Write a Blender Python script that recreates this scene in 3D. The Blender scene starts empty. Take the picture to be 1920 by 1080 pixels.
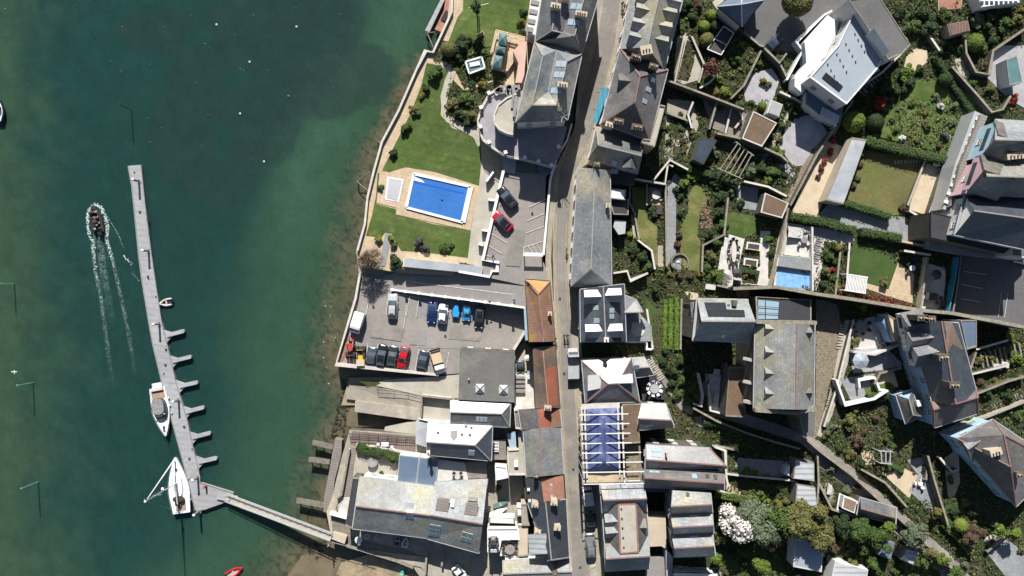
import bpy, math, random
from mathutils import Vector, Matrix, noise
from mathutils.geometry import tessellate_polygon
R = random.Random(7)
C = bpy.context.scene.collection
sc = bpy.context.scene
H = 150.0          # camera height over the water, metres; one picture pixel is 0.1 m on the water
SLOPE = 0.15
# ---------------------------------------------------------------- camera, sky, sun, exposure
cam = bpy.data.cameras.new("camera"); co = bpy.data.objects.new("camera", cam); C.objects.link(co)
co.location = (0, 0, H); co.rotation_euler = (0, 0, 0)
cam.sensor_width = 36; cam.angle = 2 * math.atan(96.0 / H); cam.clip_end = 6000; cam.clip_start = 1
sc.camera = co
SUN_EL = math.radians(39); SUN_AZ = math.radians(-3.0)
w = bpy.data.worlds.new("World"); sc.world = w; w.use_nodes = True
nt = w.node_tree; nt.nodes.clear()
sky = nt.nodes.new('ShaderNodeTexSky'); sky.sky_type = 'NISHITA'; sky.sun_disc = False
sky.sun_elevation = SUN_EL; sky.sun_rotation = SUN_AZ
bg = nt.nodes.new('ShaderNodeBackground'); bg.inputs[1].default_value = 0.05
ow = nt.nodes.new('ShaderNodeOutputWorld')
nt.links.new(sky.outputs[0], bg.inputs[0]); nt.links.new(bg.outputs[0], ow.inputs[0])
sl = bpy.data.lights.new("sun", 'SUN'); sl.energy = 5.0; sl.angle = math.radians(0.5); sl.color = (1, 0.955, 0.89)
so = bpy.data.objects.new("sun", sl); C.objects.link(so)
sv = Vector((math.sin(SUN_AZ) * math.cos(SUN_EL), math.cos(SUN_AZ) * math.cos(SUN_EL), math.sin(SUN_EL)))
so.rotation_euler = sv.to_track_quat('Z', 'Y').to_euler(); so.location = (0, 60, 120)
sc.view_settings.view_transform = 'Standard'; sc.view_settings.look = 'None'
sc.view_settings.exposure = 0.72; sc.view_settings.gamma = 1.0
try: sc.cycles.max_bounces = 4; sc.cycles.diffuse_bounces = 1; sc.cycles.transparent_max_bounces = 6
except Exception: pass

# ---------------------------------------------------------------- mapping and heights
def P(px, py, z=0.0):
    k = 0.1 * (1 - z / H)
    return Vector(((px - 960) * k, (540 - py) * k, z))
def PV(px, py, h, z0=0.0):
    return P(px, py, z0)+Vector((0, 0, h-z0))      # straight above a ground pixel
def gz(px, py=0):
    u = (px - 960) * 0.1
    if u * (1 - 6 / H) <= 12: return 6.0
    return (6 + SLOPE * (u - 12)) / (1 + SLOPE * u / H)
def wz(X): return 6.0 + SLOPE * max(0.0, X - 12)

# ---------------------------------------------------------------- materials
MATS = {}
def ramp_noise(nt, pos, scale, detail, lo, hi):
    n = nt.nodes.new('ShaderNodeTexNoise'); n.inputs['Scale'].default_value = scale
    n.inputs['Detail'].default_value = detail; n.inputs['Roughness'].default_value = 0.6
    nt.links.new(pos, n.inputs['Vector'])
    r = nt.nodes.new('ShaderNodeMapRange'); r.inputs[1].default_value = lo; r.inputs[2].default_value = hi
    nt.links.new(n.outputs[0], r.inputs[0]); return r.outputs[0]
def mixc(nt, f, a, b, mode='MIX'):
    m = nt.nodes.new('ShaderNodeMix'); m.data_type = 'RGBA'; m.blend_type = mode
    if hasattr(f, 'links') or hasattr(f, 'is_linked'): nt.links.new(f, m.inputs[0])
    else: m.inputs[0].default_value = f
    for s, i in ((a, 6), (b, 7)):
        if isinstance(s, tuple): m.inputs[i].default_value = (*s, 1)
        else: nt.links.new(s, m.inputs[i])
    return m.outputs[2]
def mat(key, c1, c2=None, rough=0.8, s=0.5, c3=None, s3=0.12, t3=(0.5, 0.62), fine=0.25, lines=None, brick=None, bump=0.0, metal=0.0, spec=0.4, island=0.0, local=False, blotch=0.0):
    """c1/c2 mottled, c3 stains (lichen, wear), fine grain, optional coursing lines (spacing m, angle deg, strength) or brick/paving joints"""
    m = bpy.data.materials.new(key); m.use_nodes = True; nt = m.node_tree; nt.nodes.clear()
    out = nt.nodes.new('ShaderNodeOutputMaterial'); b = nt.nodes.new('ShaderNodeBsdfPrincipled')
    nt.links.new(b.outputs[0], out.inputs[0])
    if local:
        tc = nt.nodes.new('ShaderNodeTexCoord'); pos = tc.outputs['Object']
    else:
        g = nt.nodes.new('ShaderNodeNewGeometry'); pos = g.outputs['Position']
    c2 = c2 or tuple(x * 0.75 for x in c1)
    col = mixc(nt, ramp_noise(nt, pos, s, 5, 0.32, 0.68), c1, c2)
    if c3: col = mixc(nt, ramp_noise(nt, pos, s3, 6, t3[0], t3[1]), col, c3)
    if brick:
        bw, bh, ang, st = brick
        mp = nt.nodes.new('ShaderNodeMapping'); mp.inputs['Rotation'].default_value = (0, 0, math.radians(ang)); nt.links.new(pos, mp.inputs[0])
        bt = nt.nodes.new('ShaderNodeTexBrick'); bt.inputs['Scale'].default_value = 1
        bt.inputs['Brick Width'].default_value = bw; bt.inputs['Row Height'].default_value = bh; bt.inputs['Mortar Size'].default_value = min(bw, bh) * 0.06
        bt.inputs['Color1'].default_value = (1, 1, 1, 1); bt.inputs['Color2'].default_value = (0.82, 0.82, 0.82, 1); bt.inputs['Mortar'].default_value = (1 - st,) * 3 + (1,)
        nt.links.new(mp.outputs[0], bt.inputs[0]); col = mixc(nt, 1.0, col, bt.outputs[0], 'MULTIPLY')
    if lines:
        sp, ang, st = lines
        mp = nt.nodes.new('ShaderNodeMapping'); mp.inputs['Rotation'].default_value = (0, 0, math.radians(ang)); nt.links.new(pos, mp.inputs[0])
        wv = nt.nodes.new('ShaderNodeTexWave'); wv.wave_type = 'BANDS'; wv.bands_direction = 'Y'
        wv.inputs['Scale'].default_value = 0.314 / sp; wv.inputs['Distortion'].default_value = 0.6; wv.inputs['Detail'].default_value = 1
        nt.links.new(mp.outputs[0], wv.inputs[0])
        r = nt.nodes.new('ShaderNodeMapRange'); r.inputs[1].default_value = 0; r.inputs[2].default_value = 0.5; r.inputs[3].default_value = 1 - st; r.inputs[4].default_value = 1.0
        nt.links.new(wv.outputs[1], r.inputs[0]); cr = nt.nodes.new('ShaderNodeCombineColor')
        for i in range(3): nt.links.new(r.outputs[0], cr.inputs[i])
        col = mixc(nt, 1.0, col, cr.outputs[0], 'MULTIPLY')
    if blotch:
        col = mixc(nt, ramp_noise(nt, pos, .09, 4, .38, .62), col, mixc(nt, 1.0, col, (1 - blotch,) * 3, 'MULTIPLY')); col = mixc(nt, ramp_noise(nt, pos, 1.3, 6, .5, .72), col, mixc(nt, 1.0, col, (1 + blotch,) * 3, 'MULTIPLY'))
    if fine:
        f = ramp_noise(nt, pos, 3.1, 3, 0.3, 0.7)
        col = mixc(nt, f, col, mixc(nt, 1.0, col, (1 - fine,) * 3, 'MULTIPLY'))
    if island:
        gi = nt.nodes.new('ShaderNodeNewGeometry'); r = nt.nodes.new('ShaderNodeMapRange'); r.inputs[3].default_value = 1 - island; r.inputs[4].default_value = 1 + island * 0.7
        nt.links.new(gi.outputs['Random Per Island'], r.inputs[0]); cr = nt.nodes.new('ShaderNodeCombineColor')
        for i in range(3): nt.links.new(r.outputs[0], cr.inputs[i])
        col = mixc(nt, 1.0, col, cr.outputs[0], 'MULTIPLY')
    nt.links.new(col, b.inputs['Base Color']); b.inputs['Roughness'].default_value = rough; b.inputs['Metallic'].default_value = metal
    b.inputs['Specular IOR Level'].default_value = spec
    if bump:
        bn = nt.nodes.new('ShaderNodeTexNoise'); bn.inputs['Scale'].default_value = 4; bn.inputs['Detail'].default_value = 4; nt.links.new(pos, bn.inputs['Vector'])
        bp = nt.nodes.new('ShaderNodeBump'); bp.inputs['Strength'].default_value = bump; bp.inputs['Distance'].default_value = 0.15
        nt.links.new(bn.outputs[0], bp.inputs['Height']); nt.links.new(bp.outputs[0], b.inputs['Normal'])
    MATS[key] = m; return m
SL = dict(rough=0.36, spec=0.9, bump=0.12)
SM = dict(rough=0.6, spec=0.45, bump=0.25)
mat('slate_blue', (.085,.10,.125), (.06,.07,.09), s=.6, c3=(.17,.17,.15), t3=(.55,.75), brick=(.55,.38,0,.3), blotch=.3, **SL)
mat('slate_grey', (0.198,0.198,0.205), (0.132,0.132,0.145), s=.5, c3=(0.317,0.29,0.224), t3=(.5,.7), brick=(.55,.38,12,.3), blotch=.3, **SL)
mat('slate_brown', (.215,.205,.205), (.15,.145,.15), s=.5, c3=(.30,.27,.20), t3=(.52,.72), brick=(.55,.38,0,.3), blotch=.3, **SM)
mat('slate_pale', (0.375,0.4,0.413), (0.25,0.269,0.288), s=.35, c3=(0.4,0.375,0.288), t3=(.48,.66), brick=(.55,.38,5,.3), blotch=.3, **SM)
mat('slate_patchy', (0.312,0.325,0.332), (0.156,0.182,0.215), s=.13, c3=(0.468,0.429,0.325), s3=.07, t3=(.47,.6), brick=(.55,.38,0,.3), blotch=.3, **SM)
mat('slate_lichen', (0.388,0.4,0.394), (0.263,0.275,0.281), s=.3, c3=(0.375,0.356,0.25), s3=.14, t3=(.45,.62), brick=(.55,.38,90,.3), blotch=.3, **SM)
mat('slate_dark', (.055,.065,.08), (.04,.045,.055), s=.6, c3=(.12,.11,.10), t3=(.58,.75), lines=(.45,0,.15), **SL)
mat('tile_orange', blotch=.22, c1=(.40,.22,.15), c2=(.30,.17,.13), s=.4, c3=(.50,.32,.07), s3=.13, t3=(.46,.58), lines=(.35,0,.3), rough=.85)
mat('tile_hip', (.55,.28,.10), (.42,.20,.09), s=.4, c3=(.5,.33,.12), t3=(.5,.7), lines=(.35,0,.25), rough=.85)
mat('tile_red', blotch=.22, c1=(.50,.16,.10), c2=(.34,.13,.09), s=.35, c3=(.30,.20,.12), s3=.2, t3=(.5,.64), lines=(.35,0,.25), rough=.85)
mat('tile_brown', blotch=.22, c1=(.26,.19,.15), c2=(.17,.13,.11), s=.35, c3=(.35,.22,.10), s3=.2, t3=(.5,.66), lines=(.35,0,.25), rough=.85)
mat('terracotta', (.42,.20,.13), (.30,.15,.11), s=.9, c3=(.22,.14,.10), s3=.5, t3=(.5,.7), rough=.9)
mat('ridge_red', (.30,.15,.135), (.20,.13,.12), s=2, rough=.9)
mat('ridge_grey', (.32,.30,.28), s=2, rough=.9)
mat('lead', (0.363,0.385,0.418), (0.275,0.297,0.33), s=.4, rough=.6, c3=(0.462,0.462,0.462), fine=.12)
mat('felt_grey', blotch=.14, c1=(0.152,0.152,0.147), c2=(0.126,0.126,0.121), s=.25, rough=.9, fine=.18, c3=(0.189,0.189,0.168))
mat('felt_dark', (.05,.052,.06), (.035,.037,.045), s=.4, rough=.85)
mat('felt_brown', (.17,.12,.08), (.13,.09,.06), s=.5, rough=.95, c3=(.20,.10,.05))
mat('roof_white', (.70,.71,.72), (.58,.60,.62), s=.4, rough=.6, fine=.1)
mat('roof_bluewhite', (0.31,0.356,0.402), (0.265,0.305,0.345), s=.3, rough=.5, fine=.1)
mat('sheet_white', (.50,.52,.54), (.38,.40,.42), s=.3, rough=.5, lines=(.9,0,.35), fine=.1)
mat('sheet_brown', (.22,.13,.10), (.15,.10,.08), s=.6, rough=.8, lines=(.5,90,.4))
mat('blue_sheet', (.12,.17,.24), (.09,.13,.19), s=.3, rough=.55, fine=.08)
mat('wall_white', (.64,.63,.61), (.55,.54,.52), s=.25, rough=.85, fine=.1)
mat('wall_cream', (.50,.43,.33), (.42,.36,.28), s=.3, rough=.9, fine=.15)
mat('wall_stone', (.15,.13,.105), (.095,.085,.07), s=1.2, rough=.95, brick=(.7,.35,0,.35), c3=(.16,.17,.11), fine=.3, bump=.4)
mat('wall_pink', (.58,.38,.42), (.52,.34,.38), s=.4, rough=.85, fine=.08)
mat('wall_blue', (.36,.53,.62), (.30,.46,.55), s=.4, rough=.85, fine=.08)
mat('wall_skyblue', (.27,.40,.56), (.22,.34,.49), s=.3, rough=.85, fine=.08)
mat('coping', (.33,.30,.24), (.18,.165,.13), s=1.5, rough=.9, fine=.3, c3=(.25,.24,.18), s3=.6, t3=(.52,.68))
mat('wallwash', (.58,.55,.50), (.46,.43,.39), s=.8, rough=.9, fine=.15)
mat('asphalt', blotch=.14, c1=(0.269,0.252,0.243), c2=(0.224,0.21,0.202), s=.2, rough=.92, fine=.16, c3=(0.298,0.275,0.252), s3=.1, t3=(.5,.6), bump=.1)
mat('tarmac_warm', (0.286,0.265,0.243), (0.243,0.227,0.211), s=.2, rough=.92, fine=.16, blotch=.12, c3=(0.313,0.286,0.254), s3=.1, t3=(.5,.6))
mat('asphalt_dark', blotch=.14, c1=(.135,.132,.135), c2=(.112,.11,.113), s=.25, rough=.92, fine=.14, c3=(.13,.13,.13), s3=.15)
mat('asphalt_road', blotch=.14, c1=(0.25,0.231,0.206), c2=(0.2,0.188,0.173), s=.3, rough=.92, fine=.12, c3=(0.294,0.269,0.237), s3=.2, bump=.1)
mat('concrete', blotch=.14, c1=(0.399,0.363,0.303), c2=(0.303,0.278,0.23), s=.35, rough=.92, fine=.22, c3=(0.484,0.424,0.327), s3=.2, bump=.15)
mat('concrete_pale', (0.437,0.408,0.345), (0.345,0.322,0.27), s=.4, rough=.9, fine=.15, c3=(0.345,0.322,0.253), s3=.25, t3=(.55,.7))
mat('pavement', (0.414,0.368,0.282), (0.333,0.299,0.23), s=.6, rough=.92, fine=.2, brick=(.9,.6,80,.25))
mat('paving_cream', (0.564,0.444,0.306), (0.468,0.372,0.252), s=.5, rough=.9, fine=.12, brick=(.6,.6,10,.2), c3=(0.6,0.432,0.24), s3=.15, t3=(.56,.7))
mat('paving_white', (0.625,0.6,0.562), (0.525,0.5,0.463), s=.4, rough=.85, fine=.1, brick=(.8,.8,15,.16))
mat('paving_lilac', (0.408,0.402,0.426), (0.336,0.33,0.354), s=.4, rough=.85, fine=.12, brick=(.9,.9,25,.15))
mat('paving_grey', (.30,.31,.32), (.24,.25,.26), s=.5, rough=.9, fine=.15, brick=(.7,.7,5,.2))
mat('terrace_lilac', (.33,.31,.34), (.28,.265,.29), s=.4, rough=.9, fine=.1, brick=(1.2,1.2,10,.12))
mat('sandy', (0.552,0.456,0.324), (0.456,0.372,0.264), s=.4, rough=.95, fine=.15, c3=(0.54,0.444,0.324), s3=.5, t3=(.5,.62))
mat('gravel', (.30,.25,.18), (.18,.15,.11), s=2.5, rough=.95, fine=.4, bump=.5)
mat('soil', (.11,.085,.055), (.07,.055,.038), s=1.0, rough=1, fine=.3, c3=(.06,.085,.03), s3=.35, t3=(.42,.55), bump=.5)
mat('undergrowth', (.045,.06,.022), (.028,.038,.016), s=.8, rough=1, fine=.4, c3=(.085,.075,.045), s3=.25, t3=(.5,.65), bump=.8)
mat('stone', (.24,.22,.18), (.16,.145,.12), s=1.5, rough=.95, fine=.35, bump=.5)
mat('wood_deck', (.22,.17,.15), (.16,.125,.11), s=.5, rough=.85, lines=(.35,90,.3), fine=.15)
mat('wood_grey', (0.264,0.231,0.209), (0.198,0.176,0.16), s=.5, rough=.88, lines=(.5,15,.25), fine=.15)
mat('wood_pale', (.55,.45,.32), (.45,.36,.25), s=.8, rough=.8, fine=.15)
mat('pontoon', (.35,.355,.375), (.30,.305,.32), s=.35, rough=.75, fine=.1, blotch=.1, c3=(.27,.27,.27), s3=.8, t3=(.56,.7), lines=(1.1,8,.1))
mat('galv', (.50,.52,.53), (.42,.44,.45), s=1, rough=.45, metal=.3, fine=.1)
mat('plaster_white', (.74,.74,.74), (.66,.66,.66), s=1, rough=.35, fine=.04)
mat('gelcoat', (.82,.84,.85), (.78,.80,.81), s=1, rough=.3, fine=.03, spec=.5)
mat('teak', (.45,.30,.20), (.36,.24,.16), s=1, rough=.7, lines=(.15,90,.3))
mat('black', (.02,.02,.024), (.015,.015,.018), s=1, rough=.5, fine=.1)
mat('rubber', (.03,.03,.03), s=1, rough=.9)
mat('white_line', (.70,.68,.64), (.45,.43,.40), s=1.6, rough=.85, fine=.2)
mat('yellow_line', (.52,.42,.18), (.38,.31,.16), s=1.5, rough=.85, fine=.2)
mat('glass', (.05,.07,.09), (.04,.055,.07), s=.4, rough=.08, fine=0, spec=.8)
mat('glass_pale', (.30,.42,.50), (.24,.34,.42), s=.4, rough=.12, fine=0, spec=.8)
mat('glass_teal', (.12,.22,.22), (.08,.16,.17), s=.5, rough=.15, fine=.05, spec=.8)
mat('solar', (.025,.028,.035), (.02,.022,.03), s=1, rough=.25, brick=(1.6,1.0,3,.3))
mat('pool_blue', (.045,.17,.47), (.035,.135,.41), s=.25, rough=.2, fine=.1, spec=.6, bump=.4)
mat('pool_deep', (.02,.11,.50), (.018,.10,.45), s=.3, rough=.3, fine=.03)
mat('pool_light', (0.253,0.483,0.805), (0.161,0.345,0.69), s=1.6, rough=.2, fine=.15, spec=.6)
mat('cover_grey', (.42,.44,.47), (.36,.36,.37), s=.3, rough=.7, fine=.05)
mat('tarp_blue', (.085,.115,.27), (.055,.08,.21), s=.6, rough=.6, c3=(.15,.19,.36), s3=.35, t3=(.5,.6), lines=(1.1,90,.25), bump=.8)
mat('awning', (0.056,0.28,0.406), (0.049,0.238,0.35), s=.5, rough=.8, lines=(.8,90,.2))
mat('pink_render', (.55,.36,.30), (.48,.32,.27), s=.4, fine=.1)
mat('grass', blotch=.3, lines=(1.3,12,.1), c1=(0.0902,0.143,0.032), c2=(0.0655,0.109,0.0218), s=.25, rough=1, fine=.25, c3=(0.138,0.174,0.051), s3=.35, t3=(.5,.68), bump=.25)
mat('grass_olive', blotch=.22, c1=(0.138,0.163,0.0438), c2=(0.106,0.125,0.035), s=.3, rough=1, fine=.25, c3=(0.237,0.213,0.0875), s3=.25, t3=(.46,.64), bump=.25)
mat('grass_dry', blotch=.22, c1=(0.161,0.149,0.0575), c2=(0.127,0.124,0.046), s=.3, rough=1, fine=.22, c3=(0.127,0.149,0.0403), s3=.22, t3=(.5,.66), bump=.25)
mat('grass_dark', (0.0575,0.103,0.023), (0.0403,0.0747,0.0172), s=.3, rough=1, fine=.25, bump=.25)
mat('sand_wet', (.17,.135,.085), (.12,.10,.065), s=.18, rough=.8, fine=.2, c3=(.09,.085,.055), s3=.3, t3=(.52,.62))
mat('sand_dry', (.40,.31,.20), (.30,.24,.16), s=.3, rough=.95, fine=.2, c3=(.22,.18,.12), s3=.4, t3=(.5,.62), bump=.3)
mat('rock', (.05,.045,.035), (.035,.03,.022), s=1, rough=1, fine=.4, bump=.6)
mat('weed', (.06,.085,.025), (.04,.055,.02), s=1, rough=1, fine=.4, bump=.6)
mat('trunk', (.12,.09,.06), s=2, rough=1)
LK = dict(rough=.75, fine=0, spec=.25, island=.38, local=True)
mat('leaf_dark', (.035,.060,.020), (.022,.040,.014), s=1.2, **LK)
mat('leaf_mid', (.065,.105,.025), (.042,.075,.018), s=1.2, **LK)
mat('leaf_bright', (0.119,0.17,0.0255), (0.0765,0.128,0.0213), s=1.2, **LK)
mat('leaf_lime', (0.17,0.204,0.034), (0.111,0.153,0.0255), s=1.2, **LK)
mat('leaf_olive', (.14,.135,.045), (.09,.095,.03), s=1.2, **LK)
mat('leaf_grey', (.12,.15,.09), (.08,.105,.06), s=1.2, **LK)
mat('leaf_plum', (0.081,0.072,0.0765), (0.054,0.054,0.0495), s=1.2, **LK)
mat('leaf_gold', (0.168,0.138,0.03), (0.12,0.096,0.021), s=1.2, **LK)
mat('leaf_red', (.26,.035,.025), (.18,.03,.02), s=1.2, **LK)
mat('leaf_maroon', (.12,.045,.04), (.09,.03,.03), s=1.2, **LK)
mat('leaf_brown', (0.0944,0.0663,0.0415), (0.0663,0.047,0.0304), s=1.2, **LK)
mat('twig', (.20,.145,.105), (.14,.10,.075), s=1.2, **LK)
mat('blossom', (.70,.65,.62), (.46,.42,.39), s=1.2, **LK)
mat('crop', (.12,.19,.025), (.07,.125,.02), s=1.2, **LK)
mat('stone_red', (0.264,0.16,0.12), (0.192,0.12,0.096), s=1.5, rough=.95, fine=.3, bump=.4)
mat('pot', (.40,.22,.13), s=2, rough=.9)
mat('potcream', (.62,.55,.42), s=2, rough=.9)
mat('foam', (.45,.52,.51), (.34,.42,.41), s=2, rough=.6, fine=.1)
mat('cloth_dark', (.03,.035,.05), s=3, rough=.9, local=True)
mat('cloth_red', (.40,.05,.04), s=3, rough=.9, local=True)
mat('cloth_pale', (.5,.48,.45), s=3, rough=.9, local=True)
mat('skin', (.50,.30,.22), s=3, rough=.7, local=True)
mat('hair', (.05,.035,.025), s=3, rough=.8, local=True)
mat('furniture_dark', (.06,.055,.055), s=2, rough=.7)
mat('furniture_grey', (.28,.27,.26), s=2, rough=.8)
mat('cushion', (.60,.58,.55), s=2, rough=.95)
mat('pole_green', (.16,.42,.30), (.10,.28,.20), s=1.5, rough=.6)
mat('buoy_orange', (.5,.15,.05), s=2, rough=.5)
def paint(key, c, rough=.22): return mat(key, c, tuple(x*.92 for x in c), s=1, rough=rough, fine=0, spec=.6, local=True)
for k, c in dict(p_white=(.78,.78,.77), p_black=(.012,.012,.015), p_grey=(.16,.165,.17), p_silver=(.42,.43,.44), p_blue=(.012,.03,.14), p_navy=(.025,.035,.06),
                 p_slate=(.045,.06,.075), p_red=(.45,.012,.02), p_green=(.02,.028,.026), p_sky=(.03,.28,.60), p_yellow=(.62,.42,.02), p_cream=(.55,.44,.30), p_tractor=(.40,.06,.035), p_teal=(.04,.40,.36)).items(): paint(k, c)

def foam_mat():
    m = bpy.data.materials.new('wake'); m.use_nodes = True; nt = m.node_tree; b = nt.nodes['Principled BSDF']; b.inputs['Base Color'].default_value = (.36, .46, .44, 1); b.inputs['Roughness'].default_value = .5
    g = nt.nodes.new('ShaderNodeNewGeometry'); a = nt.nodes.new('ShaderNodeAttribute'); a.attribute_name = 'bed'
    n1 = ramp_noise(nt, g.outputs['Position'], 2.6, 6, .42, .62); n2 = ramp_noise(nt, g.outputs['Position'], .55, 3, .3, .6)
    def mul(x, y):
        q = nt.nodes.new('ShaderNodeMath'); q.operation = 'MULTIPLY'; nt.links.new(x, q.inputs[0]); nt.links.new(y, q.inputs[1]); return q.outputs[0]
    nt.links.new(mul(mul(n1, n2), a.outputs['Fac']), b.inputs['Alpha']); MATS['wake'] = m
foam_mat()
# ---------------------------------------------------------------- mesh builder
class MB:
    def __init__(s): s.v = []; s.f = []; s.m = []
    def add(s, vs, fs, mi=0):
        o = len(s.v); s.v += [tuple(p) for p in vs]
        for f in fs: s.f.append(tuple(i + o for i in f)); s.m.append(mi)
        return s
    def poly(s, pts, mi=0):
        if len(pts) > 4:
            t = tessellate_polygon([[Vector(p) for p in pts]])
            fs = []
            for a, b, c in t:
                n = (Vector(pts[b]) - Vector(pts[a])).cross(Vector(pts[c]) - Vector(pts[a]))
                fs.append((a, b, c) if n.z >= 0 else (a, c, b))
            return s.add(pts, fs, mi)
        return s.add(pts, [tuple(range(len(pts)))], mi)
    def prism(s, top, depth, mi=0, side=None):
        """top: list of points; extruded straight down by depth, or to z = depth[0] when depth is a tuple"""
        top = [Vector(p) for p in top]
        if area(top) < 0: top = top[::-1]
        bot = [Vector((p.x, p.y, depth[0] if isinstance(depth, tuple) else p.z - depth)) for p in top]
        s.poly(top, mi); n = len(top); side = mi if side is None else side
        s.add(top + bot, [(i, i + n, (i + 1) % n + n, (i + 1) % n) for i in range(n)], side)
        return s
    def box(s, c, size, rz=0, mi=0):
        c = Vector(c); x, y, z = (k / 2 for k in size); cr, sr = math.cos(rz), math.sin(rz)
        vs = [Vector((c.x + a*x*cr - b*y*sr, c.y + a*x*sr + b*y*cr, c.z + d*z)) for d in (-1, 1) for a, b in ((-1,-1),(1,-1),(1,1),(-1,1))]
        return s.add(vs, [(3,2,1,0),(4,5,6,7),(0,1,5,4),(1,2,6,5),(2,3,7,6),(3,0,4,7)], mi)
    def bar(s, a, b, wd, ht, mi=0):
        """rectangular bar between two points (wd across, ht up)"""
        a = Vector(a); b = Vector(b); d = (b - a)
        if d.length < 1e-5: return s
        d.normalize(); sd = Vector((-d.y, d.x, 0))
        if sd.length < 1e-4: sd = Vector((1, 0, 0))
        sd.normalize(); up = d.cross(sd) * -1
        if up.z < 0: up = -up
        sd = sd * wd / 2; up = up * ht / 2
        vs = [p + i * sd + j * up for p in (a, b) for i, j in ((-1,-1),(1,-1),(1,1),(-1,1))]
        return s.add(vs, [(0,1,2,3),(7,6,5,4),(0,4,5,1),(1,5,6,2),(2,6,7,3),(3,7,4,0)], mi)
    def tube(s, a, b, r, r2=None, n=8, mi=0):
        a = Vector(a); b = Vector(b); d = (b - a).normalized(); r2 = r if r2 is None else r2
        x = d.orthogonal().normalized(); y = d.cross(x); vs = []
        for p, rr in ((a, r), (b, r2)):
            for i in range(n):
                t = 2*math.pi*i/n; vs.append(p + x*math.cos(t)*rr + y*math.sin(t)*rr)
        return s.add(vs, [(i, (i+1) % n, (i+1) % n + n, i + n) for i in range(n)] + [tuple(range(n))[::-1], tuple(range(n, 2*n))], mi)
    def ball(s, c, rx, ry, rz, mi=0, n=10, m=6):
        vs = []; c = Vector(c)
        for j in range(1, m):
            ph = math.pi*j/m
            for i in range(n):
                t = 2*math.pi*i/n; vs.append(c + Vector((rx*math.sin(ph)*math.cos(t), ry*math.sin(ph)*math.sin(t), rz*math.cos(ph))))
        fs = [(j*n+i, (j+1)*n+i, (j+1)*n+(i+1) % n, j*n+(i+1) % n) for j in range(m-2) for i in range(n)]
        k = len(vs); vs += [c + Vector((0, 0, rz)), c - Vector((0, 0, rz))]
        fs += [(k, i, (i+1) % n) for i in range(n)] + [(k+1, (m-2)*n+(i+1) % n, (m-2)*n+i) for i in range(n)]
        return s.add(vs, fs, mi)
    def loft(s, rings, mi=0, caps=True):
        n = len(rings[0]); vs = [p for r in rings for p in r]
        fs = [(j*n+i, j*n+(i+1) % n, (j+1)*n+(i+1) % n, (j+1)*n+i) for j in range(len(rings)-1) for i in range(n)]
        if caps: fs += [tuple(range(n))[::-1], tuple(range((len(rings)-1)*n, len(rings)*n))]
        return s.add(vs, fs, mi)
    def build(s, name, mats, parent=None, origin=None, smooth=False):
        me = bpy.data.meshes.new(name)
        if origin is None: origin = Vector((0, 0, 0)) if parent is None else ROOT.get(parent.name, Vector((0, 0, 0)))
        o = Vector(origin)
        me.from_pydata([(v[0]-o.x, v[1]-o.y, v[2]-o.z) for v in s.v], [], s.f)
        if isinstance(mats, str): mats = [mats]
        for m in mats: me.materials.append(MATS[m])
        if len(mats) > 1: me.polygons.foreach_set('material_index', s.m)
        if smooth: me.polygons.foreach_set('use_smooth', [True]*len(me.polygons))
        me.update(); ob = bpy.data.objects.new(name, me); C.objects.link(ob)
        if parent is not None: ob.parent = parent; ROOT[ob.name] = o
        else: ob.location = o; ROOT[ob.name] = o
        return ob
ROOT = {}
def area(p): return sum(p[i].x*p[(i+1) % len(p)].y - p[(i+1) % len(p)].x*p[i].y for i in range(len(p)))/2
def tag(o, label, cat, group=None, kind=None):
    o['label'] = label; o['category'] = cat
    if group: o['group'] = group
    if kind: o['kind'] = kind
    return o
def struct(o): o['kind'] = 'structure'; return o
def thing(name, label, cat, loc, rz=0, group=None):
    o = bpy.data.objects.new(name, None); C.objects.link(o); o.location = loc; o.rotation_euler = (0, 0, rz); o.empty_display_size = .3
    ROOT[o.name] = Vector(loc) if rz == 0 else Vector((0, 0, 0))
    return tag(o, label, cat, group)
def solo(mb, name, mats, label, cat, group=None, smooth=False, kind=None):
    n = len(mb.v); c = Vector((sum(v[0] for v in mb.v)/n, sum(v[1] for v in mb.v)/n, min(v[2] for v in mb.v)))
    return tag(mb.build(name, mats, None, c, smooth), label, cat, group, kind)
def copy_tree(o, parent=None):
    c = o.copy(); C.objects.link(c)
    if parent is not None: c.parent = parent
    for ch in o.children: copy_tree(ch, c)
    return c

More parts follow.
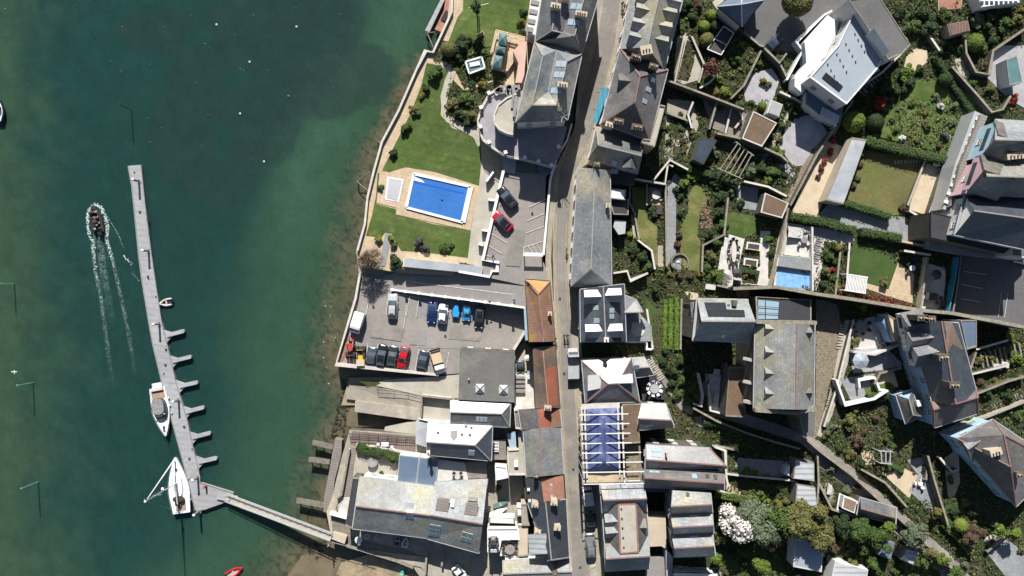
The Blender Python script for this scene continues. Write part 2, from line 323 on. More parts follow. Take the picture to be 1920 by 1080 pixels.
# ---------------------------------------------------------------- ground sheets
NS = [0]
USED = []       # pixel outlines of everything paved, mown or built, kept clear of rough planting
def clip(poly, x0, keep_left):
    out = []
    for i in range(len(poly)):
        a, b = poly[i], poly[(i+1) % len(poly)]
        ia, ib = (a[0] <= x0) == keep_left, (b[0] <= x0) == keep_left
        if ia: out.append(a)
        if ia != ib:
            t = (x0-a[0])/(b[0]-a[0]); out.append((x0, a[1]+t*(b[1]-a[1])))
    return out
CREASE = 960 + 120/(1-6/H)
def gpts(pts, z=None, off=0):
    return [P(x, y, (gz(x) if z is None else z)+off) for x, y in pts]
def sheet(name, pts, m, z=None, layer=1, label=None, cat=None, kind='structure', group=None):
    NS[0] += 1; off = .02*layer + .0006*NS[0]; USED.append(pts) if name != 'planting_soil' else None
    mb = MB()
    if z is None:
        for tri in tessellate_polygon([[Vector((x, y, 0)) for x, y in pts]]):
            for keep in (True, False):
                q = clip([pts[i] for i in tri], CREASE, keep)
                if len(q) > 2: mb.add([P(x, y, gz(x)+off) for x, y in q], [tuple(range(len(q)))])
    elif isinstance(z, (list, tuple)): mb.poly([P(x, y, zz+off) for (x, y), zz in zip(pts, z)])
    else: mb.poly(gpts(pts, z, off))
    # all faces up
    mb.f = [f if (Vector(mb.v[f[1]])-Vector(mb.v[f[0]])).cross(Vector(mb.v[f[2]])-Vector(mb.v[f[0]])).z >= 0 else f[::-1] for f in mb.f]
    o = mb.build(name, m)
    if label: tag(o, label, cat, group)
    o['kind'] = kind
    return o
def line(pts, wpx, m, z=None, label=None, group=None, name='painted_line', layer=6):
    """painted marking along a pixel polyline"""
    mb = MB(); NS[0] += 1; off = .02*layer + .0006*NS[0]
    for a, b in zip(pts, pts[1:]):
        d = Vector((b[0]-a[0], b[1]-a[1])); L = d.length; d /= L; n = Vector((-d.y, d.x))*wpx/2
        q = [(a[0]+n.x, a[1]+n.y), (b[0]+n.x, b[1]+n.y), (b[0]-n.x, b[1]-n.y), (a[0]-n.x, a[1]-n.y)]
        mb.poly([P(x, y, (gz(x) if z is None else z)+off) for x, y in q][::-1] if False else [P(x, y, (gz(x) if z is None else z)+off) for x, y in q])
    mb.f = [f if (Vector(mb.v[f[1]])-Vector(mb.v[f[0]])).cross(Vector(mb.v[f[2]])-Vector(mb.v[f[0]])).z >= 0 else f[::-1] for f in mb.f]
    o = mb.build(name, m); o['kind'] = 'structure'; return o
def block(name, pts, m, ztop, zbot=-3, side=None):
    zt = ztop if isinstance(ztop, (list, tuple)) else [ztop]*len(pts)
    mb = MB().prism([P(x, y, z) for (x, y), z in zip(pts, zt)], (zbot,), 0, 1 if side else None)
    return struct(mb.build(name, [m, side] if side else m))

# ---------------------------------------------------------------- garden walls, hedges, steps, railings
def offs(pts, wd):
    """left/right offset polylines (metres) of world points"""
    l, r = [], []
    for i, p in enumerate(pts):
        a = pts[max(i-1, 0)]; b = pts[min(i+1, len(pts)-1)]
        d = Vector((b.x-a.x, b.y-a.y, 0)); d.normalize(); n = Vector((-d.y, d.x, 0))
        k = 1.0
        if 0 < i < len(pts)-1:
            d1 = Vector((p.x-a.x, p.y-a.y, 0)).normalized(); k = 1/max(.5, abs(d.dot(d1)))
        l.append(p+n*wd/2*k); r.append(p-n*wd/2*k)
    return l, r
def wallline(pts, label, h=1.6, t=.28, m='wall_stone', top='coping', z=None, cat='garden wall', name='garden_wall', below=.8, group=None):
    base = [ (gz(x) if z is None else (z if not isinstance(z, (list,tuple)) else z[i])) for i, (x, y) in enumerate(pts)]
    w3 = [P(x, y, b+h) for (x, y), b in zip(pts, base)]
    l, r = offs(w3, t); l2, r2 = offs(w3, t+.05)
    mb = MB(); D = Vector((0, 0, h+below)); c = Vector((0, 0, .07))
    for i in range(len(w3)-1):
        a, b, cc, d = l[i], l[i+1], r[i+1], r[i]
        mb.add([a-D, b-D, cc-D, d-D, a, b, cc, d], [(0,1,5,4),(2,3,7,6),(3,0,4,7),(1,2,6,5)], 0)
        a, b, cc, d = l2[i], l2[i+1], r2[i+1], r2[i]
        mb.add([a, b, cc, d, a+c, b+c, cc+c, d+c], [(0,1,2,3),(7,6,5,4),(0,4,5,1),(2,6,7,3),(3,7,4,0),(1,5,6,2)], 1)
    return solo(mb, name, [m, top], label, cat, group)
def leafquad(mb, p, n, s, rng, mi=0):
    n = n.normalized(); x = n.orthogonal().normalized(); y = n.cross(x); a = rng.random()*6.28
    u = x*math.cos(a)+y*math.sin(a); v = n.cross(u)
    u = u*s*(.6+.5*rng.random()); v = v*s*(.4+.35*rng.random())
    mb.add([p-u, p-v+n*s*.12, p+u, p+v+n*s*.12], [(0,1,2,3)], mi)
def hedge(pts, label, h=1.5, wd=1.1, m='leaf_mid', z=None, group=None, core='leaf_dark'):
    rng = random.Random(len(label)*31+int(pts[0][0])); mb = MB()
    w3 = []
    for (a, b) in zip(pts, pts[1:]):
        L = math.hypot(b[0]-a[0], b[1]-a[1])*.1; n = max(1, int(L/.8))
        for i in range(n+(1 if b == pts[-1] else 0)):
            t = i/n; x = a[0]+(b[0]-a[0])*t; y = a[1]+(b[1]-a[1])*t
            w3.append(P(x, y, (gz(x) if z is None else z)+h))
    ww = [wd*(.82+.3*rng.random()) for _ in w3]
    l, r = offs(w3, 1.0)
    rings = []
    for i, p in enumerate(w3):
        n = (l[i]-p)*ww[i]*.92; hh = h*(.88+.15*rng.random())
        b = Vector((p.x, p.y, p.z-h))
        rings.append([b-n*.9, b-n+Vector((0,0,hh*.6)), b-n*.7+Vector((0,0,hh*.95)), b+n*.7+Vector((0,0,hh*.95)), b+n+Vector((0,0,hh*.6)), b+n*.9])
    mb.loft(rings, 1)
    for i in range(len(w3)-1):
        seg = (w3[i+1]-w3[i]).length
        for _ in range(int(seg*(wd+h)*16)):
            t = rng.random(); p = w3[i].lerp(w3[i+1], t); n = (l[i]-w3[i])*ww[i]; a = rng.uniform(-1, 1)
            if rng.random() < .62: q = p+n*a*1.02+Vector((0, 0, -.12*a*a*h+rng.uniform(-.1, .1))); nn = Vector((a*.5*n.x, a*.5*n.y, 1))
            else:
                sg = 1 if a > 0 else -1; q = p+n*sg*1.05-Vector((0, 0, rng.random()*h*.85)); nn = n*sg+Vector((0, 0, .4))
            leafquad(mb, q, nn+Vector((rng.uniform(-.4,.4), rng.uniform(-.4,.4), 0)), .17, rng)
    return solo(mb, 'hedge', [m, core], label, 'hedge', group)
def steps(a, b, wpx, n, label, m='concrete_pale', z=None, rise=.14, z0=None):
    za = gz(a[0]) if z is None else z; mb = MB()
    A = P(*a, za); B = P(*b, za if z is not None else gz(b[0])); d = B-A; d.z = 0; L = d.length; rz = math.atan2(d.y, d.x)
    for i in range(n):
        c = A+(B-A)*((i+.5)/n); mb.box((c.x, c.y, c.z+rise*(i % 2)*.5+.06), (L/n*.55, wpx*.1, .28), rz)
    return solo(mb, 'steps', m, label, 'steps')
def railing(pts, label, h=1.0, m='galv', z=None, gap=1.6, name='railing', r=.04, cat='railing'):
    mb = MB(); w3 = [P(x, y, gz(x) if z is None else (z[i] if isinstance(z, (list, tuple)) else z)) for i, (x, y) in enumerate(pts)]
    for a, b in zip(w3, w3[1:]):
        L = (b-a).length; n = max(1, int(L/gap))
        for k in (1, .5): mb.tube(a+Vector((0, 0, h*k)), b+Vector((0, 0, h*k)), r if k == 1 else r*.6, n=5)
        for i in range(n+1):
            p = a.lerp(b, i/n); mb.tube(p, p+Vector((0, 0, h)), r, n=5)
    return solo(mb, name, m, label, cat)
def slab(name, pts, m, z, t, label, cat, side=None, z0=None):
    zt = z if isinstance(z, (list, tuple)) else [z]*len(pts)
    mb = MB().prism([P(x, y, zz) for (x, y), zz in zip(pts, zt)], t if z0 is None else (z0,), 0, 1 if side else None)
    return solo(mb, name, [m, side] if side else m, label, cat)
# ---------------------------------------------------------------- buildings
from mathutils.geometry import intersect_ray_tri
FACES = {}      # root name -> roof triangles, for setting things on the roof
def up(vs, f):
    n = (Vector(vs[f[1]])-Vector(vs[f[0]])).cross(Vector(vs[f[2]])-Vector(vs[f[0]]))
    return f if n.z >= 0 else f[::-1]
def house(name, label, cat, px, py, b=None, group=None):
    b = gz(px) if b is None else b
    r = thing(name, label, cat, P(px, py, b), 0, group); r['base'] = b; FACES[r.name] = []; return r
WIN = {}
def winmesh(w, h):
    k = (w, h)
    if k not in WIN:
        mb = MB(); t = .07
        mb.box((0, .02, 0), (w, .05, h), 0, 1)
        for sx in (-1, 0, 1): mb.box((sx*(w-t)/2, .06, 0), (t, .08, h), 0, 0)
        for sz in (-1, 0, 1): mb.box((0, .06, sz*(h-t)/2), (w-t*.5, .076, t), 0, 0)
        mb.box((0, .1, -h/2-.06), (w+.1, .12, .06), 0, 0)
        me = bpy.data.meshes.new("window"); me.from_pydata(mb.v, [], mb.f); me.materials.append(MATS['wall_white']); me.materials.append(MATS['glass'])
        me.polygons.foreach_set('material_index', mb.m); WIN[k] = me
    return WIN[k]
def windows(root, poly, z0, z1, w=1.0, h=1.25, gap=2.5, st=2.75):
    o = ROOT[root.name]; n = len(poly); cnt = 0
    if area(poly) < 0: poly = poly[::-1]
    for i in range(n):
        a, b = poly[i], poly[(i+1) % n]; d = Vector((b.x-a.x, b.y-a.y, 0)); L = d.length
        if L < 2.4: continue
        d.normalize(); nn = Vector((d.y, -d.x, 0)); k = max(1, int((L-.8)/gap)); z = z0+1.5
        while z+h/2+.25 < z1:
            for j in range(k):
                p = Vector((a.x, a.y, 0))+d*(L*(j+.5)/k); ob = bpy.data.objects.new("window", winmesh(w, h)); C.objects.link(ob)
                ob.parent = root; ob.location = Vector((p.x, p.y, z))+nn*.02-o; ob.rotation_euler = (0, 0, math.atan2(nn.y, nn.x)-math.pi/2); cnt += 1
                if cnt > 60: return
            z += st
def inset(E, d):
    c = sum(E, Vector((0, 0, 0)))/len(E); out = []
    for v in E:
        q = c-v; q.z = 0; out.append(v+q.normalized()*min(d*1.4, q.length*.3))
    return out
def roofmesh(root, vs, fs, outline, roof, fascia=.16, ridges=(), ridge='ridge_grey', name='roof', fm='lead', trim=True):
    mb = MB(); fs = [up(vs, f) for f in fs]
    mb.add(vs, fs, 0)
    ol = [Vector(vs[i]) for i in outline]
    if area(ol) < 0: ol = ol[::-1]
    lo = [p-Vector((0, 0, fascia)) for p in ol]; n = len(ol)
    mb.add(ol+lo, [(i, i+n, (i+1) % n+n, (i+1) % n) for i in range(n)], 1)
    mb.add(lo, [tuple(range(n))[::-1]], 1)
    ob = mb.build(name, [roof, fm], root)
    if trim:
        g = MB(); out = [p+(p-sum(ol, Vector((0,0,0)))/n).normalized()*.09 for p in ol]
        for a, b in zip(out, out[1:]+out[:1]): g.bar(a-Vector((0,0,.08)), b-Vector((0,0,.08)), .15, .12)
        g.build('gutter', 'lead' if roof.startswith('slate') else 'black', root)
    if ridges:
        r = MB()
        for i, j in ridges: r.bar(Vector(vs[i])+Vector((0,0,.04)), Vector(vs[j])+Vector((0,0,.04)), .2, .12)
        r.build('ridge_tiles', ridge, ob)
    F = FACES[root.name]
    for f in fs:
        for k in range(1, len(f)-1): F.append((Vector(vs[f[0]]), Vector(vs[f[k]]), Vector(vs[f[k+1]])))
    return ob
def wing(root, E, Rg, ze, zr, wall='wall_white', roof='slate_grey', ridge='ridge_grey', win=True, over=.3, hips=True, name='roof', trim=True, fm='lead'):
    USED.append(E); b = root['base']; Ew = [P(x, y, b+ze) for x, y in E]; zr = ze+(zr-ze)*1.22; Rw = [P(x, y, b+zr) for x, y in Rg]
    wl = MB()
    if len(Rg) == 4:
        vs = Ew+Rw
        # pair the inner corners with the nearest outer ones
        best = min(range(4), key=lambda s: sum((Ew[i]-Rw[(i+s) % 4]).length for i in range(4)))
        q = [4+(i+best) % 4 for i in range(4)]
        fs = [(i, (i+1) % 4, q[(i+1) % 4], q[i]) for i in range(4)]+[tuple(q)]
        rid = [(q[i], q[(i+1) % 4]) for i in range(4)]
        roofmesh(root, vs, fs, range(4), roof, ridges=rid, ridge=ridge, name=name, trim=trim, fm=fm)
    elif len(Rg) == 2:
        mid = lambda i: (Ew[i % 4]+Ew[(i+1) % 4])/2
        flat = lambda v: Vector((v.x, v.y, 0))
        k = min(range(4), key=lambda k: (flat(Rw[0]-mid(k))).length+(flat(Rw[1]-mid(k+2))).length)
        D, A, B, Cc = k, (k+1) % 4, (k+2) % 4, (k+3) % 4; vs = Ew+Rw
        fs = [(A, B, 5, 4), (Cc, D, 4, 5)]; rid = [(4, 5)]
        for r, i, j in ((4, D, A), (5, B, Cc)):
            m = (Ew[i]+Ew[j])/2
            if flat(vs[r]-m).length > 1.0 + .0:
                fs.append((i, j, r)); rid += [(i, r), (j, r)] if hips else []
            else:
                c = sum(Ew, Vector((0,0,0)))/4; s = lambda p: p+(flat(c)-flat(p)).normalized()*over*1.2
                wl.add([s(vs[i]), s(vs[j]), s(vs[r])-Vector((0,0,.12))], [(0, 1, 2)]); 
        roofmesh(root, vs, fs, range(4), roof, ridges=rid, ridge=ridge, name=name, trim=trim, fm=fm)
    elif len(Rg) == 1:
        n = len(E); vs = Ew+Rw
        roofmesh(root, vs, [(i, (i+1) % n, n) for i in range(n)], range(n), roof, ridges=[(i, n) for i in range(n)], ridge=ridge, name=name, trim=trim, fm=fm)
    W = inset(Ew, over)
    top = [p-Vector((0,0,.17)) for p in W]
    wl.prism(top, (b-2.2,)); wl.build('wall', wall, root)
    if win: windows(root, W, b, b+ze)
    return root
def flatwing(root, E, ze, wall='wall_white', roof='felt_grey', par=.3, cop='coping', win=True, pt=.17, name='roof'):
    USED.append(E)
    b = root['base']; Ew = [P(x, y, b+ze) for x, y in E]
    if area(Ew) < 0: Ew = Ew[::-1]
    MB().prism([p-Vector((0,0,.02)) for p in Ew], (b-2.2,)).build('wall', wall, root)
    inn = inset(Ew, .12)
    r = MB().prism(inn, .1)
    for i in range(len(r.v)): r.v[i] = (r.v[i][0], r.v[i][1], r.v[i][2]+.1)
    r.build(name, roof, root)
    if par > 0:
        pb = MB(); L, Q = [], []
        c = sum(Ew, Vector((0,0,0)))/len(Ew)
        for p in Ew:
            q = (c-p); q.z = 0; q.normalize(); Q.append(p+q*pt*1.4); L.append(p+(-q)*.04)
        n = len(Ew); h = Vector((0,0,par))
        for i in range(n):
            j = (i+1) % n
            pb.add([L[i], L[j], Q[j], Q[i], L[i]+h, L[j]+h, Q[j]+h, Q[i]+h], [(0,1,5,4),(2,3,7,6),(4,5,6,7),(3,0,4,7),(1,2,6,5)])
        pb.build('parapet', cop, root)
    z = b+ze+.1
    F = FACES[root.name]
    for t in tessellate_polygon([[Vector((p.x, p.y, 0)) for p in Ew]]): F.append(tuple(Vector((Ew[i].x, Ew[i].y, z)) for i in t))
    if win: windows(root, Ew, b, b+ze)
    return root
def hit(root, px, py):
    o = Vector((0, 0, H)); d = (P(px, py, 0)-o).normalized(); best = None
    for a, b, c in FACES[root.name]:
        h = intersect_ray_tri(a, b, c, d, o, True)
        if h is not None and (best is None or h.z > best[0].z):
            n = (b-a).cross(c-a).normalized(); best = (h, n if n.z > 0 else -n)
    if best is None:
        F = FACES[root.name]; t = min(F, key=lambda t: ((t[0]+t[1]+t[2])/3-P(px, py, t[0].z)).length); z = (t[0].z+t[1].z+t[2].z)/3
        return P(px, py, z), Vector((0,0,1))
    return best
def chimney(root, px, py, wd=1.6, dp=.7, h=1.6, rz=0, pots=3, m='wall_stone'):
    wd *= .78; dp *= .85; p, n = hit(root, px, py); z = p.z+h; c = P(px, py, z)
    st = MB().box((c.x, c.y, z-h/2-.9), (wd, dp, h+1.8), rz).box((c.x, c.y, z-.05), (wd+.16, dp+.16, .16), rz).build('chimney', m, root)
    for i in range(pots):
        t = ((i+.5)/pots-.5)*wd*.85; a = Vector((c.x+t*math.cos(rz), c.y+t*math.sin(rz), z+.02))
        MB().tube(a, a+Vector((0,0,.45)), .14, .11, 8).build('chimney_pot', 'pot' if (px+i) % 2 else 'potcream', st)
def skylight(root, px, py, wd=.8, ln=1.1, nx=1, ny=1, m='glass_pale', rz=0.0):
    p, n = hit(root, px, py); n = n.normalized()
    y = Vector((0, 1, 0)); hz = Vector((n.x, n.y, 0))
    u = Vector((math.cos(rz), math.sin(rz), 0)); 
    if hz.length > .1: u = Vector((-hz.y, hz.x, 0)).normalized()
    v = n.cross(u).normalized(); fr = MB(); gl = MB()
    for i in range(nx):
        for j in range(ny):
            c = p+u*((i-(nx-1)/2)*wd*1.15)+v*((j-(ny-1)/2)*ln*1.12)
            def quad(mb, s, a, b):
                q = [c+u*x*wd*s/2+v*yy*ln*s/2 for x, yy in ((-1,-1),(1,-1),(1,1),(-1,1))]
                mb.add([t+n*a for t in q]+[t+n*b for t in q], [(4,5,6,7),(0,1,5,4),(1,2,6,5),(2,3,7,6),(3,0,4,7)])
            quad(fr, 1.0, 0, .09); quad(gl, .84, .02, .1)
    f = fr.build('skylight', 'lead', root); gl.build('pane', m, f)
def panelquad(root, pts, m, name, off=.12, th=.06):
    """a panel lying on the roof: pixel corners projected onto the roof surface"""
    q = []
    for x, y in pts:
        p, n = hit(root, x, y); q.append(p+n*off)
    return MB().prism(q, th).build(name, m, root)
def dormer(root, F, B, wd=2.4, roof='slate_grey', wall='wall_white', rise=1.0, drop=2.0, ridge='ridge_grey'):
    p, n = hit(root, *B); zr = p.z+.15; a = P(F[0], F[1], zr); b = P(B[0], B[1], zr)
    d = (b-a); d.z = 0; d.normalize(); s = Vector((-d.y, d.x, 0))*wd/2; e = Vector((0, 0, -wd/2*rise)); b2 = b+d*.6; a0 = a
    mb = MB(); vs = [a, b2, b2+s+e, a+s+e, a-s+e, b2-s+e]
    for f in ((0,1,2,3), (0,4,5,1)): mb.add(vs, [up(vs, f)], 0)
    t = Vector((0,0,-.12)); mb.add([v+t for v in vs], [(0,3,2,1),(0,1,5,4)], 0); mb.add([a, a+s+e, a-s+e, a+t, a+s+e+t, a-s+e+t], [(0,3,4,1),(0,2,5,3)], 0)
    k = .88; i0 = a+d*.18; w3 = [i0+s*k+e, i0-s*k+e, b2-s*k+e, b2+s*k+e]; dd = Vector((0,0,-drop))
    q = MB().add(w3+[v+dd for v in w3], [(0,1,5,4),(1,2,6,5),(3,0,4,7),(2,3,7,6)]); q.add([i0+s*k+e, i0-s*k+e, i0+Vector((0,0,-.14))], [(0,1,2)])
    dm = q.build('dormer', wall, root); mb.build('dormer_roof', roof, dm)
    c = i0+e+dd*.45-d*.03; g = MB().box(c, (.06, wd*.6, drop*.55), math.atan2(d.y, d.x)); g.build('pane', 'glass', dm)
def flatdormer(root, pts, h=1.2, roof='wood_grey', wall='lead', name='dormer'):
    q = [hit(root, x, y)[0] for x, y in pts]; z = max(p.z for p in q)+.1; top = [P(x, y, z) for x, y in pts]
    o = MB().prism([p-Vector((0,0,.1)) for p in inset(top, .12)], 2.4).build(name, wall, root); MB().prism(top, .12).build('dormer_roof', roof, o)

# ---------------------------------------------------------------- plants
PRO = {}
def crown_mesh(kind, var):
    k = (kind, var)
    if k in PRO: return PRO[k]
    rg = random.Random(hash(kind) % 1 + var*77+len(kind)*13+ord(kind[0])); mb = MB()
    n, s, nl = dict(small=(300, .26, 4), mid=(900, .15, 8), large=(2600, .085, 15), dome=(1500, .10, 0), twig=(1500, .16, 9), spiky=(1, .1, 0), blossom=(2300, .075, 11))[kind]
    if kind == 'dome':
        mb.ball((0,0,0), .93, .93, .93, 0, 18, 10)
        for i in range(n):
            d = Vector((rg.gauss(0,1), rg.gauss(0,1), rg.gauss(0,1))).normalized()
            if d.z < -.55: continue
            leafquad(mb, d*(.95+.07*noise.noise(d*3)), d+Vector((rg.uniform(-.5,.5), rg.uniform(-.5,.5), rg.uniform(-.2,.3))), s, rg)
    elif kind == 'spiky':
        for i in range(46):
            a = rg.random()*6.28; el = rg.uniform(.05, 1.2); L = rg.uniform(.7, 1.05); pr = Vector((0,0,0)); d = Vector((math.cos(a)*math.cos(el), math.sin(a)*math.cos(el), math.sin(el))); sd = Vector((-math.sin(a), math.cos(a), 0)); pts = []
            for j in range(5):
                t = j/4; q = d*L*t+Vector((0,0,-.45*t*t)); wv = .075*(1-t*.9)*(.4+1.2*min(t*3, 1)); pts.append((q+sd*wv, q-sd*wv))
            for j in range(4): mb.add([pts[j][0], pts[j][1], pts[j+1][1], pts[j+1][0]], [(0,1,2,3)])
    else:
        lob = []
        for i in range(nl):
            for _ in range(30):
                c = Vector((rg.uniform(-1,1), rg.uniform(-1,1), rg.uniform(-.55,.8)))
                if .25 < c.length < (.72 if nl > 5 else .6): break
            lob.append((c, rg.uniform(.24, .42) if nl > 5 else rg.uniform(.38, .55)))
        lob.append((Vector((0,0,.05)), .5))
        for i in range(n):
            c, r = lob[rg.randrange(len(lob))]; d = Vector((rg.gauss(0,1), rg.gauss(0,1), rg.gauss(0,1)+.35)).normalized()
            p = c+d*r*rg.uniform(.72, 1.08)
            if kind == 'twig':
                x = (p.normalized()+Vector((rg.uniform(-.6,.6), rg.uniform(-.6,.6), rg.uniform(-.6,.6)))).normalized(); y = x.orthogonal().normalized()*.012; mb.add([p-x*s-y, p-x*s+y, p+x*s+y*.4, p+x*s-y*.4], [(0,1,2,3)])
            else: leafquad(mb, p, d+Vector((rg.uniform(-.7,.7), rg.uniform(-.7,.7), rg.uniform(-.3,.7))), s, rg)
        if kind in ('small', 'mid', 'large'):
            for c, r in lob: mb.ball(c*.9, r*.78, r*.78, r*.7, 0, 7, 5)
    me = bpy.data.meshes.new("crown"); me.from_pydata(mb.v, [], mb.f); me.materials.append(MATS['leaf_mid']); PRO[k] = me; return me
def setmat(o, m): o.material_slots[0].link = 'OBJECT'; o.material_slots[0].material = MATS[m]
PC = [0]
def shrub(px, py, r, m='leaf_mid', label='', kind=None, h=None, z=None, group=None, cat='shrub', name='shrub'):
    """a low plant seen at pixel centre, radius r pixels"""
    PC[0] += 1; rm = r*.1; kind = kind or ('small' if rm < .75 else 'mid' if rm < 2.4 else 'large')
    h = h or rm*1.25; b = gz(px) if z is None else z
    o = bpy.data.objects.new(name, crown_mesh(kind, PC[0] % 4)); C.objects.link(o); setmat(o, m)
    o.location = P(px, py, b+h*.45); o.scale = (rm, rm*R.uniform(.88, 1.1), h*.55 if kind != 'dome' else h*.6); o.rotation_euler = (0, 0, R.random()*6.28)
    if kind == 'spiky': o.location.z = b+.2*h; o.scale = (rm, rm, h)
    return tag(o, label, cat, group)
def tree(px, py, r, m, label, kind='large', h=None, z=None, group=None, name='tree', flat=.75, cat='tree'):
    PC[0] += 1; rm = r*.1; h = h or rm*1.5+1.5; b = gz(px) if z is None else z; rg = random.Random(PC[0])
    zc = b+h-rm*flat*.9; c = P(px, py, zc); t = thing(name, label, cat, (c.x, c.y, b), 0, group)
    mb = MB(); top = zc-b+.2*rm; o = Vector((0,0,0)); tr = max(.1, rm*.07); bend = Vector((rg.uniform(-.2,.2), rg.uniform(-.2,.2), top*.5))
    base = Vector((c.x, c.y, b-.5)); mid_ = base+Vector((bend.x, bend.y, (top+.5)*.5)); tp = Vector((c.x, c.y, b+top))
    mb.tube(base, mid_, tr*1.4, tr, 8); mb.tube(mid_, tp, tr, tr*.4, 8)
    for i in range(7):
        a = i*.9+rg.random(); s = mid_.lerp(tp, rg.uniform(0, .8)); e = tp+Vector((math.cos(a)*rm*.7, math.sin(a)*rm*.7, rg.uniform(-.1, .45)*rm)); mb.tube(s, e, tr*.45, tr*.12, 6)
    mb.build('trunk', 'trunk', t)
    cr = bpy.data.objects.new('crown', crown_mesh(kind, PC[0] % 4)); C.objects.link(cr); cr.parent = t; setmat(cr, m)
    cr.location = (0, 0, zc-b); cr.scale = (rm, rm*rg.uniform(.9, 1.08), rm*flat); cr.rotation_euler = (0, 0, rg.random()*6.28); return t
def inpoly(x, y, poly):
    c = False; j = len(poly)-1
    for i in range(len(poly)):
        if (poly[i][1] > y) != (poly[j][1] > y) and x < (poly[j][0]-poly[i][0])*(y-poly[i][1])/(poly[j][1]-poly[i][1])+poly[i][0]: c = not c
        j = i
    return c
def cover(poly, mats, label, dens=7, h=.5, size=.24, z=None, clump=.35, name='ground_cover', avoid=False, cap=26000):
    """low planting nobody could count: leaves in clumps over a bed"""
    rg = random.Random(int(poly[0][0]*7+poly[0][1])); xs = [p[0] for p in poly]; ys = [p[1] for p in poly]; mb = MB()
    A = (max(xs)-min(xs))*(max(ys)-min(ys))*.01; n = min(int(A*dens), cap)
    AV = [(min(p[0] for p in q), max(p[0] for p in q), min(p[1] for p in q), max(p[1] for p in q), q) for q in USED] if avoid else []
    for _ in range(n):
        x = rg.uniform(min(xs), max(xs)); y = rg.uniform(min(ys), max(ys))
        if not inpoly(x, y, poly) or any(a <= x <= b and c <= y <= d and inpoly(x, y, q) for a, b, c, d, q in AV): continue
        v = noise.noise(Vector((x*.09, y*.09, 3))); 
        if v < -.28+clump-.35: continue
        b = gz(x) if z is None else z; v2 = noise.noise(Vector((x*.16, y*.16, 9)))
        leafquad(mb, P(x, y, b+.05+h*max(.05, .45+v)*rg.uniform(.4, 1.5)), Vector((rg.uniform(-.7,.7), rg.uniform(-.7,.7), 1)), size*rg.uniform(.6, 1.3), rg, int(min(.999, max(0, .5+v2*1.3+rg.uniform(-.15,.15)))*len(mats)))
    if mb.v: return solo(mb, name, mats, label, 'ground cover', kind='stuff')
def bed(poly, mats, label, soil='undergrowth', z=None, layer=1, **k):
    sheet('planting_soil', poly, soil, z, layer); return cover(poly, mats, label, z=z, **k)

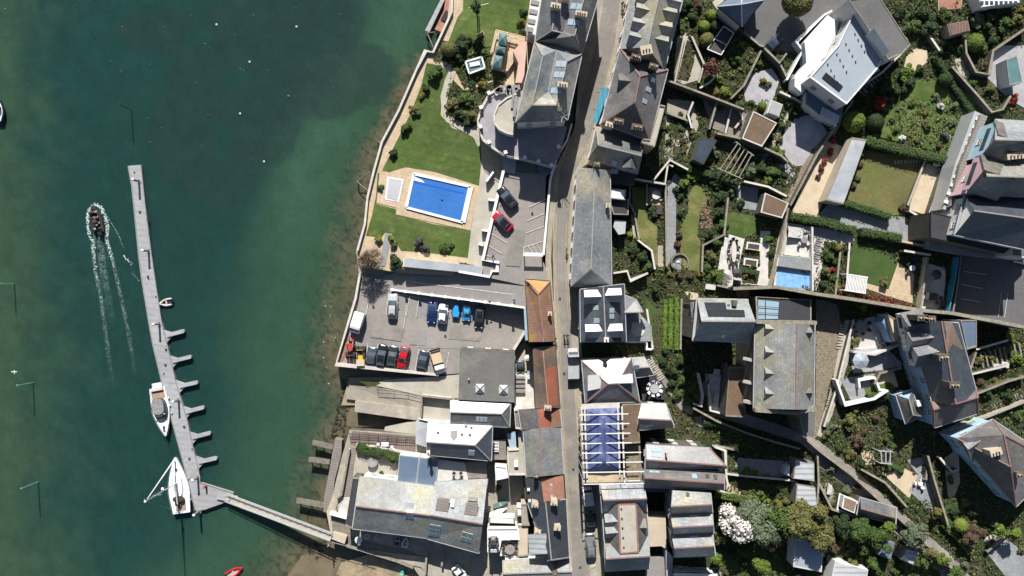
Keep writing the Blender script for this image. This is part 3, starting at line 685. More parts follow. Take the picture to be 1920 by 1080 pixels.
# ---------------------------------------------------------------- vehicles
def wheelset(t, L, W, yf, yr, r=.32):
    for y in (yf, yr):
        for s in (-1, 1):
            o = MB().tube((s*(W/2-.2), y, r), (s*(W/2-.01), y, r), r, n=14).build('wheel', 'rubber', t, (0,0,0)); MB().tube((s*(W/2-.05), y, r), (s*(W/2+.005), y, r), r*.6, n=10).build('rim', 'galv', o, (0,0,0))
def section(y, wl, z0, z1, tw=.9): return [(-wl, y, z0), (-wl*1.02, y, (z0*.4+z1*.6)), (-wl*tw, y, z1), (-wl*tw*.5, y, z1+.03), (wl*tw*.5, y, z1+.03), (wl*tw, y, z1), (wl*1.02, y, (z0*.4+z1*.6)), (wl, y, z0)]
def vehicle(px, py, px2, py2, color, label, kind='car', W=1.8, z=3.0, group='cars parked in the waterside car park', name=None, roofc=None, cat=None):
    """from tail pixel (px,py) to nose pixel (px2,py2), standing at height z"""
    a = P(px, py, z+.8); b = P(px2, py2, z+.8); L = (b-a).length; d = b-a; rz = math.atan2(d.y, d.x)-math.pi/2
    c = (a+b)/2; t = thing(name or 'parked_'+('car' if kind in ('car','suv') else kind), label, cat or ('car' if kind in ('car','suv') else kind.replace('_',' ')), (c.x, c.y, z+.03), rz, group)
    h = L/2; w = W/2
    if kind in ('car', 'suv'):
        H1 = .88 if kind == 'car' else .98; HR = 1.42 if kind == 'car' else 1.68
        S = [(-h, .78, .62), (-h*.97, .9, H1-.05), (-h*.86, .98, H1), (-h*.3, 1, H1), (h*.3, 1, H1-.02), (h*.5, .985, H1-.08), (h*.8, .93, H1-.18), (h*.95, .82, H1-.28), (h, .66, .5)]
        bd = MB().loft([section(y, w*k, .28, zt) for y, k, zt in S])
        rear = -h*.88 if kind == 'suv' else -h*.8
        def gh(ins, top): 
            return [section(rear, w*.80*ins, H1-.02, H1+.02, .95), section(rear*.78, w*.84*ins, H1-.02, (HR-.08) if top else H1, .84), section(-h*.2, w*.87*ins, H1-.02, HR, .82), section(h*.08, w*.86*ins, H1-.02, HR-.06, .80), section(h*.44, w*.80*ins, H1-.06, H1, .95)]
        MBg = MB().loft(gh(1, True))
        rt = roofc or color
        body = bd.build('body', color, t, (0,0,0), True)
        MBg.build('windows', 'glass', t, (0,0,0))
        MB().loft([[(-w*.66, y, zz-.05), (-w*.62, y, zz+.03), (w*.62, y, zz+.03), (w*.66, y, zz-.05)] for y, zz in ((rear*.74, HR-.08), (-h*.2, HR+.02), (h*.06, HR-.03))]).build('roof', rt, t, (0,0,0))
        for s in (-1, 1):
            MB().ball((s*w*.62, h*.93, .62), .2, .12, .1).build('headlight', 'glass_pale', t, (0,0,0)); MB().box((s*w*.7, -h*.965, .72), (.3, .08, .16)).build('tail_light', 'cloth_red', t, (0,0,0))
            MB().box((s*(w+.1), h*.3, H1+.05), (.2, .12, .13)).build('mirror', color, t, (0,0,0))
        wheelset(t, L, W, h*.62, -h*.62)
    elif kind == 'van':
        bd = MB().loft([section(y, w*k, .3, zt, .94) for y, k, zt in ((-h, .95, 1.9), (-h*.95, 1, 2.02), (h*.35, 1, 2.05), (h*.55, .98, 1.9), (h*.78, .96, 1.15), (h*.97, .86, .95), (h, .75, .6))]); bd.build('body', color, t, (0,0,0), False)
        MB().add([(-w*.84, h*.57, 1.9), (w*.84, h*.57, 1.9), (w*.84, h*.78, 1.22), (-w*.84, h*.78, 1.22)], [(0,3,2,1)]).build('windscreen', 'glass', t, (0,0,0))
        for s in (-1, 1):
            MB().box((s*(w*1.0), h*.45, 1.4), (.05, h*.3, .5)).build('window', 'glass', t, (0,0,0)); MB().ball((s*w*.65, h*.97, .75), .2, .1, .12).build('headlight', 'glass_pale', t, (0,0,0)); MB().box((s*(w+.12), h*.6, 1.3), (.22, .1, .25)).build('mirror', 'black', t, (0,0,0))
        if roofc:
            rk = MB(); 
            for i in range(6): rk.box((0, -h*.85+i*h*.24, 2.16), (W*.86, .06, .06))
            for s in (-1, 0, 1): rk.box((s*w*.6, -h*.25, 2.2), (.06, h*1.3, .06))
            rk.build('roof_rack', roofc, t, (0,0,0))
        wheelset(t, L, W, h*.66, -h*.62, .34)
    elif kind in ('pickup', 'lorry'):
        cf = .30 if kind == 'pickup' else .30; HR = 1.75 if kind == 'pickup' else 2.3
        y0 = h-2*h*cf*1.25 if kind == 'pickup' else h-2*h*cf*.85
        MB().loft([section(y, w*k, .4, zt, .93) for y, k, zt in ((y0, .96, HR), (h*.62, .96, HR), (h*.78, .94, 1.1), (h*.96, .86, .95), (h, .72, .6))]).build('cab', color, t, (0,0,0))
        MB().add([(-w*.8, h*.635, HR-.06), (w*.8, h*.635, HR-.06), (w*.82, h*.78, 1.16), (-w*.82, h*.78, 1.16)], [(0,3,2,1)]).build('windscreen', 'glass', t, (0,0,0))
        MB().box((0, (y0-h)/2-.05, .55), (W*.8, h+y0, .3)).build('chassis', 'black', t, (0,0,0))
        bedm = roofc or 'wood_pale'; q = MB().box((0, (y0-h)/2-.05, .9), (W*1.02, h+y0-.1, .12))
        for s in (-1, 1): q.box((s*W*.5, (y0-h)/2-.05, 1.1), (.06, h+y0-.1, .42))
        q.box((0, -h+.03, 1.1), (W, .06, .42)); q.build('flatbed', bedm, t, (0,0,0))
        MB().box((0, -h+.16, 1.42), (W*1.05, .16, .18)).build('tail_bar', 'black', t, (0,0,0)); MB().box((0, y0-.12, 1.5), (W*1.0, .1, .9)).build('headboard', 'black', t, (0,0,0))
        for s in (-1, 1): MB().ball((s*w*.62, h*.95, .75), .2, .1, .12).build('headlight', 'glass_pale', t, (0,0,0))
        wheelset(t, L, W, h*.66, -h*.6, .38)
    return t
# ---------------------------------------------------------------- people
def person_mesh(pose, top, legs):
    """continuous skinned figure; x right, y forward"""
    if pose == 'walk':
        J = dict(pelvis=(0,0,.95,.13), chest=(0,.02,1.3,.15), neck=(0,.03,1.5,.06), head=(0,.05,1.64,.105), crown=(0,.04,1.76,.07), ls=(-.2,.02,1.42,.065), rs=(.2,.02,1.42,.065), le=(-.26,-.1,1.15,.05), re=(.26,.12,1.15,.05), lh=(-.27,-.02,.9,.035), rh=(.27,.3,.98,.035),
                 lt=(-.1,0,.9,.1), rt=(.1,0,.9,.1), lk=(-.1,.16,.5,.07), rk=(.1,-.06,.5,.07), la=(-.1,.26,.08,.045), ra=(.1,-.32,.12,.045), lf=(-.1,.42,.04,.04), rf=(.1,-.18,.04,.04))
    else:
        J = dict(pelvis=(0,0,.5,.14), chest=(0,.04,.85,.15), neck=(0,.06,1.05,.06), head=(0,.08,1.19,.105), crown=(0,.07,1.31,.07), ls=(-.2,.05,.97,.065), rs=(.2,.05,.97,.065), le=(-.26,.12,.72,.05), re=(.26,.12,.72,.05), lh=(-.15,.36,.66,.035), rh=(.15,.36,.66,.035),
                 lt=(-.1,.05,.48,.1), rt=(.1,.05,.48,.1), lk=(-.12,.45,.5,.07), rk=(.12,.45,.5,.07), la=(-.12,.48,.1,.045), ra=(.12,.48,.1,.045), lf=(-.12,.64,.05,.04), rf=(.12,.64,.05,.04))
    Ed = [('pelvis','chest'),('chest','neck'),('neck','head'),('head','crown'),('chest','ls'),('ls','le'),('le','lh'),('chest','rs'),('rs','re'),('re','rh'),('pelvis','lt'),('lt','lk'),('lk','la'),('la','lf'),('pelvis','rt'),('rt','rk'),('rk','ra'),('ra','rf')]
    ks = list(J)
    for sd in ('l', 'r'):   # short finger chains from each hand
        hx, hy, hz, _ = J[sd+'h']
        for f in range(5):
            nm = f'{sd}f{f}'; sp = (f-2)*.018; J[nm] = (hx+sp*(1 if f else 1.6), hy+.05, hz-(.09 if f else .04), .009); ks.append(nm); Ed.append((sd+'h', nm))
    me = bpy.data.meshes.new('body'); me.from_pydata([J[k][:3] for k in ks], [(ks.index(a), ks.index(b)) for a, b in Ed], [])
    o = bpy.data.objects.new('tmp', me); C.objects.link(o); md = o.modifiers.new('s', 'SKIN'); ss = o.modifiers.new('u', 'SUBSURF'); ss.levels = 1
    for i, k in enumerate(ks):
        sk = me.skin_vertices[0].data[i]; sk.radius = (J[k][3], J[k][3]*(.75 if k in ('chest','pelvis') else 1)); sk.use_root = (k == 'pelvis')
    dg = bpy.context.evaluated_depsgraph_get(); nm = bpy.data.meshes.new_from_object(o.evaluated_get(dg)); bpy.data.objects.remove(o)
    nm.materials.clear()
    for m in ('skin', top, legs): nm.materials.append(MATS[m])
    hd = J['neck'][2]; pz = J['pelvis'][2]
    for p in nm.polygons:
        c = p.center; a = abs(c.x)
        armskin = a > .13 and c.z < pz+.02 and c.z > .55 and pose == 'walk' and a > .22
        p.material_index = 0 if c.z > hd-.02 or armskin or (pose != 'walk' and c.y > .3 and c.z > .58) else (1 if c.z > pz+.02 else 2)
        p.use_smooth = True
    nm.name = 'body'; return nm
PM = {}
def person(px, py, z, rz, label, pose='walk', top='cloth_dark', legs='cloth_dark', group=None):
    k = (pose, top, legs)
    if k not in PM: PM[k] = person_mesh(*k)
    c = P(px, py, z) if px is not None else None
    t = thing('person', label, 'person', c, rz, group); o = bpy.data.objects.new('body', PM[k]); C.objects.link(o); o.parent = t
    hz = 1.68 if pose == 'walk' else 1.23
    MB().ball((0, .02, hz+.05), .125, .14, .12).build('hair', 'hair', t, (0,0,0), True); return t
# ---------------------------------------------------------------- boats
def hullpts(L, W, z, bow=.42, stern=.85, n=14, flare=1.0):
    """closed outline from stern to bow, +y is the bow"""
    h = L/2; l = []
    for i in range(n+1):
        t = i/n; y = -h+L*t
        k = stern+(1-stern)*min(1, t/.35) if t < .35 else (1-((t-.35)/.65)**(1/bow*.9))
        l.append((W/2*max(k, .015)*flare, y))
    return [Vector((x, y, z)) for x, y in l]+[Vector((-x, y, z)) for x, y in l[::-1]]
def hull(L, W, zd, mats=('gelcoat',), bow=.42, stern=.85, name='hull', t=None):
    top = hullpts(L, W, zd, bow, stern); mid_ = [Vector((p.x*.97, p.y*.985, zd*.5)) for p in top]; low = [Vector((p.x*.75, p.y*.92, -.2)) for p in top]
    mb = MB().loft([low, mid_, top], 0, False); mb.poly(top, 0); return mb.build(name, list(mats), t, (0,0,0))
def at(t, name, mb, m, parent=None): return mb.build(name, m, parent or t, (0,0,0))
def boat_at(name, label, cat, stern, bow, z=0.0, zz=.8, group=None):
    a = P(*stern, z+zz); b = P(*bow, z+zz); d = b-a; c = (a+b)/2; return thing(name, label, cat, (c.x, c.y, z), math.atan2(d.y, d.x)-math.pi/2, group), d.length
def inflatable(stern, bow, W, label, tube='cloth_pale', floor='wood_grey', z=0.0, motor=True, group=None, name='inflatable_boat', seats=True, r=None):
    t, L = boat_at(name, label, 'inflatable boat', stern, bow, z, .4, group); r = r or W*.12
    o = hullpts(L-2*r, W-2*r, r+.15, .45, .95, 12); n = len(o)//2; path = [Vector((p.x, p.y, p.z+(.12 if p.y > L*.3 else 0))) for p in o]
    mb = MB()
    for i in range(len(path)-1): mb.tube(path[i], path[i+1], r, n=8); mb.ball(path[i], r, r, r, n=8, m=5)
    mb.ball(path[-1], r, r, r, n=8, m=5)
    tb = at(t, 'tube', mb, tube); fl = hullpts(L-1.6*r, W-1.6*r, .2, .45, .95, 12); at(t, 'floor', MB().prism(fl, .15), floor)
    if seats: at(t, 'seat', MB().box((0, -L*.05, r+.2), (W*.7, .28, .08)), 'wood_pale')
    if motor: m = at(t, 'outboard_motor', MB().box((0, -L/2+.05, r+.4), (.3, .45, .5)).box((0, -L/2-.1, 0), (.14, .2, .7)), 'black')
    return t, L
def dinghy(stern, bow, W, label, hm='gelcoat', z=0.0, inner='furniture_grey', group=None, cover_=None):
    t, L = boat_at('dinghy', label, 'dinghy', stern, bow, z, .4, group); hull(L, W, .5, (hm,), .45, .75, 'hull', t)
    at(t, 'cockpit', MB().prism([p*.82+Vector((0,0,.11)) for p in hullpts(L*.96, W*.9, .5, .45, .8)], .03), cover_ or inner); at(t, 'thwart', MB().box((0, 0, .56), (W*.7, .25, .06)), 'wood_pale'); return t
# ================================================================ WATER, SHORE AND THE LAND BLOCKS
COAST = [(845,-40),(838,45),(813,100),(797,98),(780,130),(745,210),(715,265),(700,320),(688,370),(683,420),(668,472),(673,512),(665,560),(653,600),(628,684),(650,730),(655,770),(640,800),(625,830),(605,950),(590,1000),(560,1085),(540,1140)]
def coast_x(py):
    for (x0, y0), (x1, y1) in zip(COAST, COAST[1:]):
        if (y0 <= py <= y1): return x0+(x1-x0)*(py-y0)/max(1e-6, y1-y0)
    return 845 if py < 0 else 540
SHW = [(-40,20),(150,35),(300,60),(450,75),(600,85),(700,75),(800,70),(900,75),(1000,90),(1140,190)]   # width of the pale shallows, pixels
def interp(t, x):
    if x <= t[0][0]: return t[0][1]
    for (a, b), (c, d) in zip(t, t[1:]):
        if x <= c: return b+(d-b)*(x-a)/(c-a)
    return t[-1][1]
def water():
    nx, ny = 260, 300; x0, x1, y0, y1 = -90, 900, -90, 1170
    vs = []; cols = []
    deep = Vector((.0125,.046,.0405)); green = Vector((.031,.076,.047)); olive = Vector((.046,.074,.041)); sand = Vector((.125,.105,.066)); weed = Vector((.0175,.040,.037)); lite = Vector((.054,.118,.072))
    patch = [((560,60),130,120),((640,150),110,80),((440,150),150,150),((300,60),90,50),((390,260),120,130),((480,240),80,80),((420,330),90,70)]
    clear = [((440,145),26,16),((415,265),14,34),((375,68),26,16)]
    for j in range(ny+1):
        for i in range(nx+1):
            px = x0+(x1-x0)*i/nx; py = y0+(y1-y0)*j/ny; p = P(px, py, 0); vs.append(p)
            nz = noise.fractal(Vector((px*.006, py*.006, 1)), .6, 2.1, 4); n2 = noise.fractal(Vector((px*.03, py*.03, 5)), .6, 2.1, 4); n3 = noise.fractal(Vector((px*.11, py*.11, 7)), .6, 2, 3)
            d = coast_x(py)-px                          # distance offshore
            sw = interp(SHW, py)
            t = min(1, max(0, (d-sw*1.2+n2*22)/(185+nz*60))); c = green.lerp(deep, t**.8)
            # far west shoals
            wst = min(1, max(0, (150-px+nz*60+(-20+55*min(1,max(0,(py-350)/300)))+n2*14)/150)); c = c.lerp(olive.lerp(green, .5), wst*.9)
            k = max(0, min(1, 1-abs(d-(sw+70))/90)); c = c.lerp(lite, .55*k*(1-.65*min(1,max(0,(py-380)/160))))
            m = 0
            for (cx, cy), a, b in patch: m = max(m, 1-(((px-cx)/a)**2+((py-cy)/b)**2)+n2*.35+nz*.25)
            m = min(1, max(0, m*3.2))
            for (cx, cy), a, b in clear: m *= min(1, max(0, (((px-cx)/a)**2+((py-cy)/b)**2)-.7+n2*.4)) 
            c = c.lerp(weed, m*.7)
            s = min(1, max(0, (sw*.92-d+n2*22)/(sw*.85))); c = c.lerp(sand, s**1.3*.85)
            if s > .02: c = c.lerp(Vector((.04,.045,.026)), min(.8, max(0, n3*2.2-.1)))
            c = c.lerp(Vector((.03,.05,.03)), min(.5, max(0, n3-.25)*1.8) if t < .85 else 0)
            c = c*(1+.13*n2+.09*n3)*1.0; cols += [c.x, c.y, c.z, 1]
    fs = [(j*(nx+1)+i, (j+1)*(nx+1)+i, (j+1)*(nx+1)+i+1, j*(nx+1)+i+1) for j in range(ny) for i in range(nx)]
    me = bpy.data.meshes.new('water'); me.from_pydata([tuple(v) for v in vs], [], fs); at_ = me.color_attributes.new('bed', 'FLOAT_COLOR', 'POINT'); at_.data.foreach_set('color', cols)
    m = bpy.data.materials.new('water'); m.use_nodes = True; nt = m.node_tree; b = nt.nodes['Principled BSDF']; a = nt.nodes.new('ShaderNodeAttribute'); a.attribute_name = 'bed'
    nt.links.new(a.outputs[0], b.inputs['Base Color']); b.inputs['Roughness'].default_value = .12; b.inputs['IOR'].default_value = 1.33
    b.inputs['Subsurface Weight'].default_value = .85; b.inputs['Subsurface Radius'].default_value = (.5, 1.2, 1.0); b.inputs['Subsurface Scale'].default_value = 1.3   # turbid water: light spreads under the surface
    g = nt.nodes.new('ShaderNodeNewGeometry'); n = nt.nodes.new('ShaderNodeTexNoise'); n.inputs['Scale'].default_value = .9; n.inputs['Detail'].default_value = 7; n.inputs['Roughness'].default_value = .65
    mp = nt.nodes.new('ShaderNodeMapping'); mp.inputs['Rotation'].default_value = (0, 0, .5); mp.inputs['Scale'].default_value = (1, .45, 1); nt.links.new(g.outputs[0], mp.inputs[0]); nt.links.new(mp.outputs[0], n.inputs[0])
    bp = nt.nodes.new('ShaderNodeBump'); bp.inputs['Strength'].default_value = .6; bp.inputs['Distance'].default_value = .3; nt.links.new(n.outputs[0], bp.inputs['Height']); nt.links.new(bp.outputs[0], b.inputs['Normal'])
    me.materials.append(m); o = bpy.data.objects.new('water', me); C.objects.link(o); o['kind'] = 'structure'
    m2 = mat('open_water', (.0125,.046,.0405), (.0125,.046,.0405), rough=.12, s=.01, fine=0)
    q = MB(); X0 = P(x0, 0).x; X1 = P(x1, 0).x; Y0 = P(0, y1).y; Y1 = P(0, y0).y; B = 2500
    for a, b_, c_, d_ in ((-B, -B, X0, B), (X0, Y1, B, B), (X0, -B, B, Y0)): q.add([(a, b_, 0), (c_, b_, 0), (c_, d_, 0), (a, d_, 0)], [(0, 1, 2, 3)])
    struct(q.build('open_sea', 'open_water'))
water()
# land reaching the horizon: a flat skirt along the street, the slope of the hill, then moorland beyond it
def land():
    mb = MB(); L = [(1140,-60),(1118,80),(1092,180),(1074,250),(1046,320),(1024,330),(1018,488),(1030,520),(986,577),(984,640),(1000,660),(1004,760),(980,780),(980,890),(990,1000),(1000,1140)]
    cx = 12.0; B = 2500
    w3 = [P(x, y, 6) for x, y in L]
    for a, b in zip(w3, w3[1:]):
        mb.add([a, b, (max(cx, 0), b.y, 6), (max(cx, 0), a.y, 6)] if a.x <= cx+30 else [], [(0, 1, 2, 3)])
    mb.f = [up(mb.v, f) for f in mb.f]
    y1, y0 = w3[0].y, w3[-1].y; xe = 110; 
    mb.add([(cx, y0, 6), (xe, y0, wz(xe)), (xe, y1, wz(xe)), (cx, y1, 6)], [(0, 1, 2, 3)])
    mb.add([(xe, y0, wz(xe)), (B, y0, wz(xe)+20), (B, y1, wz(xe)+20), (xe, y1, wz(xe))], [(0, 1, 2, 3)])
    mb.add([(cx, y1, 6), (xe, y1, wz(xe)), (B, y1, wz(xe)+20), (B, B, wz(xe)+20), (cx, B, 6)], [(0, 1, 2), (0, 2, 3), (0, 3, 4)])
    mb.add([(cx, -B, 6), (B, -B, wz(xe)+20), (B, y0, wz(xe)+20), (xe, y0, wz(xe)), (cx, y0, 6)], [(0, 1, 2), (0, 2, 3), (0, 3, 4)])
    for a, b in zip(w3, w3[1:]): mb.add([a, b, (b.x, b.y, -3), (a.x, a.y, -3)], [(0, 3, 2, 1)])
    return struct(mb.build('ground', 'undergrowth'))
land()
block('quay_ground', [(849,-60),(838,45),(813,100),(797,98),(780,130),(745,210),(715,265),(700,320),(688,370),(683,420),(668,472),(673,512),(665,560),(653,600),(629,684),(822,704),(862,704),(862,752),(845,790),(800,790),(790,815),(655,806),(650,850),(622,935),(612,960),(622,1010),(775,1064),(800,1100),(1100,1140),(1180,-60)], 'concrete', 2.8, -3, 'wall_stone')
# seabed beach rising out of the water
def beach():
    b = [(628,686),(822,706),(862,706),(862,800),(655,830),(620,935),(590,1140),(1000,1140),(800,1062),(622,1012),(600,960),(600,940)]
    sheet('beach', [(632,688),(648,720),(655,760),(648,800),(862,800),(862,706),(822,706)], 'sand_wet', [.5,.05,.05,.05,1.5,2.0,2.0], 0)
    sheet('beach', [(655,708),(640,760),(790,760),(860,706)], 'sand_dry', [.8,.25,1.8,2.6], 1)
    sheet('beach', [(626,1012),(560,1045),(520,1100),(500,1145),(1010,1145),(1000,1110),(800,1066),(775,1064)], 'sand_wet', [.25,-.02,-.02,-.02,2.4,2.4,2.0,1.7], 0)
    sheet('beach', [(690,1040),(640,1055),(620,1100),(640,1145),(1010,1145),(1000,1110),(800,1068),(770,1066)], 'sand_dry', [1.0,.5,.3,.3,2.5,2.5,2.1,1.8], 1)
beach()
R2 = random.Random(3)
rk = MB()
for i in range(130):
    x = R2.uniform(645, 668); y = R2.uniform(700, 835); x -= (y-700)*.2; rk.ball(P(x, y, .1), R2.uniform(.08,.3), R2.uniform(.08,.25), R2.uniform(.08,.2), n=6, m=4)
for i in range(60): rk.ball(P(R2.uniform(575,660), R2.uniform(1018,1050), .1), R2.uniform(.1,.45), R2.uniform(.1,.4), .15, n=6, m=4)
solo(rk, 'shore_rocks', 'rock', 'dark weedy stones scattered along the tide line by the slipway', 'stones', kind='stuff')

# ---- hotel garden beside the sea
GZ = 4.5
block('garden_ground', [(849,-60),(838,45),(813,100),(797,98),(780,130),(745,210),(715,265),(700,320),(688,370),(683,420),(668,472),(676,500),(755,512),(905,520),(945,322),(960,290),(1000,200),(1040,-60)], 'paving_cream', GZ, -3, 'wall_stone')
sheet('garden_path', [(852,-40),(874,-40),(866,20),(858,20),(820,105),(835,118),(833,124),(800,118),(792,150),(765,215),(740,262),(722,300),(716,330),(706,375),(698,420),(688,440),(676,470),(690,500),(668,474),(684,420),(690,372),(702,322),(718,268),(748,212),(784,132),(798,106),(814,104),(840,48)], 'paving_cream', GZ, 1)
LAWN = 'grass'
sheet('lawn', [(868,20),(870,-40),(1000,-40),(985,60),(960,68),(930,56),(920,95),(870,95),(840,80),(858,32)], LAWN, GZ, 2)
sheet('lawn', [(800,118),(822,122),(843,135),(830,170),(826,215),(848,240),(880,250),(900,262),(902,290),(903,322),(898,348),(860,336),(815,322),(760,313),(737,320),(722,325),(716,320),(745,262),(770,212),(790,160)], LAWN, GZ, 2)
sheet('lawn', [(708,325),(722,322),(716,360),(705,382),(742,392),(744,402),(812,420),(883,432),(877,484),(800,474),(752,470),(733,438),(722,436),(715,445),(686,442),(697,405),(705,368)], LAWN, GZ, 2)
bed([(835,120),(845,130),(850,150),(870,170),(905,160),(930,150),(955,165),(930,175),(905,195),(897,230),(880,244),(850,236),(832,215),(835,175),(846,135)], ['leaf_mid','leaf_dark','leaf_olive'], 'low mixed green planting between the winding path and the round terrace', z=GZ, layer=3, dens=9)
bed([(812,112),(830,75),(862,85),(925,98),(920,120),(950,140),(950,152),(920,150),(870,165),(852,130)], ['leaf_mid','leaf_dark','leaf_gold'], 'dark shrubby ground planting below the glazed garden frame', z=GZ, layer=3, dens=9)
sheet('path', [(826,113),(846,120),(855,135),(843,165),(838,190),(842,215),(868,232),(893,245),(902,272),(896,275),(888,258),(862,243),(836,228),(828,205),(826,180),(834,150),(841,134),(822,121)], 'concrete_pale', GZ, 5)
sheet('paved_terrace', [(712,320),(760,328),(765,314),(885,347),(888,400),(882,432),(742,402),(744,390),(706,380)], 'paving_cream', GZ, 4)
sheet('paved_terrace', [(903,300),(945,318),(905,490),(900,512),(878,484),(884,430),(898,350)], 'concrete_pale', GZ, 4)
sheet('path', [(722,438),(735,438),(728,470),(722,500),(712,498),(716,470)], 'paving_grey', GZ, 5)
sheet('paved_terrace', [(745,470),(800,474),(878,484),(900,512),(755,498)], 'paving_cream', GZ, 3)
# swimming pool under its blue cover
t = thing('swimming_pool', 'large rectangular swimming pool with bright blue surface on the hotel lawn', 'swimming pool', P(825,370,GZ))
pp = [(776,326),(883,350),(868,417),(762,389)]; q = [P(x, y, GZ+.16) for x, y in pp]
MB().prism(q, .1).build('water_surface', 'pool_blue', t)
MB().prism([P(x, y, GZ+.19) for x, y in [(776,339),(870,361),(869,364),(775,342)]], .03).build('cover_seam', 'pool_deep', t)
MB().prism([P(x, y, GZ+.19) for x, y in [(776,334),(778,331),(792,338),(796,343),(776,338)]], .03).build('folded_edge', 'plaster_white', t)
e = MB()
ring = [P(x, y, GZ+.2) for x, y in pp]
for a, b, wd in ((0,1,.5),(1,2,.9),(2,3,.45),(3,0,.5)): e.bar(ring[a], ring[b], wd, .3)
e.build('rim', 'plaster_white', t)
MB().ball(P(829,375,GZ+.2), .25,.2,.08).build('skimmer', 'furniture_dark', t)
t = thing('paddling_pool', 'small covered paddling pool with pale grey cover beside the blue pool', 'pool', P(738,356,GZ))
MB().prism([P(x, y, GZ+.15) for x, y in [(726,331),(757,336),(748,379),(722,374)]], .15).build('rim', 'roof_white', t)
MB().prism([P(x, y, GZ+.2) for x, y in [(729,334),(753,338),(745,376),(725,371)]], .06).build('cover', 'cover_grey', t)
# sea wall, garden walls
wallline([(849,-40),(847,22),(836,46),(812,98),(798,95),(781,130),(747,208),(716,266),(701,320),(689,370),(684,420),(670,470)], 'long pale sea wall curving along the hotel garden edge above the beach', h=.7, t=.32, m='wallwash', top='wallwash', z=GZ, cat='sea wall', name='sea_wall', below=5)
wallline([(944,320),(905,488),(936,492)], 'white wall between the upper car park and the garden terrace', h=2.2, t=.45, m='wall_white', top='plaster_white', z=GZ, below=1)
for i, (a, b) in enumerate((((912,340),(925,322)),((915,374),(931,376)),((903,431),(920,434)),((897,457),(906,460)))):
    wallline([a, b], ['short white buttress wall nearest the round terrace on the garden side','white buttress wall level with the black car on the garden side','white buttress wall below the red car on the garden side','lowest small buttress wall on the garden side of the white wall'][i], h=1.5, t=.3, m='wall_white', top='plaster_white', z=GZ, name='buttress_wall', cat='wall')
# groyne frames on the shore
for i, (a, b, c) in enumerate((((812,88),(801,62),(815,60)),((690,358),(669,340),(693,322)),((712,268),(706,262),(716,255)))):
    mb = MB(); A, B, D = P(*a, 2), P(*b, 1.6), P(*c, 3); mb.tube(A, B, .09); mb.tube(B, D, .09); mb.tube(B, B-Vector((0,0,3)), .12)
    solo(mb, 'timber_frame', 'wood_grey', ['triangular timber frame on the sea wall near the jetty stairs','triangular timber frame on the sea wall beside the pools','tiny timber frame on the sea wall above the lawn'][i], 'timber frame')
# jetty platform and stairs at top left
slab('jetty', [(826,-40),(838,-40),(836,-5),(805,60),(797,57),(828,-5)], 'pontoon', 1.2, .5, 'narrow pale grey floating jetty beside the sea wall at the top', 'jetty')
slab('landing_stage', [(846,-20),(850,15),(838,40),(828,60),(815,55),(832,20),(838,-20)], 'terracotta', 2.5, 2, 'small reddish landing stage between the jetty and the sea wall', 'landing stage')
steps((842,22),(832,40), 13, 8, 'dark slatted stairs on the reddish landing stage', 'furniture_dark', z=2.5)

# ---- upper terrace car park and ramp
block('upper_car_park', [(944,322),(1036,322),(1030,420),(1024,480),(1035,520),(990,577),(982,535),(905,518),(905,490)], 'asphalt', 6.0, -3, 'wall_white')
block('ramp', [(735,544),(985,577),(1000,535),(905,516),(760,500),(718,520)], 'asphalt', [3.05,6.0,6.0,5.2,3.4,3.05], -3, 'wall_white')
block('car_park_ground', [(674,512),(666,560),(654,600),(630,683),(822,703),(862,700),(862,660),(962,662),(984,620),(985,576),(735,543),(718,520)], 'asphalt', 3.0, -3, 'wall_stone')
sheet('car_park_surface', [(862,575),(983,590),(983,622),(962,656),(780,652),(772,605)], 'tarmac_warm', 3.0, 2)
wallline([(735,543),(800,552),(870,561),(985,577)], 'low white kerb wall with posts along the ramp above the parked cars', h=.35, t=.3, m='wall_white', top='plaster_white', z=[3.1,3.85,4.65,6.0], cat='kerb wall', name='ramp_wall', below=1.5)
for i in range(10):
    x = 735+i*25; y = 543+i*3.3; zz = 3.05+(x-735)/250*2.95
    solo(MB().box(P(x, y, zz+.55), (.42, .42, 1.1)).box(P(x, y, zz+1.12), (.52, .52, .1)), 'bollard', 'plaster_white', 'short square white post on the wall along the ramp', 'bollard', 'white posts along the ramp wall')
line([(775,524),(962,551)], 1.2, 'white_line', z=None if 0 else 5.1) if 0 else None
rl = MB(); rl.bar(P(775,529,3.62), P(962,552,5.80), .12, .02)
for i in range(9):
    x = 790+i*21; rl.bar(P(x, 519+(x-775)*.11, 3.7+(x-790)/250*2.75), P(x-1, 545+(x-775)*.135, 3.68+(x-790)/250*2.8), .05, .02)
struct(rl.build('painted_line', 'white_line'))
wallline([(675,512),(667,558),(655,598),(630,683),(822,703)], 'white parapet wall round the seaward sides of the waterside car park', h=.85, t=.36, m='wallwash', top='wallwash', z=3.0, cat='parapet wall', name='parapet_wall', below=4.5)
wallline([(984,622),(963,656)], 'pale slanting wall closing the car park beside the flat grey roof', h=2.2, t=.4, m='wall_white', top='wallwash', z=3.0, cat='wall')
for a, b in (((762,572),(757,616)),((768,556),(762,592)),((729,548),(724,590)),((693,556),(685,595)),((676,551),(691,556)),((785,563),(780,594)),((690,642),(686,680)),((709,645),(703,684)),((728,648),(723,688)),((747,650),(742,690)),((765,652),(761,692)),((785,654),(779,694)),((804,656),(798,698)),((842,660),(836,690)),((745,552),(800,560))): line([a, b], 1.0, 'white_line', z=3.02)
for a, b in (((918,436),(952,456)),((912,458),(942,476)),((992,388),(1024,373)),((988,414),(1020,400)),((986,437),(1020,424)),((905,478),(930,482))): line([a, b], .9, 'white_line', z=6.02)
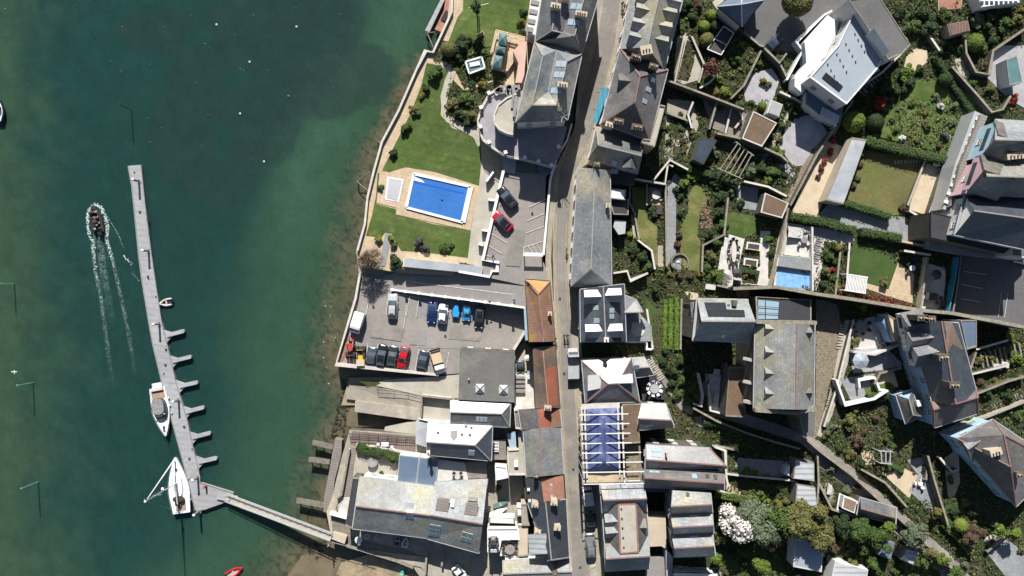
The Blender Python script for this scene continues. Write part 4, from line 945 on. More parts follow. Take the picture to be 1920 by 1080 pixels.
for a, b in (((982,464),(1018,452)),((982,464),(982,478)),((990,461),(1000,478)),((998,458),(1008,477)),((1006,456),(1015,473)),((982,477),(1016,478))): line([a, b], .9, 'white_line', z=6.02)
wallline([(1042,308),(1032,336),(1026,400),(1019,478)], 'long low white wall dividing the upper car park from the street', h=1.0, t=.35, m='wall_white', top='plaster_white', z=6.0)
t = thing('shelter', 'small white canopy shelter at the foot of the hatched bay', 'shelter', P(1000,478,6))
MB().prism([P(x, y, 8.1) for x, y in [(982,473),(1019,474),(1018,481),(981,480)]], .12).build('roof', 'roof_white', t)
for x, y in ((983,480),(1017,481),(983,474),(1017,475)): MB().tube(P(x, y, 8)-Vector((0,0,2)), P(x, y, 8), .08).build('post', 'black', t)
bed([(862,492),(888,497),(886,512),(861,508)], ['leaf_mid','leaf_gold'], 'small square planting bed with yellow green leaves by the car park wall', z=5.0, layer=1)
bed([(893,504),(920,509),(918,516),(892,512)], ['leaf_olive','leaf_dark'], 'narrow olive planting bed under the white boundary wall', z=5.4, layer=1)
wallline([(860,509),(918,519),(922,508),(932,508),(933,492)], 'stepped white wall round the small planting beds', h=1.2, t=.35, m='wall_white', top='plaster_white', z=5.2)
t = house('garden_shed_row', 'long narrow flat roofed store in pale grey between pool garden and ramp', 'outbuilding', 830, 498, 3.2)
flatwing(t, [(757,483),(905,500),(903,514),(755,500)], 3.1, 'wall_white', 'lead', 0, win=False)

# ================================================================ STREET
sheet('pavement', [(1100,-60),(1192,-60),(1165,95),(1130,235),(1104,305),(1086,318),(1086,540),(1090,650),(1100,760),(1125,905),(1132,1110),(1040,1110),(1040,650),(1034,330),(1078,240)], 'concrete', None, 1)
sheet('road', [(1142,-60),(1119,80),(1092,180),(1074,250),(1050,320),(1040,400),(1036,480),(1042,560),(1048,650),(1054,780),(1061,880),(1069,1000),(1072,1120),(1112,1120),(1104,1060),(1092,1000),(1091,920),(1081,800),(1071,650),(1070,600),(1064,500),(1068,420),(1073,330),(1084,310),(1110,255),(1128,190),(1151,90),(1172,-60)], 'asphalt_road', None, 2)
def strip(name, pts, w_, m, h=.12):
    l = [P(x, y, gz(x)+h) for x, y in pts]; a, b = offs(l, w_)
    mb = MB()
    for i in range(len(l)-1): 
        for f in ([a[i], r_, c_, d_] for r_, c_, d_ in [(b[i], b[i+1], a[i+1])]): mb.add(f+[v-Vector((0,0,.3)) for v in f], [(0,1,2,3),(0,4,5,1),(2,6,7,3),(1,5,6,2),(3,7,4,0)])
    mb.f = [up(mb.v, f) if i % 5 == 0 else f for i, f in enumerate(mb.f)]
    return struct(mb.build(name, m))
strip('pavement', [(1176,-40),(1155,92),(1131,190),(1112,258),(1086,315),(1077,335),(1071,420),(1067,500),(1073,600)], .75, 'pavement')
strip('pavement', [(1036,325),(1031,400),(1028,490),(1032,560),(1042,650)], 1.0, 'pavement')
strip('pavement', [(1052,790),(1058,880),(1064,1000),(1068,1100)], .6, 'pavement')
strip('pavement', [(1082,650),(1087,760),(1091,850)], 1.2, 'pavement')
strip('pavement', [(1118,960),(1122,1020),(1128,1100)], 1.3, 'pavement')
for pts in ([(1042,400),(1038,480),(1044,560),(1050,650),(1056,780),(1063,880),(1071,1000),(1074,1100)], [(1044,400),(1040,480),(1046,560),(1052,650)], [(1062,420),(1060,500),(1066,600)], [(1150,88),(1127,188),(1108,256),(1082,310)], [(1152,88),(1129,188),(1110,256)]): line(pts, .7, 'yellow_line')
line([(1101,1072),(1108,1066),(1118,1062)], .8, 'yellow_line')

# repaired tarmac, drains and stains
for z, p, m in ((3.0,[(700,600),(760,606),(752,640),(695,632)],'asphalt_road'),(3.0,[(845,610),(905,616),(900,640),(842,636)],'asphalt_road'),(6.0,[(960,430),(985,432),(975,500),(948,498)],'asphalt_road'),(3.0,[(672,520),(715,524),(712,545),(668,542)],'asphalt_road'),(3.0,[(770,620),(800,622),(798,648),(768,646)],'asphalt')): sheet('tarmac_patch', p, m, z, 4)
for x, y, z in ((918,566,6),(964,563,6),(998,400,6),(700,575,3),(835,630,3),(1050,560,6),(1058,700,6),(1075,880,6),(1088,1064,6)): sheet('drain_cover', [(x-2,y-2),(x+2,y-2),(x+2,y+2),(x-2,y+2)], 'felt_dark', z, 7)
# ================================================================ PONTOON, BRIDGE, PILES, BOATS
PZ = .7
t = thing('pontoon', 'long pale grey floating pontoon running down the estuary with side fingers', 'pontoon', P(300,640,0))
Lp = [(240,311),(247,350),(260,480),(265,520),(278,600),(286,645),(304,720),(325,800),(336,840),(352,900),(366,957)]
Rp = [(264,309),(272,385),(284,480),(296,560),(302,600),(314,650),(330,718),(350,785),(362,840),(372,880),(375,905)]
mb = MB().prism([P(x, y, PZ) for x, y in Lp]+[P(x, y, PZ) for x, y in [(384,955),(415,944),(438,933),(437,924),(375,905)]]+[P(x, y, PZ) for x, y in Rp[::-1][1:]], .8); mb.build('deck', 'pontoon', t)
ed = MB()
for S in (Lp, Rp):
    for a, b in zip(S, S[1:]): ed.bar(P(*a, PZ+.04), P(*b, PZ+.04), .16, .1)
for a, b in (((366,957),(384,955)),((384,955),(415,944)),((415,944),(438,933)),((438,933),(437,924)),((437,924),(375,905))): ed.bar(P(*a, PZ+.04), P(*b, PZ+.04), .16, .1)
ed.build('edge_beam', 'furniture_grey', t)
jt = MB()
for i, (l, r) in enumerate(zip(Lp[1:-1], Rp[1:-1])): jt.bar(P(*l, PZ+.012), P(*r, PZ+.012), .05, .02)
jt.build('deck_seams', 'furniture_grey', t)['kind'] = 'stuff'
for a, b in (((313,629),(343,621)),((324,677),(356,669)),((337,724),(368,717)),((349,772),(380,764)),((361,820),(392,812)),((373,866),(404,859))):
    f = MB(); A = P(*a, PZ-.05); B = P(*b, PZ-.05); f.bar(A, B, .72, .5); f.tube(B-Vector((0,0,.25)), B+Vector((0,0,.24)), .37, n=12)
    d = (B-A).normalized(); n = Vector((-d.y, d.x, 0)); f.prism([A-d*.6+n*1.3, A-d*.7-n*1.5, A+d*.9-n*.35, A+d*.9+n*.35], .5); f.build('finger', 'pontoon', t)
rc = MB(); R4 = random.Random(5)
for i, (x, y) in enumerate(((252,323),(262,397),(279,438),(277,518),(278,522),(310,684),(307,700),(355,860),(318,650),(277,410),(360,842),(345,800),(292,556),(311,655))): (rc.box(P(x, y, PZ+.12), (.35, .3, .2)) if i % 2 else rc.tube(P(x, y, PZ), P(x, y, PZ+.15), .14))
rc.build('deck_fittings', 'furniture_dark', t)
MB().box(P(385,913,PZ+.55), (.35,.35,1.1)).build('service_post', 'cloth_red', t)
for x, y, n in ((264,341,'nearest the seaward end'),(282,471,'by the boat wash'),(302,607,'beside the first finger'),(338,749,'beside the motor yacht bow'),(374,893,'next to the sailing yacht'),(376,957,'at the landward corner')):
    t = thing('mooring_pile', 'dark steel pile with white cap standing at the pontoon edge '+n, 'mooring pile', P(x, y, 0))
    MB().tube(PV(x, y, -2), PV(x, y, 3.3), .2, n=12).build('pile', 'furniture_grey', t); MB().tube(PV(x, y, 3.3), PV(x, y, 3.45), .26, .1, n=12).build('cap', 'plaster_white', t)
    lo = MB(); c = PV(x, y, PZ+.1)
    for i in range(10): 
        a, b = i*.628, (i+1)*.628; lo.tube(c+Vector((math.cos(a)*.42, math.sin(a)*.42, 0)), c+Vector((math.cos(b)*.42, math.sin(b)*.42, 0)), .05, n=5)
    lo.build('hoop', 'galv', t)
# gangway bridge
t = thing('gangway', 'long pale footbridge from the pontoon up to the quay', 'footbridge', P(430,938,0))
A, B = P(425,932,1.0), P(622,1006,4.0); d = (B-A).normalized(); n = Vector((-d.y, d.x, 0)).normalized()
MB().bar(A, B, 1.35, .18).build('walkway', 'concrete_pale', t)
for s, nm in ((1,'handrail'),(-1,'handrail')):
    m_ = MB(); L = (B-A).length
    m_.bar(A+n*s*.68+Vector((0,0,.6)), B+n*s*.68+Vector((0,0,.6)), .12, .1); m_.bar(A+n*s*.68+Vector((0,0,.1)), B+n*s*.68+Vector((0,0,.1)), .1, .3)
    k = 22
    for i in range(k): m_.tube(A.lerp(B, i/k)+n*s*.68, A.lerp(B, (i+.5)/k)+n*s*.68+Vector((0,0,.6)), .04, n=4); m_.tube(A.lerp(B, (i+.5)/k)+n*s*.68+Vector((0,0,.6)), A.lerp(B, (i+1)/k)+n*s*.68, .04, n=4)
    m_.build(nm, 'galv', t)
m_ = MB()
for i in range(14): m_.bar(A.lerp(B, (i+.3)/14)+Vector((0,0,.13)), A.lerp(B, (i+.75)/14)+Vector((0,0,.13)), .22, .03)
m_.build('grip_strip', 'furniture_grey', t)
for x, y in ((420,932),(436,926)): MB().bar(P(x-14, y+2, PZ+.3), P(x+10, y+6, 1.4), .4, .1).build('ramp_plate', 'galv', t)
# green marker posts, dark post, buoys
for i, (x, y, h, m) in enumerate(((27,532,4.2,'pole_green'),(62,717,4.8,'pole_green'),(72,903,5.2,'pole_green'),(247,207,4.6,'furniture_dark'))):
    t = thing('marker_post', ['green marker post in the water at the left edge level with the speedboat wake','green marker post in the shallows left of the motor yacht','lowest green marker post in the shallows left of the sailing yacht','thin dark post standing in deep water above the pontoon'][i], 'marker post', P(x, y, 0))
    MB().tube(PV(x, y, -3), PV(x, y, h), .09 if i < 3 else .08, n=8).build('post', m, t); MB().tube(PV(x, y, h), PV(x, y, h+.3), .2, .05, n=8).build('topmark', 'pole_green' if i < 3 else 'black', t)
for i, (x, y, m) in enumerate(((406,46,'plaster_white'),(468,116,'plaster_white'),(450,213,'plaster_white'),(495,303,'plaster_white'),(541,180,'buoy_orange'),(556,50,'plaster_white'),(390,216,'furniture_dark'))):
    t = thing('mooring_buoy', ['white mooring buoy nearest the top edge over the weed','white mooring buoy above the pale sand patch','white mooring buoy at the tip of the long sand streak','white mooring buoy alone over green shallows','small orange mooring buoy near the shore','white mooring buoy at the top right of the bay','dark mooring buoy over the middle of the weed bed'][i], 'buoy', P(x, y, 0))
    MB().ball(P(x, y, .1), .2, .2, .18, n=12, m=8).build('float', m, t, None, True); MB().tube(P(x, y, .3), P(x, y, .5), .04).build('ring', 'black', t)
# working rigid inflatable with crew
t, L = inflatable((187,438),(174,386), 2.3, 'dark rigid inflatable boat with seated people speeding away from its wake', tube='rubber', floor='black', name='rigid_inflatable_boat', seats=False, r=.3)
t['category'] = 'speedboat'
at(t, 'console', MB().box((0,-.3,.8), (.8,.6,.9)), 'furniture_dark'); at(t, 'outboard_motor', MB().box((.4,-L/2-.1,.75), (.4,.6,.7)), 'black')
for i in range(3): at(t, 'bench', MB().box((0, 1.5-i*1.1, .6), (1.3,.35,.1)), 'furniture_grey')
rz = t.rotation_euler.z; bc = Vector(t.location)
for i, (x, y, top) in enumerate(((-.45,1.35,'cloth_red'),(.4,1.2,'cloth_pale'),(-.4,.2,'cloth_dark'),(.42,.1,'cloth_red'),(0,-1.2,'cloth_pale'),(-.5,-1.9,'cloth_pale'),(.5,-2.0,'cloth_dark'))):
    v = Matrix.Rotation(rz, 3, 'Z') @ Vector((x, y, 0)); o = person(None, None, 0, rz, ['person in red jacket seated at the front left of the speedboat','person in pale top seated at the front right of the speedboat','person in dark jacket in the middle left of the speedboat','person in red jacket in the middle right of the speedboat','person in pale top behind the speedboat console','person in pale top at the back left of the speedboat','person in dark jacket at the back right of the speedboat'][i], 'sit', top) if 0 else None
    k = ('sit', top, 'cloth_dark')
    if k not in PM: PM[k] = person_mesh(*k)
    r_ = thing('person', ['person in red jacket seated at the front left of the speedboat','person in pale top seated at the front right of the speedboat','person in dark jacket in the middle left of the speedboat','person in red jacket in the middle right of the speedboat','person in pale top behind the speedboat console','person in pale top at the back left of the speedboat','person in dark jacket at the back right of the speedboat'][i], 'person', bc+v+Vector((0,0,.18)), rz, 'people aboard the speedboat')
    o = bpy.data.objects.new('body', PM[k]); C.objects.link(o); o.parent = r_; MB().ball((0,.06,1.26), .12,.14,.11).build('hair', 'hair', r_, (0,0,0), True)
# wake foam: small bubbles and streaks on the water
fm = MB(); rg = random.Random(11)
def foam(pts, w0, w1, dens, fade=True):
    for i, (a, b) in enumerate(zip(pts, pts[1:])):
        L = math.hypot(b[0]-a[0], b[1]-a[1]); n = int(L*dens*(1-(i/len(pts))*.75 if fade else 1))
        for _ in range(n):
            t_ = rg.random(); f = (i+t_)/len(pts); wd = w0+(w1-w0)*f; x = a[0]+(b[0]-a[0])*t_+rg.gauss(0, wd); y = a[1]+(b[1]-a[1])*t_+rg.gauss(0, 1.5)
            if noise.noise(Vector((x*.35, y*.35, 2))) < -.1+f*.25: continue
            s = rg.uniform(.03, .11); fm.ball(P(x, y, .01), s*1.2, s*rg.uniform(.8, 2), .04, n=5, m=3)
foam([(178,440),(175,462),(180,510)], 1.6, 2.4, 1.5); foam([(197,438),(205,470),(212,495)], 1.5, 2.2, 1.5); foam([(167,392),(164,410),(166,432),(172,452)], 1.3, 2, 5, False); foam([(178,383),(190,390),(199,410),(201,432),(197,445)], 1.5, 2, 6, False); foam([(232,480),(248,496)], .4, .6, 3, False)
def ribbon(pts, w0, w1, a0, a1):
    """soft streak of foam: a strip on the water whose cover fades to its edges and its end"""
    vs, fs, al = [], [], []; P3 = []
    for (a, b) in zip(pts, pts[1:]):
        for k in range(8): P3.append(P(a[0]+(b[0]-a[0])*k/8, a[1]+(b[1]-a[1])*k/8, .015))
    P3.append(P(*pts[-1], .015)); l, r = offs(P3, 1.0); n = len(P3)
    for i, p in enumerate(P3):
        t = i/(n-1); wd = (w0+(w1-w0)*t)*(1+.35*noise.noise(p*.5)); m = (l[i]-p)*wd*2*.1
        for j, e in ((-1,0),(-.45,1),(.45,1),(1,0)): vs.append(p+m*j*.8); al.append(e*(a0+(a1-a0)*t)*.7)
    for i in range(n-1):
        for j in range(3): fs.append((i*4+j, i*4+j+1, i*4+j+5, i*4+j+4))
    me = bpy.data.meshes.new('wake'); me.from_pydata([tuple(v) for v in vs], [], fs); c = me.color_attributes.new('bed', 'FLOAT_COLOR', 'POINT'); q = []
    for e in al: q += [e, e, e, 1]
    c.data.foreach_set('color', q); me.materials.append(MATS['wake']); o = bpy.data.objects.new('wake', me); C.objects.link(o); o['kind'] = 'structure'
ribbon([(178,436),(174,462),(179,510),(188,550),(195,600),(203,660),(210,715)], 5.5, 6, 1.6, .1)
ribbon([(196,436),(206,470),(213,495),(222,535),(235,595),(247,660),(254,700)], 5.0, 6, 1.5, .1)
ribbon([(187,440),(190,480),(196,520),(203,560),(212,610)], 11, 11, .8, .05); ribbon([(172,384),(164,400),(164,425),(170,450)], 3.5, 4, 1.8, 1.3); ribbon([(176,383),(190,388),(200,408),(203,430),(199,450)], 3.5, 4.5, 2, 1.4)
ribbon([(204,410),(222,440),(232,466)], 1.6, 1.6, 1.2, .8); ribbon([(232,480),(248,497)], 1.8, 1.8, 1.8, 1); ribbon([(246,510),(262,528)], 2, 2, 1, .6)
solo(fm, 'wake_foam', 'foam', 'white foam of the speedboat wake trailing down the water', 'wake', kind='stuff')
spk = MB()
for i in range(55):
    x, y = rg.uniform(0, 640), rg.uniform(0, 300); s = rg.uniform(.02,.05)
    if y < 160 or rg.random() < .35: spk.ball(P(x, y, .005), s*2, s, .02, n=5, m=3)
for i in range(12): 
    x, y = rg.uniform(606,632), rg.uniform(560,720); s = rg.uniform(.05,.16); spk.ball(P(x-(y-560)*.05, y, .01), s, s*1.3, .03, n=6, m=3)
solo(spk, 'foam_flecks', 'foam', 'tiny white foam flecks drifting on the bay', 'foam', kind='stuff')
# motor yacht
t, L = boat_at('motor_yacht', 'white motor yacht with dark cabin roof moored on the left of the pontoon', 'motor yacht', (294,727), (311,818), 0, 1.2)
W = 3.3; hull(L, W, 1.25, ('gelcoat',), .48, .86, 'hull', t)
at(t, 'swim_platform', MB().box((0,-L/2-.35,.5),(2.2,1.0,.15)), 'gelcoat'); rl = MB()
for s in (-1,1): rl.tube((s*.9,-L/2-.75,.6),(s*.9,-L/2+.1,1.2),.05,n=5)
rl.tube((-.9,-L/2-.75,.95),(.9,-L/2-.75,.95),.05,n=5); at(t, 'stern_rail', rl, 'galv')
at(t, 'cockpit', MB().prism([Vector((x,y,1.32)) for x,y in ((-1.25,-4.2),(1.25,-4.2),(1.3,-2.6),(-1.3,-2.6))],.05), 'teak'); at(t, 'bench', MB().box((0,-4.3,1.5),(2.4,.5,.4)).box((1.1,-3.2,1.5),(.4,1.5,.35)), 'cushion')
def oval(a, y0, y1, z, k=1.0, n=20): 
    c = (y0+y1)/2; h = (y1-y0)/2; return [Vector((a*k*math.copysign(abs(math.sin(i*2*math.pi/n))**.7, math.sin(i*2*math.pi/n)), c+h*k*math.copysign(abs(math.cos(i*2*math.pi/n))**.8, math.cos(i*2*math.pi/n)), z)) for i in range(n)]
cb = MB().loft([oval(1.38,-2.7,1.7,1.25), oval(1.3,-2.6,1.4,1.7,.97), oval(1.15,-2.5,.9,2.3,.92)]); at(t, 'cabin', cb, 'glass', None)
at(t, 'cabin_roof', MB().prism(oval(1.12,-2.6,.3,2.36), .08), 'furniture_grey'); at(t, 'windscreen_frame', MB().bar((-1.1,.35,2.25),(1.1,.35,2.25),.1,.1).bar((0,.35,2.3),(0,1.55,1.4),.08,.08), 'gelcoat')
at(t, 'foredeck_hatch', MB().box((0,2.9,1.32),(.45,.5,.1)), 'glass'); at(t, 'foredeck_hatch', MB().box((.05,3.5,1.32),(.35,.4,.1)), 'glass'); br = MB()
hp = hullpts(L, W, 1.7, .48, .86)
for a, b in zip(hp[6:], hp[7:-6]): br.tube(a*.98, b*.98, .03, n=4)
for a in hp[6:-6:2]: br.tube((a.x*.98, a.y*.98, 1.25), a*.98, .025, n=4)
at(t, 'bow_rail', br, 'galv')
for i in range(3): at(t, 'fender', MB().tube((-1.7+.05*i*0, -2.3+i*1.4, .5), (-1.7, -2.3+i*1.4, 1.1), .12, n=8), 'plaster_white')
# sailing yacht
t, L = boat_at('sailing_yacht', 'white sailing yacht with tall mast moored beside the pontoon', 'sailing yacht', (341,962), (328,857), 0, 1.0)
W = 3.9; hull(L, W, 1.1, ('gelcoat',), .5, .82, 'hull', t)
cr = MB().loft([oval(1.0,-2.2,2.3,1.1), oval(.85,-2.1,2.0,1.5,.96)]); at(t, 'coachroof', cr, 'gelcoat')
for s in (-1,1): at(t, 'cabin_window', MB().box((s*.86,.1,1.34),(.06,2.2,.16)), 'glass')
at(t, 'cockpit', MB().prism([Vector((x,y,1.16)) for x,y in ((-.9,-4.7),(.9,-4.7),(1.05,-2.4),(-1.05,-2.4))],.04), 'teak'); at(t, 'sprayhood', MB().prism(oval(1.0,-2.9,-1.9,1.95), .3), 'furniture_dark'); at(t, 'cockpit_table', MB().box((0,-3.6,1.45),(.5,1.1,.1)), 'furniture_dark')
for x, y in ((.55,-4.4),(-.55,-4.4)):
    wm = MB()
    for i in range(10): a, b = i*.628, (i+1)*.628; wm.tube((x+math.cos(a)*.35, y, 1.7+math.sin(a)*.35), (x+math.cos(b)*.35, y, 1.7+math.sin(b)*.35), .03, n=5)
    at(t, 'steering_wheel', wm, 'galv')
at(t, 'foredeck_hatch', MB().box((0,2.9,1.18),(.45,.45,.1)), 'glass')
mb_ = (0,.5,1.2); ms = at(t, 'mast', MB().tube((0,.5,1.0),(0,.5,14.3),.12,.08,n=10), 'galv')
for z, w_ in ((5.5,.95),(9.8,.75)): at(t, 'spreader', MB().tube((-w_,.4,z),(w_,.4,z),.045,n=6), 'galv', ms)
at(t, 'wind_vane', MB().ball((0,.5,14.4),.22,.22,.14).tube((0,.5,14.4),(0,1.0,14.5),.03), 'plaster_white', ms); at(t, 'radar_dome', MB().ball((.1,.95,7.8),.32,.32,.2), 'plaster_white', ms)
at(t, 'boom', MB().tube((0,.4,2.3),(0,-3.4,2.2),.1,n=8), 'galv'); at(t, 'furled_mainsail', MB().tube((0,.2,2.48),(0,-3.2,2.38),.17,.11,n=8), 'cushion')
at(t, 'furled_headsail', MB().tube((0,L/2-.4,1.4),(0,.7,13.6),.13,.06,n=8), 'plaster_white')
rg_ = MB()
for s in (-1,1): rg_.tube((s*1.75,.3,1.1),(s*.75,.4,9.8),.018,n=3); rg_.tube((s*.75,.4,9.8),(0,.5,14.2),.018,n=3)
rg_.tube((0,-L/2+.1,1.2),(0,.5,14.2),.018,n=3); at(t, 'rigging', rg_, 'galv')
gr = MB(); hp = hullpts(L*.98, W*.96, 1.65, .5, .82)
for a, b in zip(hp, hp[1:]): gr.tube(a, b, .02, n=3)
for a in hp[::3]: gr.tube((a.x, a.y, 1.1), a, .025, n=4)
at(t, 'guard_rail', gr, 'galv')
for y in (-3,-1,1): at(t, 'fender', MB().tube((1.95-abs(y)*.03,y,.4),(1.95-abs(y)*.03,y,1.0),.13,n=8), 'wall_skyblue')
inflatable((323,565),(298,570), 1.5, 'small pale grey inflatable tender tied to the pontoon', tube='cushion', floor='cloth_dark')
inflatable((424,1082),(455,1064), 1.6, 'red inflatable boat floating at the bottom edge', tube='p_red', floor='cloth_pale')
t, L = boat_at('motor_boat', 'dark hulled motor boat cut by the left edge of the picture', 'motor boat', (-8,228), (-3,185), 0, .9); hull(L, 2.6, 1.0, ('p_navy',), .45, .85, 'hull', t)
at(t, 'deck', MB().prism([p*.9+Vector((0,0,.12)) for p in hullpts(L, 2.5, 1.0, .45, .85)], .05), 'gelcoat'); at(t, 'windscreen', MB().prism(oval(.9,-.6,.9,1.6), .5), 'glass')
# seagull over the shallows
t = thing('seagull', 'white seagull flying low over the shallows beside the green posts', 'seagull', P(27,697,2)); c = P(27,697,2)
gb = MB().ball(c, .09,.24,.08, n=10, m=8); gb.ball(c+Vector((0,.25,.03)), .05,.07,.05)
gb.add([c+Vector(v) for v in ((0,.1,.03),(.3,.14,.12),(.68,-.05,.05),(.3,-.06,.1),(0,-.1,.03),(-.3,-.06,.1),(-.68,-.05,.05),(-.3,.14,.12))], [(0,1,3,4),(1,2,3),(0,4,5,7),(7,5,6)]); gb.add([c+Vector(v) for v in ((-.03,-.2,0),(.03,-.2,0),(.09,-.4,0),(-.09,-.4,0))], [(0,1,2,3)]); gb.build('body', 'plaster_white', t)

# ================================================================ QUAY
t = thing('quay_walkway', 'raised timber and stone landing walkway with three side arms by the beach', 'landing walkway', P(615,890,0))
MB().prism([P(x, y, 2.2) for x, y in [(628,823),(641,826),(640,852),(628,898),(622,940),(618,962),(606,960),(608,930),(618,880),(623,850)]], (-2,)).build('walkway', 'wood_grey', t)
for a, b, w_ in (((586,829),(624,838),.9),((579,861),(618,866),.9),((556,938),(608,947),1.0)): MB().bar(P(*a, 1.9), P(*b, 2.05), w_, .3).build('arm', 'stone', t); q = MB(); [q.tube(P(a[0]+(b[0]-a[0])*k, a[1]+(b[1]-a[1])*k, -2), P(a[0]+(b[0]-a[0])*k, a[1]+(b[1]-a[1])*k, 1.8), .14) for k in (.1,.5,.9)]; q.build('pile', 'trunk', t)
sheet('paved_terrace', [(655,808),(790,818),(786,858),(747,860),(742,905),(815,915),(800,1000),(622,1008),(613,962),(622,935),(640,860)], 'concrete', 2.8, 1)
sheet('timber_deck', [(660,808),(780,818),(779,850),(668,836),(657,833)], 'wood_deck', 2.8, 3)
sheet('timber_deck', [(657,838),(668,840),(660,905),(658,932),(637,930),(648,880)], 'wood_grey', 2.8, 3)
railing([(656,812),(780,820)], 'dark railing along the edge of the brown timber deck', m='furniture_dark', z=2.8, r=.05)
railing([(657,819),(778,826)], 'second dark railing across the brown timber deck', m='furniture_dark', z=2.8, r=.05, h=.9)
wallline([(779,851),(757,848),(668,833)], 'low pale wall between the timber deck and the lower garden', h=.9, t=.3, m='wallwash', top='wallwash', z=2.8)
wallline([(655,842),(640,928),(632,935)], 'narrow cream quay wall beside the vertical timber deck', h=.9, t=.3, m='wall_cream', top='coping', z=2.8, below=3)
sheet('paved_terrace', [(668,848),(745,858),(742,902),(664,895)], 'concrete_pale', 2.8, 4)
sheet('paved_terrace', [(638,932),(658,932),(655,968),(632,966)], 'paving_white', 2.8, 4)
wallline([(618,962),(650,971)], 'bright white low wall at the head of the seaward steps', h=1.2, t=.5, m='wall_white', top='plaster_white', z=2.8)
railing([(640,930),(632,950),(634,957)], 'curved dark rail on the small seaward terrace', z=2.8, m='furniture_dark', h=.9)
sheet('paved_terrace', [(622,970),(655,973),(660,1010),(775,1035),(800,1058),(775,1062),(624,1012)], 'stone', 2.8, 5)
slab('landing_platform', [(624,998),(650,1006),(646,1020),(622,1011)], 'wall_cream', 4.0, 1.3, 'cream landing platform at the shore end of the footbridge', 'platform')
t = thing('patio_table', 'white table with two white benches on the brown timber deck', 'table', P(722,836,2.8))
MB().box(P(722,833,3.5), (1.3,.8,.07)).build('table_top', 'plaster_white', t)
for x, y in ((716,830),(728,830),(716,836),(728,836)): MB().box(P(x, y, 3.15), (.1,.1,.68)).build('leg', 'plaster_white', t)
for i, (x, y, r_) in enumerate(((709,833,0),(735,838,0),(722,840,1.57),(738,843,.4))):
    t = thing('chair', ['white chair at the left end of the table on the timber deck','white chair at the right end of the table on the timber deck','white chair on the lower side of the table on the timber deck','white chair pushed away at the lower right on the timber deck'][i], 'chair', P(x, y, 2.8))
    MB().box(P(x, y, 3.22), (.5,.5,.06), r_).build('seat', 'plaster_white', t); MB().box(P(x, y, 3.25)+Vector((-.22*math.cos(r_), -.22*math.sin(r_), .25)), (.05,.5,.5), r_).build('backrest', 'plaster_white', t)
    for a, b in ((1,1),(-1,1),(1,-1),(-1,-1)): MB().box(P(x, y, 3.0)+Vector((a*.2, b*.2, 0)), (.05,.05,.42)).build('leg', 'plaster_white', t)
t = thing('garden_table', 'round grey thatch topped table in the lower quay garden', 'table', P(698,867,2.8)); MB().tube(P(698,866,3.6), P(698,866,3.7), 1.0, n=20).build('table_top', 'furniture_grey', t); MB().tube(P(698,866,3.6)-Vector((0,0,.8)), P(698,866,3.6), .12).build('leg', 'wood_grey', t)
hedge([(668,838),(690,846),(712,850),(735,856),(748,860)], 'bushy dark green hedge beside the brown timber deck', h=1.6, wd=1.8, m='leaf_mid', z=2.8)
for i, (x, y, r_, m) in enumerate(((675,842,9,'leaf_olive'),(693,848,8,'leaf_mid'),(715,853,10,'leaf_dark'),(736,858,11,'leaf_mid'))): shrub(x, y, r_, m, ['olive shrub at the seaward end of the deck hedge','green shrub in the left half of the deck hedge','dark shrub in the right half of the deck hedge','big green shrub at the landward end of the deck hedge'][i], z=3.4)
shrub(716,888,6,'leaf_mid','small leafy plant on the pale quay terrace', z=2.8)
# slipway and boat store walls
sheet('slipway', [(655,722),(648,748),(760,762),(790,766),(792,742),(720,728)], 'concrete', [1.2,.9,2.0,2.4,2.7,2.2], 3)
sheet('slipway', [(822,706),(862,702),(861,752),(792,742),(700,722),(720,712)], 'concrete_pale', [2.9,2.9,2.9,2.6,1.9,1.9], 4)
slab('slipway_wall', [(666,752),(665,772),(780,788),(788,784),(788,766)], 'concrete', [2.6,2.6,2.7,2.7,2.7], 3, 'pale concrete slip platform with faded markings beside the beach', 'slip platform')
railing([(708,729),(740,733),(765,736),(790,742)], 'thin railing with dark posts across the slipway', m='furniture_dark', z=[2.0,2.3,2.5,2.7], gap=2.6)
sheet('slipway', [(722,800),(790,786),(782,815),(720,808)], 'concrete_pale', [1.2,2.5,2.5,1.2], 5)
bed([(672,715),(700,716),(745,722),(740,728),(690,724)], ['weed','leaf_mid'], 'bright green weed strip on the slipway below the car park wall', z=1.9, layer=6, h=.1, soil='weed')
sheet('yard', [(792,742),(846,750),(845,792),(800,790),(790,786)], 'concrete_pale', 2.85, 3)
wallline([(791,742),(846,748)], 'long dark topped wall above the pale boat yard', h=1.6, t=.3, m='wallwash', top='coping', z=2.85)
wallline([(791,742),(789,782)], 'short wall closing the seaward side of the pale boat yard', h=1.3, t=.25, m='wallwash', top='coping', z=2.85)
slab('yard_terrace', [(784,786),(846,792),(846,800),(803,798),(802,790)], 'plaster_white', 4.2, 2, 'bright white terrace strip beside the white roofed boathouse', 'terrace')
slab('side_extension', [(780,790),(803,795),(801,838),(797,838),(779,832)], 'lead', 4.4, 2.5, 'low grey lean to roof on the seaward side of the boathouse', 'extension')
